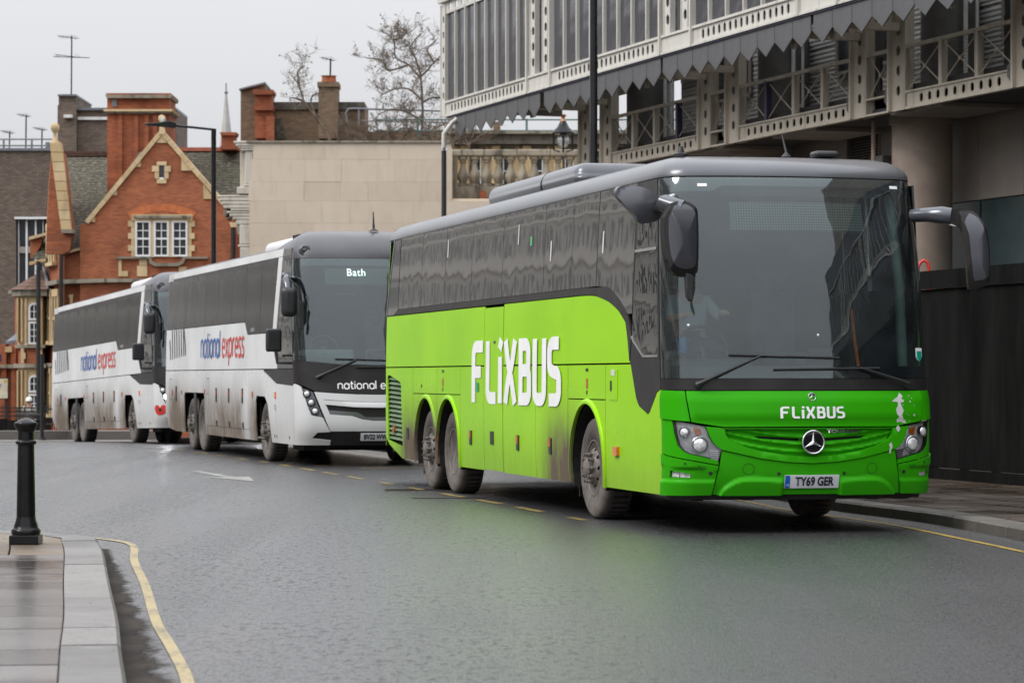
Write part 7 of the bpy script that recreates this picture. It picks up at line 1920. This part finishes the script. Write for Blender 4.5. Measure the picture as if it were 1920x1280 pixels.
m = MB(); m.tube([(wx(652, Z), -.5, wz(232, Z)), (wx(650, Z), -.5, wz(214, Z)), (wx(654, Z), -.5, wz(207, Z)), (wx(662, Z), -.5, wz(206, Z)), (wx(845, Z), -.5, wz(211, Z))], .045, 6); m.tube([(wx(674, Z), -.5, wz(240, Z)), (wx(674, Z), -.5, wz(206, Z))], .04, 6); m.tube([(wx(680, Z), -.5, wz(229, Z)), (wx(845, Z), -.5, wz(232, Z))], .03, 6)
m.build('roof_rail', 'lead', bb)
aerial(wx(619, Z), Z, wz(158, Z), 1.05, 'small aerial standing on the brown brick chimney', 1)

# ---------------------------------------------------------------- bare plane trees
def bare_tree(name, x, Z, ybase, boughs, label, seed, twigs=4, thick=.16, spread=1.0, grp=None, nsub=9):
    rr = random.Random(seed); t = thing(name, label, 'tree', (wx(x, Z), Z, 0), 0, grp)
    tr = MB(); br = MB()
    base = Vector((0, 0, wz(ybase, Z)))
    tr.tube([(0, 0, -2), tuple(base)], [thick * 1.6, thick * 1.2], 8)
    def rec(p, d, L, r, depth):
        pts = [p]; rs = [r]; n = 4; dd = d.copy()
        for i in range(n):
            dd = (dd + Vector((rr.uniform(-1, 1), rr.uniform(-1, 1), rr.uniform(-.55, .8))) * .42 * spread).normalized()
            if depth >= 2 and rr.random() < .35: dd = (dd + Vector((rr.uniform(-1, 1), 0, rr.uniform(-.4, 1)))).normalized()
            pts.append(pts[-1] + dd * L / n); rs.append(r * (1 - .5 * (i + 1) / n))
        (tr if depth == 0 else br).tube([tuple(q) for q in pts], rs, 6 if depth < 2 else 3, cap=False)
        if depth >= twigs:
            if rr.random() < .03:
                q = pts[-1]; s_ = .035; br.add([q + Vector((s_, 0, 0)), q + Vector((-s_, 0, 0)), q + Vector((0, s_, 0)), q + Vector((0, 0, s_ - .05)), q + Vector((0, 0, -s_ - .05))], [(0, 2, 3), (2, 1, 3), (2, 0, 4), (1, 2, 4), (0, 3, 1), (0, 1, 4)])
            return
        for i in range(1, n + 1):
            for _ in range((2 if depth >= 1 else 1) + (1 if i == n else 0)):
                if rr.random() < .78:
                    nd = (dd + Vector((rr.uniform(-1, 1), rr.uniform(-1, 1), rr.uniform(-.5, .9))) * .95).normalized()
                    rec(pts[i], nd, L * rr.uniform(.38, .68), rs[i] * .62, depth + 1)
    for (dx, dz, L) in boughs:
        rec(base, Vector((dx, rr.uniform(-.3, .3), dz)).normalized(), L, thick, 0)
    tr.build('trunk', 'twig', t, smooth=60); br.build('branches', 'twig', t)
    return t
def limb_tree(name, Z, limbs, label, seed, nt=3):
    """bare tree: limbs follow the crooked boughs, knobbly twigs grow from them"""
    rr = random.Random(seed); x0 = wx(limbs[0][0][0], Z); t = thing(name, label, 'tree', (x0, Z, 0)); tr, br = MB(), MB()
    def twig(p, d, L, r, depth):
        pts = [p]; dd = d
        for i in range(5):
            dd = (dd + Vector((rr.uniform(-1, 1), rr.uniform(-1, 1), rr.uniform(-.7, .9))) * .55).normalized(); pts.append(pts[-1] + dd * L / 5)
        br.tube([tuple(q) for q in pts], [r * (1 - .1 * i) for i in range(6)], 3, cap=False)
        if rr.random() < .05:
            q = pts[-1]; s_ = .04; br.add([q + Vector((s_, 0, -s_)), q + Vector((-s_, 0, -s_)), q + Vector((0, s_, -s_)), q, q + Vector((0, 0, -2 * s_))], [(0, 1, 3), (1, 2, 3), (2, 0, 3), (1, 0, 4), (2, 1, 4), (0, 2, 4)])
        if depth:
            for i in range(1, 6):
                for _ in range(2):
                    if rr.random() < .42: twig(pts[i], (dd + Vector((rr.uniform(-1, 1), rr.uniform(-1, 1), rr.uniform(-.6, 1))) * 1.1).normalized(), L * rr.uniform(.4, .75), r * .8, depth - 1)
    for k, lb in enumerate(limbs):
        yoff = rr.uniform(-.6, .6) if k else 0
        pts = [Vector((wx(a, Z) - x0, yoff * i / max(1, len(lb) - 1), wz(b_, Z))) for i, (a, b_) in enumerate(lb)]
        xz = bez([(p.x, p.z) for p in pts], 4); pts = [Vector((a, yoff * i / len(xz), b_)) for i, (a, b_) in enumerate(xz)]
        r0 = .085 if k == 0 else .045; n = len(pts)
        tr.tube([tuple(p + Vector((rr.uniform(-.02, .02), 0, 0))) for p in pts], [r0 * (1 - .55 * i / n) for i in range(n)], 6, cap=False)
        for i in range(2 if k else 8, n):
            for _ in range(nt if k else 1):
                if rr.random() < .6: twig(pts[i], Vector((rr.uniform(-1, 1), rr.uniform(-1, 1), rr.uniform(-.5, 1))).normalized(), rr.uniform(.4, .95), .010, 2)
    tr.build('trunk', 'twig', t, smooth=60); br.build('branches', 'twig', t)
cr4 = lambda l: [(400 + a / 2.843, 30 + b_ / 2.843) for a, b_ in l]
limb_tree('bare_plane_tree', 113, [cr4(l) for l in ([(1105, 760), (1105, 680), (1115, 500), (1108, 330)], [(1105, 335), (1040, 260), (970, 220), (960, 130), (890, 70)], [(1112, 320), (1180, 250), (1235, 190)], [(1112, 450), (1040, 390), (960, 395), (890, 430)], [(1115, 460), (1180, 430), (1240, 440)],
    [(1112, 560), (1040, 520), (960, 500), (880, 530)], [(1040, 262), (930, 290), (900, 235), (815, 220)], [(1108, 330), (1080, 230), (1050, 170), (1110, 100)], [(1115, 640), (1200, 590), (1290, 560)], [(1180, 250), (1140, 180), (1190, 120)], [(960, 130), (1010, 110), (1030, 90)], [(1108, 620), (1030, 600), (950, 620)])],
    'tall bare plane tree with knobbly twigs beside the end of the steel gallery', 4)
limb_tree('bare_plane_tree', 113, [cr4(l) for l in ([(640, 720), (600, 620), (545, 540), (485, 460)], [(485, 460), (455, 370), (410, 310)], [(485, 460), (440, 440), (410, 440)], [(545, 540), (520, 440), (560, 410)], [(460, 380), (450, 300), (490, 270)])],
    'small bare tree left of the brown chimney', 9, 1)
for k, (x, yb, s_) in enumerate(((655, 275, 3), (705, 272, 4), (750, 272, 9), (850, 268, 14), (880, 272, 17), (815, 272, 23))):
    bare_tree('bare_shrub', x, 112 if x < 840 else 108.5, yb, [(-.7, .6, 1.0), (.7, .6, 1.0), (0, 1, .8), (-1, .3, .8), (1, .3, .8)], ['low bare brown scrub in front of the brown parapet', 'bare scrub left of the curved roof rail', 'tangled bare scrub under the roof rail', 'bare twigs over the left end of the balustrade', 'bare twigs behind the balustrade coping', 'bare scrub at the foot of the tall plane tree'][k], s_, 3, .035, 1.2, 'bare scrub behind the stone wall')
# ---------------------------------------------------------------- left background: railings, sign, fence, person
def railing(p, q, h, label, zoff=0.0):
    t = thing('railing', label, 'railing', (p[0], p[1], 0), math.atan2(q[1]-p[1], q[0]-p[0])); L = math.hypot(q[0]-p[0], q[1]-p[1])
    z = gz((p[1] + q[1]) / 2) + zoff; n = int(L / .16)
    m = MB(); m.box(0, L, -.02, .02, z + h - .18, z + h - .14); m.box(0, L, -.02, .02, z + h - .62, z + h - .58); m.box(0, L, -.02, .02, z + .10, z + .14); m.build('rail', 'iron', t)
    me = None
    for i in range(n + 1):
        if me is None:
            o = MB().tube([(0, 0, z), (0, 0, z + h - .06), (0, 0, z + h + .04)], [.012, .012, .002], 5).build('bar', 'iron', t); me = o.data
        else: o = bpy.data.objects.new('bar', me); COL.objects.link(o); o.parent = t
        o.location = (L * i / n, 0, 0)
    return t
railing((wx(86, 84), 84.0), (wx(150, 86.5), 86.5), 1.25, 'black iron railing behind the rear of the furthest coach')
railing((wx(30, 90), 90.0), (wx(80, 86), 86), 1.15, 'black iron railing running behind the person in the white cap')
lk = MB(); lk.box(wx(-40, 86), wx(340, 88), 85.6, 87.2, gz(86) - .3, gz(86) + .44); tag(lk.build('low_wall', 'kerb_dark'), 'low stone kerb wall beneath the black iron railings', 'low wall')
fk = MB(); fk.box(wx(-60, 83), wx(420, 83), 82.6, 84.9, gz(83) - .4, gz(83) + .10); tag(fk.build('pavement', 'kerb_dark'), 'far pavement beyond the dip in the road', kind='structure')
pl = thing('lamp_column', 'black column standing before the railings left of the furthest coach', 'post', (wx(79, 84.5), 84.5, 0))
MB().tube([(0, 0, gz(84)), (0, 0, 2.1), (0, 0, 2.12)], .058, 10).build('column', 'iron', pl, smooth=40)
MB().lathe([(.12, 0), (.13, .1), (.10, .2)], 10, Matrix.Translation((0, 0, gz(84)))).build('foot', 'iron', pl)
fp = thing('panel_fence', 'dark panelled fence at the far left beyond the bollard', 'fence', (wx(-60, 86), 86.6, 0))
for k in range(2): MB().box(k * 1.1, k * 1.1 + 1.085, 0, .04, gz(86), gz(86) + .80 - .05 * k).build('panel', 'hoarding', fp)
for k in range(3): MB().box(-.2, 2.2, .3 + k * .25, .34 + k * .25, gz(86) + .86 + k * .12, gz(86) + .90 + k * .12).build('rail', 'iron', fp)
sg = thing('sign', 'cream sign board with blue writing on posts at the left edge', 'sign', (wx(-20, 100), 100, 0))
bw_ = wx(16, 100) - wx(-20, 100); z0, z1 = wz(748, 100), wz(708, 100)
MB().box(0, bw_, 0, .05, z0, z1).build('board', 'iron', sg); MB().box(.03, bw_ - .03, -.012, .0, z0 + .03, z1 - .03).build('board_face', M('cream_board', (.58, .52, .38), .6), sg)
fmS = lambda u, v: (bw_ - .35 + u, 0, z1 - .24 + v)
text('sign_lettering', 'ily', .30, fmS, M('grey_blue_text', (.16, .2, .34), .6), sg, off=.02, ref=(0, 1, z0)); 
for k in range(4): text('sign_lettering', ['more', 'large', 'per', 'site'][k] if False else ['rk', 'rg', 'ite', 'ay'][k], .12, (lambda kk: (lambda u, v: (bw_ - .22 - .18 * (kk % 2) + u, 0, z1 - .44 - .13 * (kk // 2) + v)))(k), 'plate_black', sg, off=.02, ref=(0, 1, z0)) if False else None
MB().box(bw_ - .16, bw_ - .06, -.02, -.013, z1 - .17, z1 - .07).build('yellow_mark', M('yellow_mark', (.55, .42, .05), .6), sg)
for x in (.1, bw_ - .1): MB().box(x - .04, x + .04, .05, .12, -2, z1).build('post', 'iron', sg)
# person in the white cap
def pedestrian(x, Y, z, rz):
    t = thing('person', 'person in white cap and cream jacket with teal backpack beyond the bollard', 'person', (x, Y, z), rz)
    J = dict(pel=(0, 0, .95, .15), ab=(0, 0, 1.12, .13), ch=(0, .0, 1.33, (.17, .12)), nk=(0, -.02, 1.49, .055), hd=(0, -.045, 1.60, .085), tp=(0, -.035, 1.67, .07),
             sl=(-.18, 0, 1.41, .06), el=(-.25, -.06, 1.16, .045), hl=(-.04, -.30, 1.22, .033), fl1=(-.0, -.36, 1.24, .025), sr=(.18, 0, 1.41, .06), er=(.25, -.05, 1.15, .045), hr=(.06, -.29, 1.20, .033), fr1=(.02, -.35, 1.22, .025),
             tl=(-.09, 0, .85, .09), kl=(-.10, .0, .48, .062), al=(-.10, .03, .10, .045), ol=(-.10, -.10, .045, .045), tr=(.09, 0, .85, .09), kr=(.10, -.02, .48, .062), ar=(.10, .02, .10, .045), orr=(.10, -.11, .045, .045))
    E = [('pel','ab'),('ab','ch'),('ch','nk'),('nk','hd'),('hd','tp'),('ch','sl'),('sl','el'),('el','hl'),('hl','fl1'),('ch','sr'),('sr','er'),('er','hr'),('hr','fr1'),('pel','tl'),('tl','kl'),('kl','al'),('al','ol'),('pel','tr'),('tr','kr'),('kr','ar'),('ar','orr')]
    limb_mesh('body', J, E, 'skin', t)
    up = ('pel','ab','ch','sl','el','sr','er'); g = 1.22
    K = {k: (*J[k][:3], tuple(a * g for a in J[k][3]) if isinstance(J[k][3], tuple) else J[k][3] * g) for k in up}
    K['hl'] = (-.07, -.24, 1.21, .045); K['hr'] = (.09, -.23, 1.19, .045)
    limb_mesh('jacket', K, [('pel','ab'),('ab','ch'),('ch','sl'),('sl','el'),('el','hl'),('ch','sr'),('sr','er'),('er','hr')], 'jacket_cream', t)
    K = {k: (*J[k][:3], J[k][3] * 1.15) for k in ('pel','tl','kl','al','tr','kr','ar')}
    limb_mesh('trousers', K, [('pel','tl'),('tl','kl'),('kl','al'),('pel','tr'),('tr','kr'),('kr','ar')], 'trousers', t)
    head_parts(t, 0, -.02, 1.60, (0, -1))
    m = MB(); m.lathe([(.115, 0), (.118, .04), (.10, .10), (.05, .135), (0, .14)], 16, Matrix.Translation((0, -.02, 1.64))); m.prism([(-.07, -.21), (.07, -.21), (.09, -.10), (-.09, -.10)], 1.635, 1.65, 'z'); m.build('cap', 'cap_white', t, smooth=50)
    m = MB(); m.box(-.16, .16, .13, .32, 1.02, 1.46); m.build('backpack', 'backpack', t, smooth=50, bevel=.05, seg=3)
    for s in (-1, 1): MB().tube([(s * .12, .14, 1.42), (s * .13, -.02, 1.52), (s * .13, -.15, 1.35), (s * .15, .12, 1.08)], .02, 6).build('strap', 'iron', t)
    MB().box(-.02, .045, -.40, -.385, 1.20, 1.33).build('phone', 'black_plastic', t, bevel=.004)
    return t
pedestrian(wx(55, 99), 99.0, gz(99) , R(-12))

# ---------------------------------------------------------------- coaches
lime, protos = lime_coach((0, 0, 0), 0)
lime.location = (2.780, 26.355, 0); lime.rotation_euler = (0, 0, R(13.7))
seated = seated_driver((0, 0, 0), 0, 'driver in a pale shirt at the wheel of the lime green coach')
_m = Matrix.Translation((2.780, 26.355, 0)) @ Matrix.Rotation(R(13.7), 4, 'Z') @ Matrix.Translation((-.66, 1.72, 1.62))
seated.location = _m.translation; seated.rotation_euler = (0, 0, R(13.7))

white, AX = white_coach()
tag(white, 'white and grey coach showing Bath on its board, directly behind the lime coach', 'coach', 'white coaches with blue and red lettering')
for y, pr in ((3.25, protos[0]), (9.93, protos[1]), (11.2, protos[0])):
    put_wheel(pr, white, -1.225, y, .52, False); put_wheel(pr, white, 1.225, y, .52, False, True)
white2 = copy_tree(white)
white2['label'] = 'white coach at the back of the row with lit headlamps and a red poppy'
white.location = (-2.152, 46.176, 0); white.rotation_euler = (0, 0, R(15.6))
plate_text(white, 'BV22 WWF', -.045, .482, .53, .118, LEV, .03)
# the furthest one stands on the falling road
_x, _y = (285 - 960) / 5333 * 63.5, 63.5
_e3 = Vector((math.cos(R(18.5)), math.sin(R(18.5)))); _d3 = Vector((-math.sin(R(18.5)), math.cos(R(18.5))))
_o3 = Vector((_x, _y)) + 1.31 * _e3 - .69 * _d3
_za, _zb = gz(_o3.y + _d3.y * 3.25), gz(_o3.y + _d3.y * 10.6); _pt = math.atan2(_zb - _za, 7.35)
white2.location = (_o3.x, _o3.y, _za - 3.25 * math.tan(_pt)); white2.rotation_euler = (_pt, 0, R(18.5))
for o in list(bpy.data.objects):
    if o.get('lit') and o.parent:
        root = o
        while root.parent: root = root.parent
        if root == white2 and o['lit'] == 1:
            o.data = o.data.copy(); o.data.materials[0] = MT['lamp_lit']
        if root == white2 and o['lit'] == 2: bpy.data.objects.remove(o); continue
        del o['lit']
for o in bpy.data.objects:
    if 'lit' in o: del o['lit']
front_poppy(white2, LEV, -1.22, .74)

# ---------------------------------------------------------------- buildings over the road, seen in the coach windows
MT['facade_pale'] = stone('pale_facade', (.62, .58, .52), (.70, .66, .60), .25)
def facade(p, q, h, floors, bays_, label, zone='facade_pale', depth=8, sill=True):
    L = math.hypot(q[0]-p[0], q[1]-p[1]); t = thing('office_building', label, 'building', (p[0], p[1], 0), math.atan2(q[1]-p[1], q[0]-p[0]))
    fh = h / floors; bw = L / bays_; holes = []
    for i in range(bays_):
        for j in range(floors):
            x, z = bw * (i + .5), fh * j + fh * .28; holes.append([(x - bw * .24, z), (x + bw * .24, z), (x + bw * .24, z + fh * .5), (x - bw * .24, z + fh * .5)])
    plate_with_holes([(0, -1), (L, -1), (L, h + 1.2), (0, h + 1.2)], holes, 0, .3).build('wall', zone, t)
    MB().box(0, L, .35, depth, -1, h + 1.1).build('core', zone, t)
    for j in range(1, floors + 1): MB().box(0, L, -.25, -.01, fh * j - .12, fh * j + .12).build('band_course', zone, t)
    for hh in holes:
        w_ = MB().box(hh[0][0] + .03, hh[1][0] - .03, .24, .27, hh[0][1] + .03, hh[2][1] - .03).build('window', 'house_glass', t)
        xm = (hh[0][0] + hh[1][0]) / 2; MB().box(xm - .04, xm + .04, .19, .238, hh[0][1], hh[2][1]).build('window_frame', 'window_white', w_)
    return t
facade((-25, 5), (-31, 68), 13.5, 4, 17, 'pale stone office building along the left of the street, mirrored in the coach windows')
facade((-69, 120), (-79, 226), 25, 6, 15, 'tall pale office building far off to the left, mirrored in the lime coach windows', depth=6)
